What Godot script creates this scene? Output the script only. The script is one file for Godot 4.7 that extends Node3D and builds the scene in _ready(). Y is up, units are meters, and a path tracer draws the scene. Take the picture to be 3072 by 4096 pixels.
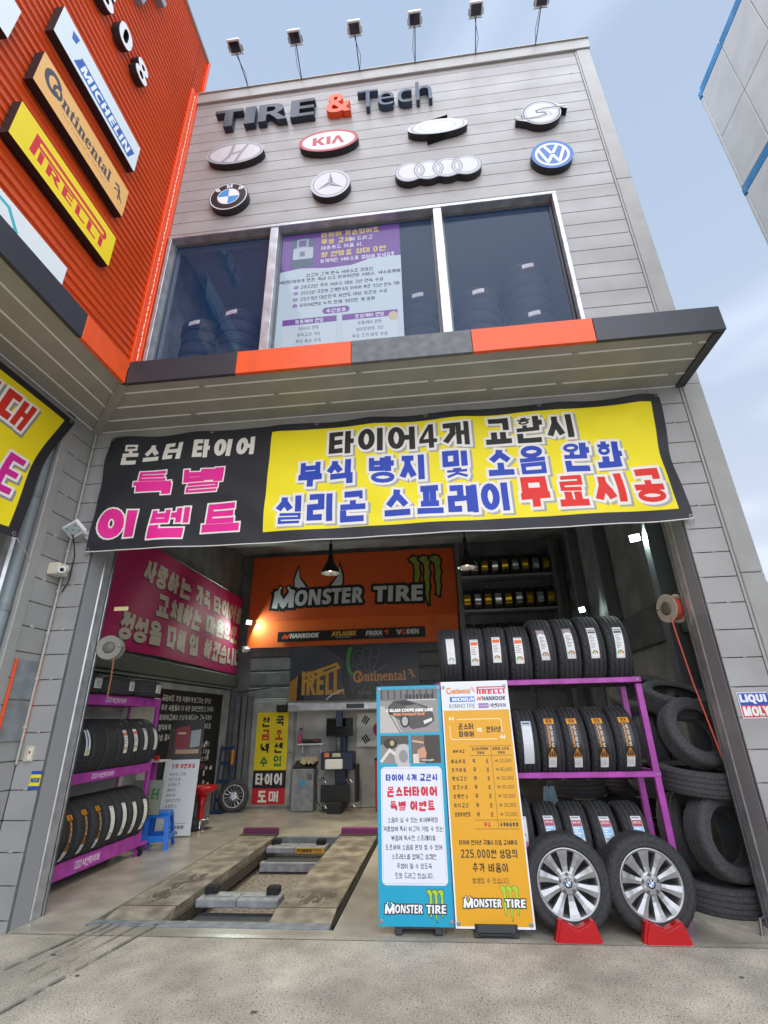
extends Node3D
# A two-storey tyre shop seen from its forecourt. Camera 1.5 m above the ground at the origin, shop front at z = -4.5.

const V0 := Vector3.ZERO
var RX := Basis(Vector3.RIGHT, PI / 2)
var used := {}
var mats := {}
var rng := RandomNumberGenerator.new()

# ---------------------------------------------------------------- mesh builder
class MB:
	var v := PackedVector3Array()
	var n := PackedVector3Array()
	var u := PackedVector2Array()
	func t3(a: Vector3, b: Vector3, c: Vector3, na: Vector3, nb: Vector3, nc: Vector3, ua := Vector2(), ub := Vector2(), uc := Vector2()) -> void:
		v.append(a); v.append(c); v.append(b)
		n.append(na); n.append(nc); n.append(nb)
		u.append(ua); u.append(uc); u.append(ub)
	func tri(a: Vector3, b: Vector3, c: Vector3, ua := Vector2(), ub := Vector2(), uc := Vector2()) -> void:
		var k := (b - a).cross(c - a)
		if k.length_squared() < 1e-16:
			return
		k = k.normalized()
		t3(a, b, c, k, k, k, ua, ub, uc)
	# a lower left, b lower right, c upper right, d upper left as seen from the front
	func quad(a: Vector3, b: Vector3, c: Vector3, d: Vector3, r := Rect2(0, 0, 1, 1)) -> void:
		var p := r.position
		var e := r.end
		tri(a, b, c, Vector2(p.x, e.y), Vector2(e.x, e.y), Vector2(e.x, p.y))
		tri(a, c, d, Vector2(p.x, e.y), Vector2(e.x, p.y), Vector2(p.x, p.y))
	func box(c: Vector3, s: Vector3, bs := Basis(), bev := 0.0) -> void:
		var h := s / 2.0
		if bev <= 0.0:
			for ax in 3:
				for sg in [-1.0, 1.0]:
					var e := [Vector3.RIGHT, Vector3.UP, Vector3.BACK]
					var nn: Vector3 = e[ax] * sg
					var uu: Vector3 = [Vector3.BACK * -sg, Vector3.RIGHT, Vector3.RIGHT * sg][ax]
					var vv := nn.cross(uu)
					var o := c + bs * (nn * h)
					var du := bs * (uu * h)
					var dv := bs * (vv * h)
					quad(o - du - dv, o + du - dv, o + du + dv, o - du + dv)
			return
		var g := Vector3(maxf(h.x - bev, 0), maxf(h.y - bev, 0), maxf(h.z - bev, 0))
		for ax in 3:
			for sg in [-1.0, 1.0]:
				var e := [Vector3.RIGHT, Vector3.UP, Vector3.BACK]
				var nn: Vector3 = e[ax] * sg
				var uu: Vector3 = [Vector3.BACK * -sg, Vector3.RIGHT, Vector3.RIGHT * sg][ax]
				var vv := nn.cross(uu)
				var o := c + bs * (nn * h)
				var du := bs * (uu * g)
				var dv := bs * (vv * g)
				quad(o - du - dv, o + du - dv, o + du + dv, o - du + dv)
		for ax in 3:
			var b1 := (ax + 1) % 3
			var b2 := (ax + 2) % 3
			for s1 in [-1.0, 1.0]:
				for s2 in [-1.0, 1.0]:
					var P := func(k: float, q: int) -> Vector3:
						var r := V3()
						r[ax] = g[ax] * k
						r[b1] = (h[b1] if q == 0 else g[b1]) * s1
						r[b2] = (g[b2] if q == 0 else h[b2]) * s2
						return c + bs * r
					var a: Vector3 = P.call(-1.0, 0)
					var b: Vector3 = P.call(1.0, 0)
					var d: Vector3 = P.call(1.0, 1)
					var f: Vector3 = P.call(-1.0, 1)
					if (b - a).cross(d - a).dot(bs * (_ax(b1) * s1 + _ax(b2) * s2)) > 0: quad(a, b, d, f)
					else: quad(b, a, f, d)
		for sx in [-1.0, 1.0]:
			for sy in [-1.0, 1.0]:
				for sz in [-1.0, 1.0]:
					var a := c + bs * Vector3(h.x * sx, g.y * sy, g.z * sz)
					var b := c + bs * Vector3(g.x * sx, h.y * sy, g.z * sz)
					var d := c + bs * Vector3(g.x * sx, g.y * sy, h.z * sz)
					if sx * sy * sz > 0: tri(a, b, d)
					else: tri(a, d, b)
	func V3() -> Vector3:
		return Vector3()
	func _ax(i: int) -> Vector3:
		var r := Vector3()
		r[i] = 1.0
		return r
	# profile of (radius, height) pairs turned about local y; smooth round the axis, creased along the profile unless soft
	func lathe(p: Array, seg: int, x := Transform3D(), soft := false, a0 := 0.0, a1 := TAU) -> void:
		var m := p.size()
		var nr := []
		for i in m - 1:
			var d: Vector2 = p[i + 1] - p[i]
			nr.append(Vector2(d.y, -d.x).normalized())
		for i in m - 1:
			var n0: Vector2 = nr[i]
			var n1: Vector2 = nr[i]
			if soft:
				if i > 0: n0 = (nr[i] + nr[i - 1]).normalized()
				if i < m - 2: n1 = (nr[i] + nr[i + 1]).normalized()
			var r0: Vector2 = p[i]
			var r1: Vector2 = p[i + 1]
			for k in seg:
				var t0 := a0 + (a1 - a0) * k / seg
				var t1 := a0 + (a1 - a0) * (k + 1) / seg
				var c0 := Vector3(cos(t0), 0, -sin(t0))
				var c1 := Vector3(cos(t1), 0, -sin(t1))
				var A := x * (c0 * r0.x + Vector3.UP * r0.y)
				var B := x * (c1 * r0.x + Vector3.UP * r0.y)
				var C := x * (c1 * r1.x + Vector3.UP * r1.y)
				var D := x * (c0 * r1.x + Vector3.UP * r1.y)
				var bb := x.basis
				var nA := (bb * (c0 * n0.x + Vector3.UP * n0.y)).normalized()
				var nB := (bb * (c1 * n0.x + Vector3.UP * n0.y)).normalized()
				var nC := (bb * (c1 * n1.x + Vector3.UP * n1.y)).normalized()
				var nD := (bb * (c0 * n1.x + Vector3.UP * n1.y)).normalized()
				var u0 := float(k) / seg
				var u1 := float(k + 1) / seg
				var v0 := 1.0 - float(i) / (m - 1)
				var v1 := 1.0 - float(i + 1) / (m - 1)
				if r0.x > 1e-6: t3(A, B, C, nA, nB, nC, Vector2(u0, v0), Vector2(u1, v0), Vector2(u1, v1))
				if r1.x > 1e-6: t3(A, C, D, nA, nC, nD, Vector2(u0, v0), Vector2(u1, v1), Vector2(u0, v1))
	func cyl(a: Vector3, b: Vector3, r: float, seg := 12, r2 := -1.0) -> void:
		var d := b - a
		var y := d.normalized()
		var x := y.cross(Vector3.RIGHT if absf(y.x) < 0.8 else Vector3.UP).normalized()
		var l := d.length()
		if r2 < 0: r2 = r
		lathe([Vector2(0, 0), Vector2(r, 0), Vector2(r2, l), Vector2(0, l)], seg, Transform3D(Basis(x, y, x.cross(y)), a))
	func tube(p: Array, r: float, seg := 8) -> void:
		var m := p.size()
		var rings := []
		var nrm: Vector3 = ((p[1] - p[0]) as Vector3).cross(Vector3(0.31, 0.83, 0.47)).normalized()
		for i in m:
			var d: Vector3 = (p[mini(i + 1, m - 1)] - p[maxi(i - 1, 0)]).normalized()
			nrm = (nrm - d * nrm.dot(d)).normalized()
			var b := d.cross(nrm)
			var ring := []
			for k in seg:
				var t := TAU * k / seg
				ring.append(nrm * cos(t) + b * sin(t))
			rings.append(ring)
		for i in m - 1:
			for k in seg:
				var k2 := (k + 1) % seg
				var A: Vector3 = rings[i][k]
				var B: Vector3 = rings[i][k2]
				var C: Vector3 = rings[i + 1][k2]
				var D: Vector3 = rings[i + 1][k]
				t3(p[i] + A * r, p[i] + B * r, p[i + 1] + C * r, A, B, C)
				t3(p[i] + A * r, p[i + 1] + C * r, p[i + 1] + D * r, A, C, D)
		for k in seg:
			var k2 := (k + 1) % seg
			tri(p[0], p[0] + rings[0][k2] * r, p[0] + rings[0][k] * r)
			tri(p[m - 1], p[m - 1] + rings[m - 1][k] * r, p[m - 1] + rings[m - 1][k2] * r)
	# outline in the local xy plane, front at z = 0, back at z = -depth; parts: 1 front, 2 sides, 4 back
	func prism(o: PackedVector2Array, depth: float, x := Transform3D(), parts := 7) -> void:
		var area := 0.0
		for i in o.size(): area += o[i].cross(o[(i + 1) % o.size()])
		if area < 0: o.reverse()
		var lo := o[0]
		var hi := o[0]
		for q in o:
			lo = lo.min(q)
			hi = hi.max(q)
		var sz := hi - lo
		var f := Geometry2D.triangulate_polygon(o)
		for i in range(0, f.size(), 3):
			var A := o[f[i]]
			var B := o[f[i + 1]]
			var C := o[f[i + 2]]
			if (B - A).cross(C - A) < 0:
				var tmp := B
				B = C
				C = tmp
			var ua := Vector2((A.x - lo.x) / sz.x, (hi.y - A.y) / sz.y)
			var ub := Vector2((B.x - lo.x) / sz.x, (hi.y - B.y) / sz.y)
			var uc := Vector2((C.x - lo.x) / sz.x, (hi.y - C.y) / sz.y)
			if parts & 1: tri(x * Vector3(A.x, A.y, 0), x * Vector3(B.x, B.y, 0), x * Vector3(C.x, C.y, 0), ua, ub, uc)
			if parts & 4: tri(x * Vector3(A.x, A.y, -depth), x * Vector3(C.x, C.y, -depth), x * Vector3(B.x, B.y, -depth), ua, uc, ub)
		if parts & 2:
			var m := o.size()
			for i in m:
				var A := o[i]
				var B := o[(i + 1) % m]
				quad(x * Vector3(A.x, A.y, -depth), x * Vector3(B.x, B.y, -depth), x * Vector3(B.x, B.y, 0), x * Vector3(A.x, A.y, 0))
	# cells of a bent sheet; f(u, v) gives the point, v grows downwards
	func sheet(f: Callable, nu: int, nv: int, flip := false) -> void:
		var P := []
		for j in nv + 1:
			var row := []
			for i in nu + 1: row.append(f.call(float(i) / nu, float(j) / nv))
			P.append(row)
		var N := []
		for j in nv + 1:
			var row := []
			for i in nu + 1:
				var du: Vector3 = P[j][mini(i + 1, nu)] - P[j][maxi(i - 1, 0)]
				var dv: Vector3 = P[mini(j + 1, nv)][i] - P[maxi(j - 1, 0)][i]
				row.append(dv.cross(du).normalized() * (-1.0 if flip else 1.0))
			N.append(row)
		for j in nv:
			for i in nu:
				var ua := Vector2(float(i) / nu, float(j) / nv)
				var uc := Vector2(float(i + 1) / nu, float(j + 1) / nv)
				var a: Vector3 = P[j + 1][i]
				var b: Vector3 = P[j + 1][i + 1]
				var c: Vector3 = P[j][i + 1]
				var d: Vector3 = P[j][i]
				var ul := Vector2(ua.x, uc.y)
				var ur := Vector2(uc.x, ua.y)
				if flip:
					t3(a, c, b, N[j + 1][i], N[j][i + 1], N[j + 1][i + 1], ul, ur, uc)
					t3(a, d, c, N[j + 1][i], N[j][i], N[j][i + 1], ul, ua, ur)
				else:
					t3(a, b, c, N[j + 1][i], N[j + 1][i + 1], N[j][i + 1], ul, uc, ur)
					t3(a, c, d, N[j + 1][i], N[j][i + 1], N[j][i], ul, ur, ua)
	func mesh() -> ArrayMesh:
		var a := []
		a.resize(Mesh.ARRAY_MAX)
		a[Mesh.ARRAY_VERTEX] = v
		a[Mesh.ARRAY_NORMAL] = n
		a[Mesh.ARRAY_TEX_UV] = u
		var m := ArrayMesh.new()
		m.add_surface_from_arrays(Mesh.PRIMITIVE_TRIANGLES, a)
		return m

# ---------------------------------------------------------------- flat print: a small rasteriser with strokes, lettering and Hangul
class Cv:
	const INI := "gGndDrmbBsSojJckTph"
	const FIN := ["", "g", "G", "gs", "n", "nj", "nh", "d", "r", "rg", "rm", "rb", "rs", "rT", "rp", "rh", "m", "b", "bs", "s", "S", "o", "j", "c", "k", "T", "p", "h"]
	var im: Image
	var W: int
	var H: int
	static var glyphs := {}
	static var fonts := {}
	func _init(w: int, h: int, c: Color) -> void:
		W = w
		H = h
		im = Image.create(w, h, false, Image.FORMAT_RGB8)
		im.fill(c)
	func poly(p: PackedVector2Array, c: Color) -> void:
		var y0 := 1e9
		var y1 := -1e9
		for q in p:
			y0 = minf(y0, q.y)
			y1 = maxf(y1, q.y)
		var m := p.size()
		for y in range(maxi(0, int(floor(y0))), mini(H, int(ceil(y1)) + 1)):
			var yc := y + 0.5
			var xs := []
			for i in m:
				var a := p[i]
				var b := p[(i + 1) % m]
				if (a.y <= yc) != (b.y <= yc): xs.append(a.x + (yc - a.y) / (b.y - a.y) * (b.x - a.x))
			xs.sort()
			for i in range(0, xs.size() - 1, 2):
				var xa := int(round(xs[i]))
				var xb := int(round(xs[i + 1]))
				if xb > xa: im.fill_rect(Rect2i(xa, y, xb - xa, 1), c)
	func seg(a: Vector2, b: Vector2, hw: float, c: Color, ext := 1.0, ext2 := -1.0) -> void:
		var d := (b - a).normalized()
		if d == Vector2.ZERO: d = Vector2.RIGHT
		var q := Vector2(-d.y, d.x) * hw
		var e := d * hw * ext
		var f := e if ext2 < 0 else d * hw * ext2
		poly(PackedVector2Array([a - e + q, b + f + q, b + f - q, a - e - q]), c)
	func line(p: Array, hw: float, c: Color, ext := 1.0) -> void:
		for i in p.size() - 1: seg(p[i], p[i + 1], hw, c, ext)
	func ell(x: float, y: float, rx: float, ry: float, c: Color) -> void:
		var p := PackedVector2Array()
		for k in 40: p.append(Vector2(x + rx * cos(TAU * k / 40), y + ry * sin(TAU * k / 40)))
		poly(p, c)
	func arc(x: float, y: float, rx: float, ry: float, a0: float, a1: float, hw: float, c: Color, k := 24) -> void:
		var p := []
		for i in k + 1: p.append(Vector2(x + rx * cos(a0 + (a1 - a0) * i / k), y + ry * sin(a0 + (a1 - a0) * i / k)))
		line(p, hw, c, 0.3)
	func rect(x: float, y: float, w: float, h: float, c: Color) -> void:
		im.fill_rect(Rect2i(int(x), int(y), int(w), int(h)), c)
	func rrect(x: float, y: float, w: float, h: float, r: float, c: Color) -> void:
		rect(x + r, y, w - 2 * r, h, c)
		rect(x, y + r, w, h - 2 * r, c)
		for q in [Vector2(x + r, y + r), Vector2(x + w - r, y + r), Vector2(x + r, y + h - r), Vector2(x + w - r, y + h - r)]: ell(q.x, q.y, r, r, c)
	func pts(p: Array, x: float, y: float, s: float, c: Color) -> void:
		var q := PackedVector2Array()
		for k in range(0, p.size(), 2): q.append(Vector2(x + p[k] * s, y + p[k + 1] * s))
		poly(q, c)
	# strokes of one jamo in the unit box
	func jamo(k: String, tall: bool) -> Array:
		match k:
			"g": return [[0, .04, 1, .04, .92, .5, .15, 1]] if tall else [[0, 0, 1, 0, 1, 1]]
			"n": return [[0, 0, 0, 1, 1, 1]]
			"d": return [[1, 0, 0, 0, 0, 1, 1, 1]]
			"r": return [[0, 0, 1, 0, 1, .5, 0, .5, 0, 1, 1, 1]]
			"m": return [[0, 0, 1, 0, 1, 1, 0, 1, 0, 0]]
			"b": return [[0, 0, 0, 1, 1, 1, 1, 0], [0, .48, 1, .48]]
			"s": return [[.5, 0, .46, .4, 0, 1], [.5, .35, 1, 1]]
			"o": return [["o", .5, .5, .5, .5]]
			"j": return [[0, .03, 1, .03], [.5, .03, .46, .45, 0, 1], [.52, .42, 1, 1]]
			"c": return [[.3, 0, .7, 0], [0, .26, 1, .26], [.5, .26, .46, .6, 0, 1], [.52, .56, 1, 1]]
			"k": return [[0, .04, 1, .04, .92, .5, .15, 1], [0, .5, .9, .46]] if tall else [[0, 0, 1, 0, 1, 1], [0, .48, 1, .48]]
			"T": return [[1, 0, 0, 0, 0, 1, 1, 1], [0, .5, .95, .5]]
			"p": return [[0, 0, 1, 0], [0, 1, 1, 1], [.3, 0, .3, 1], [.7, 0, .7, 1]]
			"h": return [[.3, 0, .7, 0], [0, .27, 1, .27], ["o", .5, .74, .36, .27]]
			"a": return [[.3, 0, .3, 1], [.3, .48, 1, .48]]
			"ya": return [[.3, 0, .3, 1], [.3, .34, 1, .34], [.3, .64, 1, .64]]
			"eo": return [[.9, 0, .9, 1], [0, .48, .9, .48]]
			"yeo": return [[.9, 0, .9, 1], [0, .34, .9, .34], [0, .64, .9, .64]]
			"i": return [[.6, 0, .6, 1]]
			"ae": return [[.25, .03, .25, .97], [1, 0, 1, 1], [.25, .48, 1, .48]]
			"yae": return [[.25, .03, .25, .97], [1, 0, 1, 1], [.25, .36, 1, .36], [.25, .62, 1, .62]]
			"e": return [[.5, .03, .5, .97], [1, 0, 1, 1], [0, .48, .5, .48]]
			"ye": return [[.5, .03, .5, .97], [1, 0, 1, 1], [0, .36, .5, .36], [0, .62, .5, .62]]
			"O": return [[0, .95, 1, .95], [.5, .1, .5, .95]]
			"YO": return [[0, .95, 1, .95], [.32, .1, .32, .95], [.68, .1, .68, .95]]
			"U": return [[0, .1, 1, .1], [.5, .1, .5, 1]]
			"YU": return [[0, .1, 1, .1], [.32, .1, .32, 1], [.68, .1, .68, 1]]
			"EU": return [[0, .5, 1, .5]]
		return []
	const ROWS := {"r": 3.0, "T": 3.0, "b": 2.4, "m": 2.0, "d": 2.0, "h": 3.6, "p": 2.4, "c": 3.2, "j": 2.2, "k": 2.2, "o": 2.0, "O": 1.5, "YO": 1.5, "U": 1.5, "YU": 1.5}
	func put(k: String, x0: float, y0: float, x1: float, y1: float, tall := false) -> Array:
		var out := []
		var rows: float = ROWS.get(k, 1.0)
		var mh := (y1 - y0) / (2.0 * rows + 1.0 * (rows - 1.0)) * 1.12
		if k in ["ae", "e", "ye", "yae", "YO", "YU", "p", "b", "m"]: mh = minf(mh, (x1 - x0) / 5.6)
		if k.length() == 1 and k in "GDBSJ" or (k.length() == 2 and k[0] in "gnrb" and not k in ["ya"]):
			var a := k.to_lower() if k.length() == 1 else k[0]
			var b := k.to_lower() if k.length() == 1 else k[1]
			var xm := (x0 + x1) / 2
			var g := (x1 - x0) * .07
			return put(a, x0, y0, xm - g, y1, tall) + put(b, xm + g, y0, x1, y1, tall)
		for s in jamo(k, tall):
			if s[0] is String:
				out.append([mh, "o", lerpf(x0, x1, s[1]), lerpf(y0, y1, s[2]), (x1 - x0) * s[3], (y1 - y0) * s[4]])
			else:
				var q := [mh]
				for i in range(0, s.size(), 2): q.append_array([lerpf(x0, x1, s[i]), lerpf(y0, y1, s[i + 1])])
				out.append(q)
		return out
	func glyph(code: int) -> Array:
		if glyphs.has(code): return glyphs[code]
		var s := code - 0xAC00
		var a := INI[s / 588]
		var vw := (s % 588) / 28
		var f: String = FIN[s % 28]
		var out := []
		var fin := f != ""
		var up := 0.58 if fin else 1.0
		var vert := {0: "a", 1: "ae", 2: "ya", 3: "yae", 4: "eo", 5: "e", 6: "yeo", 7: "ye", 20: "i"}
		var hor := {8: "O", 12: "YO", 13: "U", 17: "YU", 18: "EU"}
		var cx := {9: ["O", "a"], 10: ["O", "ae"], 11: ["O", "i"], 14: ["U", "eo"], 15: ["U", "e"], 16: ["U", "i"], 19: ["EU", "i"]}
		if vert.has(vw):
			var wide: bool = vw in [1, 3, 5, 7]
			out += put(a, .03, .08 * up, .42 if wide else .5, (.86 if not fin else .84) * up, true)
			out += put(vert[vw], .54 if wide else (.5 if vw in [4, 6] else .64), 0, .98, up)
		elif hor.has(vw):
			var y1: float = {8: .44, 12: .44, 13: .46, 17: .46, 18: .6}[vw]
			var y2: Array = {8: [.52, .98], 12: [.52, .98], 13: [.58, 1.0], 17: [.58, 1.0], 18: [.78, .98]}[vw]
			out += put(a, .16, .02, .84, y1 * up)
			out += put(hor[vw], 0, y2[0] * up, 1, y2[1] * up)
		else:
			out += put(a, .06, .04, .54, .46 * up)
			out += put(cx[vw][0], 0, .56 * up, .64, (.92 if vw < 14 else 1.0) * up)
			out += put(cx[vw][1], .68 if vw != 14 else .56, 0, 1, up)
		if fin: out += put(f, .1, .7, .92, 1)
		glyphs[code] = out
		return out
	# one line of Hangul (and digits); passes are [dx, dy, grow, colour] in pixels
	func han(s: String, x: float, y: float, cw: float, ch: float, hw: float, passes: Array, gap := 0.12, shear := 0.0) -> void:
		for ps in passes:
			var px: float = x + ps[0]
			var py: float = y + ps[1]
			var w: float = hw + ps[2]
			for i in s.length():
				var code := s.unicode_at(i)
				if code < 0xAC00 or code > 0xD7A3:
					if s[i] != " ":
						var small := s[i] in ".,"
						lat(s[i], px + cw * .06, py + (ch * .8 if small else ch * .04), cw * (.18 if small else .6), ch * (.2 if small else .92), [[0, 0, ps[2], ps[3]]])
					px += cw * (0.4 if s[i] in " .," else 0.78)
					continue
				for st in glyph(code):
					w = minf(hw, st[0] * ch) + ps[2]
					if st[1] is String:
						var c := Vector2(px + hw + st[2] * (cw - 2 * hw), py + hw + st[3] * (ch - 2 * hw))
						arc(c.x - shear * (c.y - py), c.y, st[4] * (cw - 2 * hw), st[5] * (ch - 2 * hw), 0, TAU, w, ps[3], 20)
					else:
						var q := []
						for k in range(1, st.size(), 2):
							var yy: float = hw + st[k + 1] * (ch - 2 * hw)
							q.append(Vector2(px + hw + st[k] * (cw - 2 * hw) - shear * yy, py + yy))
						var shut: bool = q[0].distance_to(q[-1]) < 0.5
						var tip: float = 0.2 + 0.8 * ps[2] / w
						for k in q.size() - 1: seg(q[k], q[k + 1], w, ps[3], 0.9 if k > 0 or shut else tip, 0.9 if k < q.size() - 2 or shut else tip)
				px += cw * (1.0 + gap)
	static func tris(s: String, face: int) -> Array:
		var key := str(face) + s
		if glyphs.has(key): return glyphs[key]
		if not fonts.has(face):
			var f := SystemFont.new()
			f.font_names = PackedStringArray([["Droid Sans", "Droid Sans", "Droid Serif"][face]])
			f.font_weight = [700, 400, 700][face]
			fonts[face] = f
		var t := TextMesh.new()
		t.font = fonts[face]
		t.font_size = 48
		t.curve_step = 3.0
		t.depth = 0.0
		t.text = s.replace("I", "l")
		var out := [PackedVector2Array(), Rect2()]
		if t.get_surface_count():
			var a := t.surface_get_arrays(0)
			var vv: PackedVector3Array = a[Mesh.ARRAY_VERTEX]
			var ix = a[Mesh.ARRAY_INDEX]
			var p := PackedVector2Array()
			if ix:
				for k in ix: p.append(Vector2(vv[k].x, -vv[k].y))
			else:
				for q in vv: p.append(Vector2(q.x, -q.y))
			if s.contains("I"):
				var cap: float = tris("H", face)[1].position.y
				for k in p.size(): p[k].y = maxf(p[k].y, cap)
			var lo := p[0]
			var hi := p[0]
			for q in p:
				lo = lo.min(q)
				hi = hi.max(q)
			out = [p, Rect2(lo, hi - lo)]
		glyphs[key] = out
		return out
	# Latin lettering stretched to fill a box; shear leans it to the right
	func lat(s: String, x: float, y: float, w: float, h: float, passes: Array, face := 0, shear := 0.0) -> void:
		var t := tris(s, face)
		var p: PackedVector2Array = t[0]
		var r: Rect2 = t[1]
		if p.is_empty(): return
		var q := PackedVector2Array()
		for k in p:
			var yy := (k.y - r.position.y) / r.size.y * h
			q.append(Vector2(x + (k.x - r.position.x) / r.size.x * w + shear * (h - yy), y + yy))
		for ps in passes:
			var o := Vector2(ps[0], ps[1])
			for i in range(0, q.size(), 3):
				poly(PackedVector2Array([q[i] + o, q[i + 1] + o, q[i + 2] + o]), ps[3])
				if ps[2] > 0:
					for k in 3: seg(q[i + k] + o, q[i + (k + 1) % 3] + o, ps[2], ps[3], 0.7)
	func tex() -> ImageTexture:
		return ImageTexture.create_from_image(im)

# ---------------------------------------------------------------- scene helpers
func numbered(s: String) -> String:
	used[s] = used.get(s, -1) + 1
	return s if used[s] == 0 else "%s_%03d" % [s, used[s]]

const ORD := ["first", "second", "third", "fourth", "fifth", "sixth", "seventh", "eighth", "ninth"]

func tag(o: Node, label: String, cat: String, group := "", kind := "") -> Node:
	if label: o.set_meta("label", label)
	if cat: o.set_meta("category", cat)
	if group: o.set_meta("group", group)
	if kind: o.set_meta("kind", kind)
	return o

func thing(called: String, label: String, cat: String, at := V0, group := "", turn := 0.0) -> Node3D:
	var o := Node3D.new()
	o.name = numbered(called)
	add_child(o)
	o.position = at
	o.rotation.y = turn
	tag(o, label, cat, group)
	return o

func part(m: MB, called: String, material: Material, parent: Node = null) -> MeshInstance3D:
	return inst(m.mesh(), called, material, parent)

func inst(m: Mesh, called: String, material: Material, parent: Node = null) -> MeshInstance3D:
	var o := MeshInstance3D.new()
	o.mesh = m
	o.material_override = material
	if parent:
		o.name = called
		parent.add_child(o, true)
	else:
		o.name = numbered(called)
		add_child(o)
	return o

func boxp(called: String, c: Vector3, s: Vector3, material: Material, parent: Node = null, bev := 0.0, bs := Basis()) -> MeshInstance3D:
	var m := MB.new()
	m.box(c, s, bs, bev)
	return part(m, called, material, parent)

func srgb(r: float, g: float, b: float) -> Color:
	return Color(r, g, b)

func hx(s: String) -> Color:
	return Color.html(s)

func mat(c: Color, rough := 0.6, metal := 0.0) -> StandardMaterial3D:
	var key := "%s/%s/%s" % [c.to_html(), rough, metal]
	if not mats.has(key):
		var m := StandardMaterial3D.new()
		m.albedo_color = c
		m.roughness = rough
		m.metallic = metal
		mats[key] = m
	return mats[key]

func print_mat(c: Cv, rough := 0.6) -> StandardMaterial3D:
	var m := StandardMaterial3D.new()
	m.albedo_texture = c.tex()
	m.roughness = rough
	m.texture_repeat = false
	return m

func noise_img(seed_: int, freq: float, n: int, oct := 4) -> Image:
	var f := FastNoiseLite.new()
	f.seed = seed_
	f.frequency = freq
	f.fractal_octaves = oct
	return f.get_seamless_image(n, n, false, false, 0.15, true)

var tone_tex: ImageTexture
var fine_tex: ImageTexture
var streak_tex: ImageTexture
var soft_tex: ImageTexture
var rib_norm: ImageTexture

# a worn, slightly uneven tone on a base colour, laid by position in the world
func worn(c: Color, rough := 0.6, metal := 0.0, size := 1.5, tex: Texture2D = null, world := true) -> StandardMaterial3D:
	var key := "w%s/%s/%s/%s/%s/%s" % [c.to_html(), rough, metal, size, tex, world]
	if not mats.has(key):
		var m := StandardMaterial3D.new()
		m.albedo_color = c
		m.roughness = rough
		m.metallic = metal
		m.albedo_texture = tex if tex else tone_tex
		m.uv1_triplanar = true
		m.uv1_world_triplanar = world
		m.uv1_scale = Vector3.ONE / size
		mats[key] = m
	return mats[key]

func remap_img(src: Image, lo: float, hi: float, a: float, b: float, tint := Color.WHITE) -> Image:
	var n := src.get_width()
	var out := Image.create(n, n, false, Image.FORMAT_RGB8)
	for y in n:
		for x in n:
			var t := clampf((src.get_pixel(x, y).r - lo) / (hi - lo), 0, 1)
			var k := lerpf(a, b, t)
			out.set_pixel(x, y, Color(k * tint.r, k * tint.g, k * tint.b))
	return out

# ---------------------------------------------------------------- textures
func make_textures() -> void:
	var a := noise_img(3, 0.012, 256, 5)
	tone_tex = ImageTexture.create_from_image(remap_img(a, 0.2, 0.8, 0.84, 1.0))
	soft_tex = ImageTexture.create_from_image(remap_img(a, 0.2, 0.8, 0.945, 1.0))
	var b := noise_img(11, 0.05, 256, 4)
	fine_tex = ImageTexture.create_from_image(remap_img(b, 0.2, 0.8, 0.72, 1.0))
	# streaks running down, for painted sheet metal
	var s := Image.create(256, 256, false, Image.FORMAT_RGB8)
	for y in 256:
		for x in 256:
			var k := 0.86 + 0.14 * clampf(a.get_pixel((x * 5) % 256, (y / 3 + 40) % 256).r * 0.7 + b.get_pixel((x * 2) % 256, (y / 6) % 256).r * 0.5, 0, 1)
			s.set_pixel(x, y, Color(k, k, k))
	streak_tex = ImageTexture.create_from_image(s)
	var r := Image.create(8, 64, false, Image.FORMAT_RGB8)
	for y in 64:
		var k := 0.5 + 0.5 * sin(TAU * y * 4 / 64.0)
		for x in 8: r.set_pixel(x, y, Color(k, k, k))
	r.bump_map_to_normal_map(1.2)
	rib_norm = ImageTexture.create_from_image(r)

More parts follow.
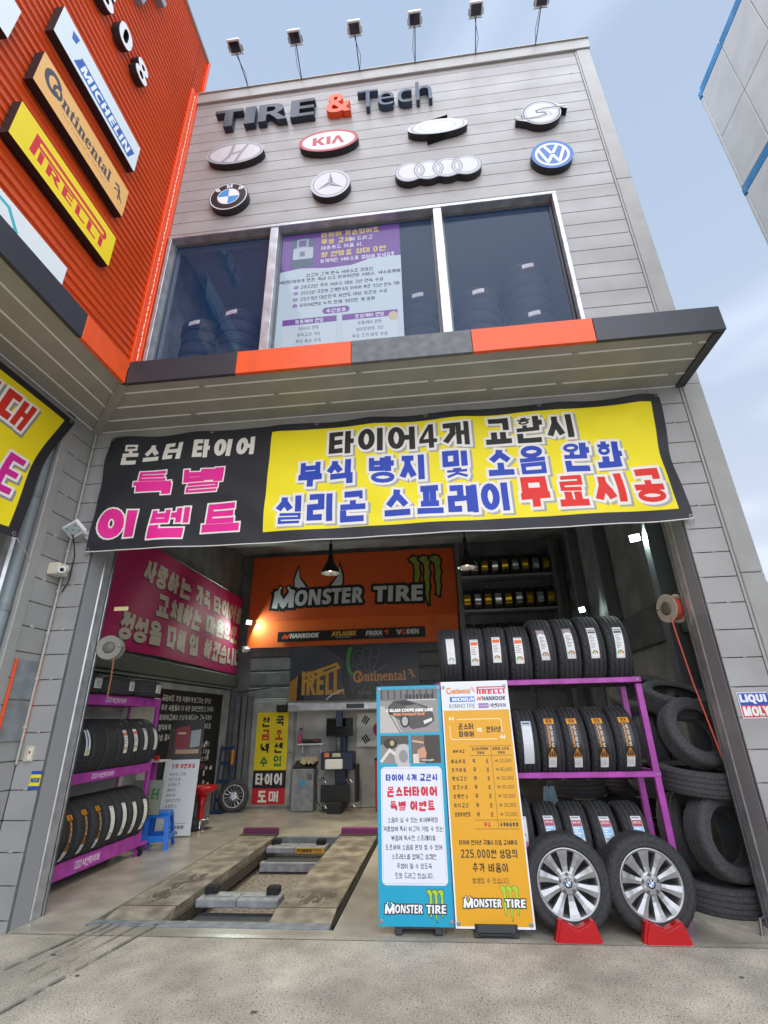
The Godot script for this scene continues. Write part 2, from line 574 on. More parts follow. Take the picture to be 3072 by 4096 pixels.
func concrete(tone: Color, size: float, pit: float, rough: float, seed_: int, lo := 0.72) -> StandardMaterial3D:
	var n := 512
	var a := noise_img(seed_, 0.008, n, 5)
	var b := noise_img(seed_ + 1, 0.2, n, 3)
	var c := noise_img(seed_ + 2, 0.13, n, 2)
	var out := Image.create(n, n, false, Image.FORMAT_RGB8)
	var hgt := Image.create(n, n, false, Image.FORMAT_RGB8)
	for y in n:
		for x in n:
			var g := b.get_pixel(x, y).r
			var q := c.get_pixel(x, y).r
			var k := lerpf(lo, 1.0, a.get_pixel(x, y).r) * lerpf(0.8, 1.06, g)
			var dark := clampf((q - 0.74) / 0.1, 0, 1) * pit
			k *= 1.0 - 0.55 * dark
			var w := clampf((g - 0.62) * 1.4, 0, 0.3) * pit
			k = minf(k + w * 0.3, 1.0)
			out.set_pixel(x, y, Color(k, k * lerpf(0.985, 1.0, q), k * lerpf(0.955, 0.99, g)))
			var hh := 0.5 + (g - 0.5) * 0.5 - dark * 0.4
			hgt.set_pixel(x, y, Color(hh, hh, hh))
	var m := StandardMaterial3D.new()
	m.albedo_color = tone
	m.albedo_texture = ImageTexture.create_from_image(out)
	hgt.bump_map_to_normal_map(3.0 * pit + 0.2)
	m.normal_enabled = true
	m.normal_texture = ImageTexture.create_from_image(hgt)
	m.normal_scale = 0.6
	m.roughness = rough
	m.uv1_triplanar = true
	m.uv1_world_triplanar = true
	m.uv1_scale = Vector3.ONE / size
	m.detail_enabled = true
	m.detail_blend_mode = BaseMaterial3D.BLEND_MODE_MUL
	m.detail_albedo = tone_tex
	m.detail_uv_layer = BaseMaterial3D.DETAIL_UV_2
	m.uv2_triplanar = true
	m.uv2_world_triplanar = true
	m.uv2_scale = Vector3.ONE / (size * 2.7)
	return m

var M := {}
func make_materials() -> void:
	M.panel = worn(hx("9d9d9d"), 0.4, 0.0, 2.3, soft_tex)
	M.panel.normal_enabled = true
	M.panel.normal_texture = rib_norm
	M.panel.normal_scale = 0.22
	M.backing = mat(hx("94969a"), 0.6)
	M.trim = worn(hx("9c9d9b"), 0.4, 0.0, 1.7, soft_tex)
	M.alu = worn(hx("c3c6cb"), 0.34, 0.55, 0.9)
	M.jamb = worn(hx("6f7174"), 0.45, 0.0, 1.1)
	M.dark = worn(hx("2b2d33"), 0.5, 0.0, 1.3)
	M.orange = worn(hx("d44c10"), 0.38, 0.0, 2.6, soft_tex)
	M.orange_trim = mat(hx("e0480f"), 0.36)
	M.fascia_dark = worn(hx("2c2f38"), 0.42, 0.0, 0.8, soft_tex)
	M.fascia_orange = worn(hx("e8541a"), 0.45, 0.0, 0.9, soft_tex)
	M.fascia_grey = worn(hx("63666b"), 0.5, 0.0, 0.5)
	M.sign_side = mat(hx("1a1b20"), 0.5)
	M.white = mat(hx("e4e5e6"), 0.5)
	M.black = mat(hx("141517"), 0.55)
	M.steel = worn(hx("9a9da1"), 0.35, 0.8, 0.6)
	M.chrome = mat(hx("d8dadc"), 0.12, 1.0)
	M.purple = worn(hx("ab3fa6"), 0.38, 0.0, 0.7)
	M.tyre = worn(hx("37383c"), 0.72, 0.0, 0.35, fine_tex, false)
	M.tyre_old = worn(hx("504f52"), 0.85, 0.0, 0.3, fine_tex, false)
	M.red = mat(hx("b3121a"), 0.32)
	M.blue = mat(hx("1c6fd6"), 0.35)
	M.cable = mat(hx("1b1b1c"), 0.6)
	M.cable_white = mat(hx("d0d1cf"), 0.5)
	M.rubber = mat(hx("1c1c1d"), 0.85)
	M.plaster = worn(hx("b7b8b6"), 0.75, 0.0, 1.9)
	M.plaster_dark = worn(hx("7d7f81"), 0.75, 0.0, 1.9)
	M.room_dark = worn(hx("a2a3a4"), 0.8, 0.0, 2.0)
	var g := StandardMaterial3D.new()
	g.albedo_color = Color(0.06, 0.34, 0.56, 0.13)  # blue painted into the panes for the sky they mirror
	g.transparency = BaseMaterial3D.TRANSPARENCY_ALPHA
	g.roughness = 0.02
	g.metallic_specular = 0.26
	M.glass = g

# ---------------------------------------------------------------- camera, air and light
func make_view() -> void:
	var cam := Camera3D.new()
	cam.name = "camera"
	cam.position = Vector3(0, 1.5, 0)
	cam.basis = Basis(Vector3.UP, deg_to_rad(5.768)) * Basis(Vector3.RIGHT, deg_to_rad(22.978)) * Basis(Vector3.BACK, deg_to_rad(-1.287))
	cam.fov = 2.0 * rad_to_deg(atan(2048.0 / 1957.0))
	cam.keep_aspect = Camera3D.KEEP_HEIGHT
	cam.near = 0.05
	cam.far = 600.0
	add_child(cam)
	cam.current = true
	var sky := ProceduralSkyMaterial.new()
	sky.sky_top_color = hx("b2c6e2")
	sky.sky_horizon_color = hx("e4eaf8")
	sky.sky_curve = 0.34
	sky.ground_bottom_color = hx("77746e")
	sky.ground_horizon_color = hx("b9b8b4")
	sky.sun_angle_max = 30.0
	sky.sun_curve = 0.22
	sky.sky_cover = cloud_cover()
	sky.sky_cover_modulate = Color(1, 1, 1, 1)
	sky.energy_multiplier = 0.27
	var env := Environment.new()
	env.background_mode = Environment.BG_SKY
	env.sky = Sky.new()
	env.sky.sky_material = sky
	env.tonemap_mode = Environment.TONE_MAPPER_LINEAR
	env.tonemap_exposure = 3.9
	env.sdfgi_enabled = true
	env.ssao_enabled = true
	env.ssil_enabled = true
	var we := WorldEnvironment.new()
	we.name = "air"
	we.environment = env
	add_child(we)
	var front_fill := DirectionalLight3D.new()  # broad soft fill added on the camera side, for open sky and street
	front_fill.name = "front_fill"
	front_fill.light_color = Color(0.98, 0.985, 1.0)
	front_fill.light_energy = 0.5
	front_fill.light_angular_distance = 125.0
	front_fill.shadow_enabled = true
	front_fill.sky_mode = DirectionalLight3D.SKY_MODE_LIGHT_ONLY
	add_child(front_fill)
	front_fill.look_at_from_position(Vector3(0.06, 0.95, 1.0) * 50.0, V0)

# thin streaks of high cloud, as light added to the sky
func cloud_cover() -> ImageTexture:
	var w := 512
	var h := 256
	var f := FastNoiseLite.new()
	f.seed = 5
	f.frequency = 1.6
	f.fractal_octaves = 5
	var im := Image.create(w, h, false, Image.FORMAT_RGBA8)
	for y in h:
		var up := (0.5 - (y + 0.5) / h) * PI
		for x in w:
			if up < 0.0: continue
			var az := (x + 0.5) / w * TAU
			var d := Vector3(cos(az) * cos(up), sin(up), sin(az) * cos(up))
			# on a flat layer overhead, stretched along one direction
			var q := Vector2(d.x, d.z) / (d.y + 0.25)
			q = q.rotated(0.6)
			var k := f.get_noise_2d(q.x * 0.45, q.y * 1.5) * 0.6 + f.get_noise_2d(q.x * 0.9 + 9.0, q.y * 3.4) * 0.35
			k = clampf((k + 0.05) / 0.5, 0, 1)
			k = k * k * (3 - 2 * k) * smoothstep(0.02, 0.2, up)
			im.set_pixel(x, y, Color(0.72, 0.72, 0.73, k * 0.42))
	return ImageTexture.create_from_image(im)

# ---------------------------------------------------------------- ground and floor
func make_ground() -> void:
	var road := concrete(hx("e2dcd0"), 1.35, 1.0, 0.92, 21, 0.84)
	var g := MB.new()
	for q in [[-150.0, 150.0, -4.52, 150.0], [4.4, 150.0, -150.0, -4.52], [-150.0, -12.0, -150.0, -4.52]]:
		g.quad(Vector3(q[0], 0, q[3]), Vector3(q[1], 0, q[3]), Vector3(q[1], 0, q[2]), Vector3(q[0], 0, q[2]))
	tag(part(g, "ground", road), "", "", "", "structure")
	var smooth := concrete(hx("d6d2c6"), 2.1, 0.2, 0.3, 41, 0.8)
	var f := MB.new()
	# worn floor coating round the lift pit; it ends in a low, uneven lip at the threshold
	for q in [[-4.5, -3.0, -10.6, -4.52], [-0.94, 3.2, -10.6, -4.52], [-3.0, -0.94, -4.68, -4.52], [-3.0, -0.94, -10.6, -8.0]]:
		f.box(Vector3((q[0] + q[1]) / 2, -0.15, (q[2] + q[3]) / 2), Vector3(q[1] - q[0], 0.308, q[3] - q[2]))
	var fl := part(f, "floor", smooth)
	tag(fl, "", "", "", "structure")
	var lip := MB.new()
	rng.seed = 4
	var x := -3.5
	while x < 2.3:
		var w := rng.randf_range(0.12, 0.4)
		lip.quad(Vector3(x, 0.0045, -4.52 + 0.012), Vector3(x + w, 0.0045, -4.52 + 0.012), Vector3(x + w, 0.0085, -4.56), Vector3(x, 0.0085, -4.56))
		x += w
	part(lip, "threshold_lip", smooth, fl)
	var pit := MB.new()
	pit.quad(Vector3(-3.0, -0.24, -4.68), Vector3(-0.94, -0.24, -4.68), Vector3(-0.94, -0.24, -8.0), Vector3(-3.0, -0.24, -8.0))
	part(pit, "pit_floor", worn(hx("9c968a"), 0.8, 0.0, 0.8, fine_tex), fl)
	# scattered oil spots on the forecourt
	var spots := MB.new()
	for k in 16:
		var a := rng.randf_range(0.008, 0.03)
		var cx := rng.randf_range(-3.0, 2.6)
		var cz := rng.randf_range(-4.3, -2.6)
		var pp := PackedVector2Array()
		for i in 9: pp.append(Vector2(cx + a * rng.randf_range(0.5, 1.3) * cos(TAU * i / 9), -cz + a * rng.randf_range(0.4, 1.0) * sin(TAU * i / 9)))
		spots.prism(pp, 0.001, Transform3D(Basis(Vector3.RIGHT, Vector3.FORWARD, Vector3.UP), Vector3(0, 0.003 + 0.0001 * k, 0)), 1)
	tag(part(spots, "oil_stain", mat(hx("5f5b55"), 0.8), fl), "", "", "", "stuff")
	# tyre marks drag out of the shop
	var marks := MB.new()
	for q in [[-2.86, -2.99, 1.35, 0.020], [-2.40, -2.46, 1.25, 0.026], [-2.70, -2.78, 0.8, 0.012], [-2.55, -2.62, 0.9, 0.01], [-2.78, -2.87, 0.5, 0.012]]:
		var z := -4.72
		var t := 0.0
		while t < q[2]:
			var l := rng.randf_range(0.05, 0.16)
			var x0: float = lerpf(q[0], q[1] - 0.16, t / 1.4)
			var x1: float = lerpf(q[0], q[1] - 0.16, (t + l) / 1.4)
			var hw: float = q[3] * rng.randf_range(0.35, 1.0) * (1.0 - 0.5 * t / q[2])
			marks.quad(Vector3(x1 - hw, 0.0125, z + t + l), Vector3(x1 + hw, 0.0125, z + t + l), Vector3(x0 + hw, 0.0125, z + t), Vector3(x0 - hw, 0.0125, z + t))
			t += l + (rng.randf_range(0.0, 0.08) if t > 0.3 else 0.0)
	tag(part(marks, "tyre_mark", mat(hx("8b877e"), 0.9), fl), "", "", "", "stuff")

# ---------------------------------------------------------------- the grey tyre shop
const PITCH := 0.2287
const GAP := 0.008

func panel_rows(b: Node3D, x0: float, x1: float, y0: float, y1: float, called := "wall_panel") -> void:
	# horizontal cladding boards, each proud of the backing with a shadow gap under it
	var base := 4.196
	var k := int(floor((y0 - base) / PITCH)) - 1
	while base + k * PITCH < y1:
		var a := maxf(base + k * PITCH + GAP, y0)
		var c := minf(base + (k + 1) * PITCH, y1)
		if c - a > 0.02:
			boxp(called, Vector3((x0 + x1) / 2, (a + c) / 2, -4.52), Vector3(x1 - x0, c - a, 0.04), M.panel, b, 0.002)
		k += 1

func make_shop() -> void:
	var b := thing("tyre_shop", "grey panel-clad two-storey tyre shop with open bay and raised lettering", "building")
	var XL := -3.5
	var XR := 2.655
	# backing wall behind the cladding, with the bay and the window left open
	var w := MB.new()
	for q in [[-3.5, -3.335, 5.0, 11.1], [1.83, 2.86, 5.0, 11.1], [-3.335, 1.83, 7.735, 11.1], [-3.335, 1.83, 5.0, 5.3], [-3.8, -3.53, 0.0, 5.0], [2.335, 2.86, 0.0, 5.0], [-3.53, 2.335, 4.15, 5.0]]:
		w.box(Vector3((q[0] + q[1]) / 2, (q[2] + q[3]) / 2, -4.63), Vector3(q[1] - q[0], q[3] - q[2], 0.19))
	part(w, "front_wall", M.backing, b)
	panel_rows(b, XL + 0.09, XR, 7.79, 10.93)
	panel_rows(b, XL + 0.09, -3.39, 4.9, 7.79)
	panel_rows(b, 1.885, XR, 4.9, 7.79)
	panel_rows(b, 2.342, XR, 0.0, 4.64)
	panel_rows(b, -3.795, -3.537, 0.0, 4.64)
	panel_rows(b, -3.535, 2.34, 4.15, 4.64)
	# flashing: parapet cap and corner
	boxp("parapet_cap", Vector3(-0.32, 11.05, -4.53), Vector3(6.42, 0.235, 0.14), M.trim, b, 0.006)
	boxp("parapet_top", Vector3(-0.32, 11.178, -4.62), Vector3(6.44, 0.02, 0.36), M.trim, b)
	for q in [[0.0, 2.62], [2.625, 4.64], [4.64, 7.9], [7.905, 10.925]]:
		boxp("corner_trim", Vector3(2.777, (q[0] + q[1]) / 2, -4.54), Vector3(0.187, q[1] - q[0], 0.12), M.trim, b, 0.006)
	boxp("trim_bead", Vector3(2.669, 5.46, -4.512), Vector3(0.022, 10.9, 0.044), M.trim, b)
	# clips on the seams
	var cm := MB.new()
	cm.lathe([Vector2(0.0, 0.010), Vector2(0.02, 0.006), Vector2(0.026, 0.0)], 10, Transform3D(Basis(Vector3.RIGHT, PI / 2).scaled_local(Vector3(1.1, 0.8, 0.5)), V0))
	var clip := cm.mesh()
	for k in range(-1, 30):
		for x in [-3.28, -1.72, -0.1 - 0.02 * (k % 3), 1.62, 2.53]:
			var y := 4.196 + PITCH * k + 0.012
			if absf(fmod(k + int(x * 3) + 40, 2.0)) > 0.5 or y > 10.8 or y < 4.9: continue
			if y < 7.8 and x < 1.9: continue
			var o := inst(clip, "clip", M.trim, b)
			o.position = Vector3(x, y, -4.499)
	for k in range(-17, 1):
		if k % 2: continue
		for x in [-3.66, 2.52]:
			var o := inst(clip, "clip", M.trim, b)
			o.position = Vector3(x, 4.196 + PITCH * k + 0.012, -4.499)
	# door jambs and shutter rails of the bay
	for s in [-1.0, 1.0]:
		var x: float = -3.533 if s < 0 else 2.338
		boxp("jamb", Vector3(x + s * 0.02, 2.08, -4.618), Vector3(0.04, 4.16, 0.232), M.jamb, b)
		boxp("shutter_rail", Vector3(x + s * 0.02, 2.08, -4.8), Vector3(0.056, 4.16, 0.128), M.alu, b, 0.012)
		boxp("rail_lip", Vector3(x + s * 0.014, 2.08, -4.885), Vector3(0.06, 4.16, 0.035), M.steel, b, 0.006)
	boxp("shutter_box", Vector3(-0.6, 4.3, -4.95), Vector3(5.86, 0.5, 0.45), M.jamb, b, 0.02)
	# roof, side and back so the shop is closed
	boxp("roof", Vector3(-0.32, 10.9, -7.6), Vector3(6.3, 0.15, 5.85), M.backing, b)
	boxp("side_wall", Vector3(2.86, 5.55, -7.62), Vector3(0.14, 11.1, 5.8), M.backing, b)
	boxp("back_wall", Vector3(-0.75, 5.5, -10.52), Vector3(7.36, 11.0, 0.2), M.plaster_dark, b)
	boxp("upper_slab", Vector3(-0.72, 5.12, -7.6), Vector3(7.2, 0.14, 5.78), M.room_dark, b)
	boxp("upper_side_wall", Vector3(-3.66, 8.05, -7.6), Vector3(0.14, 5.6, 5.78), M.room_dark, b)
	boxp("store_back_wall", Vector3(-0.4, 8.0, -7.4), Vector3(6.3, 5.5, 0.1), mat(hx("a8a9aa"), 0.8), b)
	boxp("store_ceiling", Vector3(-0.4, 8.3, -6.0), Vector3(6.3, 0.1, 2.7), mat(hx("b4b5b5"), 0.8), b)
	make_windows(b)
	make_interior(b)

func make_windows(b: Node3D) -> void:
	var win := Node3D.new()
	win.name = "window"
	b.add_child(win)
	var fr: Material = M.alu
	# deep outer frame
	var f := MB.new()
	f.box(Vector3(-0.7525, 7.755, -4.53), Vector3(5.27, 0.05, 0.16), Basis(), 0.004)
	for x in [-3.36, 1.855]: f.box(Vector3(x, 6.52, -4.53), Vector3(0.05, 2.42, 0.16), Basis(), 0.004)
	f.box(Vector3(-0.7525, 5.29, -4.53), Vector3(5.27, 0.05, 0.16), Basis(), 0.004)
	part(f, "frame", fr, win)
	for x in [-1.865, 0.343]:
		boxp("mullion", Vector3(x, 6.52, -4.515), Vector3(0.112, 2.42, 0.11), fr, win, 0.005)
	for q in [[-3.335, -1.921], [-1.809, 0.287], [0.399, 1.83]]:
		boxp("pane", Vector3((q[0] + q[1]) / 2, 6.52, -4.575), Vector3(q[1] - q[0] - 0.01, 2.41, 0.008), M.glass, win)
		var s := MB.new()
		var x0: float = q[0]
		var x1: float = q[1]
		s.box(Vector3((x0 + x1) / 2, 7.71, -4.585), Vector3(x1 - x0, 0.04, 0.035))
		for x in [x0 + 0.014, x1 - 0.014]: s.box(Vector3(x, 6.52, -4.585), Vector3(0.028, 2.34, 0.035))
		part(s, "sash", mat(hx("5a5d60"), 0.4, 0.4), win)

# canopy that runs round the inner corner over both fronts
func make_canopy() -> void:
	var c := thing("canopy", "projecting canopy with dark and orange fascia panels and panelled soffit", "canopy")
	var y0 := 4.612
	var h := 0.266
	for q in [[-2.915, -1.79, M.fascia_dark], [-1.79, -0.652, M.fascia_orange], [-0.652, 0.492, M.fascia_grey], [0.492, 1.6, M.fascia_orange], [1.6, 2.71, M.fascia_dark]]:
		boxp("fascia_panel", Vector3((q[0] + q[1]) / 2, y0 + h / 2, -3.68), Vector3(q[1] - q[0] - 0.004, h, 0.04), q[2], c, 0.003)
	for q in [[-3.66, -3.03, M.fascia_orange], [-3.03, -1.9, M.fascia_dark], [-1.9, -0.8, M.fascia_orange], [-0.8, 0.4, M.fascia_dark]]:
		boxp("fascia_panel", Vector3(-2.935, y0 + h / 2, (q[0] + q[1]) / 2), Vector3(0.04, h, q[1] - q[0] - 0.004), q[2], c, 0.003)
	boxp("end_cap", Vector3(2.69, y0 + h / 2, -4.1), Vector3(0.04, h, 0.8), M.fascia_dark, c, 0.003)
	boxp("top_sheet", Vector3(-0.5, 4.862, -4.1), Vector3(6.36, 0.02, 0.78), M.backing, c)
	boxp("top_sheet", Vector3(-3.38, 4.862, -2.0), Vector3(0.82, 0.02, 4.9), M.backing, c)
	# soffit boards, with white ribs that paint in the lit seams
	var z := -3.70
	var sof := worn(hx("999992"), 0.5, 0.0, 1.4, soft_tex)
	var down := Basis(Vector3.RIGHT, Vector3.BACK, Vector3.DOWN)
	var xm := func(zz: float) -> float: return -2.955 + (zz + 3.70) * 1.056
	var zm := func(xx: float) -> float: return -3.70 + (xx + 2.955) / 1.056
	for k in 4:
		var z1 := maxf(-3.842 - 0.2215 * k, -4.497)
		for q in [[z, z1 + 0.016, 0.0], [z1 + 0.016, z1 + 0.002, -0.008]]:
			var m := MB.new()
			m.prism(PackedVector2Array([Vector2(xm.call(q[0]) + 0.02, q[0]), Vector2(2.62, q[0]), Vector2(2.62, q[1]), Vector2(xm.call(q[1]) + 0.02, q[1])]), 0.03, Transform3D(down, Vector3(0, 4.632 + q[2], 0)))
			part(m, "soffit_board" if q[2] == 0.0 else "lit_seam_rib", sof if q[2] == 0.0 else M.white, c)
		z = z1
	var x := -2.96
	for k in 4:
		var x1 := maxf(-3.155 - 0.2215 * k, -3.797)
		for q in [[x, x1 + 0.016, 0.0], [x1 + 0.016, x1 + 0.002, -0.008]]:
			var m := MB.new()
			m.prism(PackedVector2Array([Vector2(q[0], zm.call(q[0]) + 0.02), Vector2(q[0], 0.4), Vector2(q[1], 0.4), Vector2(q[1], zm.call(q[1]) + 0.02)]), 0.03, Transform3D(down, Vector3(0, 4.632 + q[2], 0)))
			part(m, "soffit_board" if q[2] == 0.0 else "lit_seam_rib", sof if q[2] == 0.0 else M.white, c)
		x = x1
	# mitre strip between the two soffits, edge angle at the free end
	var ms := MB.new()
	ms.box(Vector3(-3.385, 4.618, -4.10), Vector3(1.17, 0.012, 0.09), Basis(Vector3.UP, -0.758))
	part(ms, "mitre_strip", sof, c)
	boxp("edge_angle", Vector3(2.645, 4.635, -4.1), Vector3(0.045, 0.05, 0.78), mat(hx("3a3c40"), 0.5), c)
	var cm := MB.new()
	cm.lathe([Vector2(0.026, 0.0), Vector2(0.02, 0.008), Vector2(0.0, 0.012)], 10, Transform3D(Basis(Vector3.RIGHT, PI).scaled_local(Vector3(1.5, 1, 0.7)), V0))
	var clip := cm.mesh()
	for q in [[-2.2, -3.84], [-0.6, -3.84], [1.45, -3.84], [2.52, -3.84], [-1.5, -4.06], [0.1, -4.06], [-2.5, -4.28], [-1.0, -4.28], [0.7, -4.28], [1.4, -4.28], [2.5, -4.28]]:
		var o := inst(clip, "clip", M.trim, c)
		o.position = Vector3(q[0], 4.627, q[1] + 0.005)

# ---------------------------------------------------------------- inside the bay
func make_interior(b: Node3D) -> void:
	boxp("interior_side_wall", Vector3(-4.38, 2.5, -7.6), Vector3(0.14, 5.1, 5.8), M.plaster_dark, b)
	boxp("interior_side_wall", Vector3(2.77, 2.5, -7.62), Vector3(0.03, 5.0, 5.6), M.plaster_dark, b)
	boxp("front_return_wall", Vector3(-4.06, 2.5, -4.74), Vector3(0.5, 5.1, 0.08), M.plaster_dark, b)
	# pale lower plaster on the left and rear walls, grey beams above
	boxp("plaster_wall", Vector3(-4.295, 1.09, -7.5), Vector3(0.03, 2.17, 5.5), M.plaster, b)
	boxp("mezzanine_beam", Vector3(-4.26, 2.28, -7.55), Vector3(0.16, 0.22, 5.6), mat(hx("55564f"), 0.7), b, 0.01)
	boxp("plaster_wall", Vector3(-1.5, 0.98, -10.4), Vector3(4.9, 1.94, 0.04), M.plaster, b)
	boxp("wall_beam", Vector3(-0.8, 2.05, -10.39), Vector3(6.3, 0.2, 0.06), worn(hx("84868a"), 0.6), b, 0.01)
	for y in [2.33, 2.62, 2.9]: boxp("wall_beam", Vector3(-0.8, y, -10.39), Vector3(6.3, 0.26, 0.05), worn(hx("6d6f72"), 0.6), b, 0.01)
	for x in [-4.12, -3.98, -3.86]:
		boxp("wall_rib", Vector3(x, 1.0, -10.33), Vector3(0.1, 2.0, 0.08), worn(hx("77797a"), 0.6), b, 0.01)
	# steel portal on the far side wall
	for z in [-7.75, -9.2, -5.9]:
		boxp("steel_column", Vector3(2.66, 2.5, z), Vector3(0.18, 5.0, 0.16), mat(hx("6a6e73"), 0.5, 0.3), b, 0.006)
	boxp("side_rail", Vector3(2.71, 2.52, -7.2), Vector3(0.07, 0.44, 4.2), worn(hx("5b5d61"), 0.6), b, 0.01)
	for z in [-6.0, -7.5, -9.0]:
		boxp("ceiling_beam", Vector3(-0.7, 4.9, z), Vector3(6.9, 0.24, 0.14), mat(hx("6a6e73"), 0.6), b)
	var pipe := MB.new()
	pipe.tube([Vector3(-4.24, 2.12, -5.1), Vector3(-4.24, 2.12, -9.9), Vector3(-4.1, 2.08, -10.28), Vector3(-3.0, 2.2, -10.3)], 0.012)
	part(pipe, "conduit", M.cable, b)
	# door in the rear wall
	var d := Node3D.new()
	d.name = "door"
	b.add_child(d)
	boxp("frame", Vector3(-3.37, 0.97, -10.375), Vector3(0.94, 1.94, 0.06), worn(hx("8f908c"), 0.5), d, 0.008)
	boxp("leaf", Vector3(-3.37, 0.97, -10.345), Vector3(0.84, 1.86, 0.03), worn(hx("aeb0ac"), 0.5), d, 0.006)
	var kn := MB.new()
	kn.lathe([Vector2(0.0, 0.055), Vector2(0.022, 0.05), Vector2(0.026, 0.03), Vector2(0.012, 0.015), Vector2(0.012, 0.0)], 14, Transform3D(RX, Vector3(-2.98, 0.96, -10.33)), true)
	part(kn, "handle", M.chrome, d)

# ---------------------------------------------------------------- lettering helper for solid signs
func letter_mesh(s: String, x0: float, x1: float, y0: float, y1: float, depth: float, face := 0, shear := 0.0) -> MB:
	var t := Cv.tris(s, face)
	var p: PackedVector2Array = t[0]
	var r: Rect2 = t[1]
	var m := MB.new()
	var edges := {}
	var q := PackedVector2Array()
	for k in p:
		var fy := 1.0 - (k.y - r.position.y) / r.size.y
		q.append(Vector2(lerpf(x0, x1, (k.x - r.position.x) / r.size.x) + shear * fy * (y1 - y0), lerpf(y0, y1, fy)))
	for i in range(0, q.size(), 3):
		var a := q[i]
		var b := q[i + 1]
		var c := q[i + 2]
		if (b - a).cross(c - a) < 0:
			var tmp := b
			b = c
			c = tmp
		m.tri(Vector3(a.x, a.y, 0), Vector3(b.x, b.y, 0), Vector3(c.x, c.y, 0))
		for e in [[a, b], [b, c], [c, a]]:
			var ka := "%.4f,%.4f" % [e[0].x, e[0].y]
			var kb := "%.4f,%.4f" % [e[1].x, e[1].y]
			if edges.has(kb + "|" + ka): edges.erase(kb + "|" + ka)
			else: edges[ka + "|" + kb] = e
	for k in edges:
		var e: Array = edges[k]
		m.quad(Vector3(e[0].x, e[0].y, -depth), Vector3(e[1].x, e[1].y, -depth), Vector3(e[1].x, e[1].y, 0), Vector3(e[0].x, e[0].y, 0))
	return m

func make_lettering() -> void:
	var navy := mat(hx("262f40"), 0.42)
	var nav2 := mat(hx("33445c"), 0.42)
	var a := thing("lettering", "raised dark bold capitals TIRE on the grey upper wall", "letters", Vector3(0, 0, -4.4))
	for q in [["T", -3.0, -2.55], ["I", -2.505, -2.335], ["R", -2.28, -1.82], ["E", -1.765, -1.385]]:
		part(letter_mesh(q[0], q[1], q[2], 10.07, 10.5, 0.1), "letter", navy, a)
	var c := thing("lettering", "raised orange ampersand between the dark words on the upper wall", "letters", Vector3(0, 0, -4.4))
	part(letter_mesh("&", -1.2, -0.815, 10.05, 10.52, 0.1), "letter", mat(hx("e2521f"), 0.42), c)
	var d := thing("lettering", "raised slim dark word Tech on the grey upper wall", "letters", Vector3(0, 0, -4.4))
	for q in [["T", -0.715, -0.395, 10.07, 10.5], ["e", -0.40, -0.15, 10.06, 10.385], ["c", -0.095, 0.125, 10.06, 10.385], ["h", 0.185, 0.425, 10.065, 10.525]]:
		part(letter_mesh(q[0], q[1], q[2], q[3], q[4], 0.1, 1), "letter", nav2, d)

# ---------------------------------------------------------------- car badges on the upper wall
func oval(rx: float, ry: float, n := 48, cx := 0.0, cy := 0.0) -> PackedVector2Array:
	var p := PackedVector2Array()
	for k in n: p.append(Vector2(cx + rx * cos(TAU * k / n), cy + ry * sin(TAU * k / n)))
	return p

func badge(label: String, at: Vector2, outline: PackedVector2Array, cv: Cv, rough := 0.35) -> void:
	var o := thing("badge_sign", label, "sign", Vector3(at.x, at.y, -4.4), "car badge signs on the upper wall")
	var m := MB.new()
	m.prism(outline.duplicate(), 0.1, Transform3D(), 6)
	part(m, "sign_box", M.sign_side, o)
	var f := MB.new()
	f.prism(outline.duplicate(), 0.0, Transform3D(), 1)
	part(f, "face", print_mat(cv, rough), o)

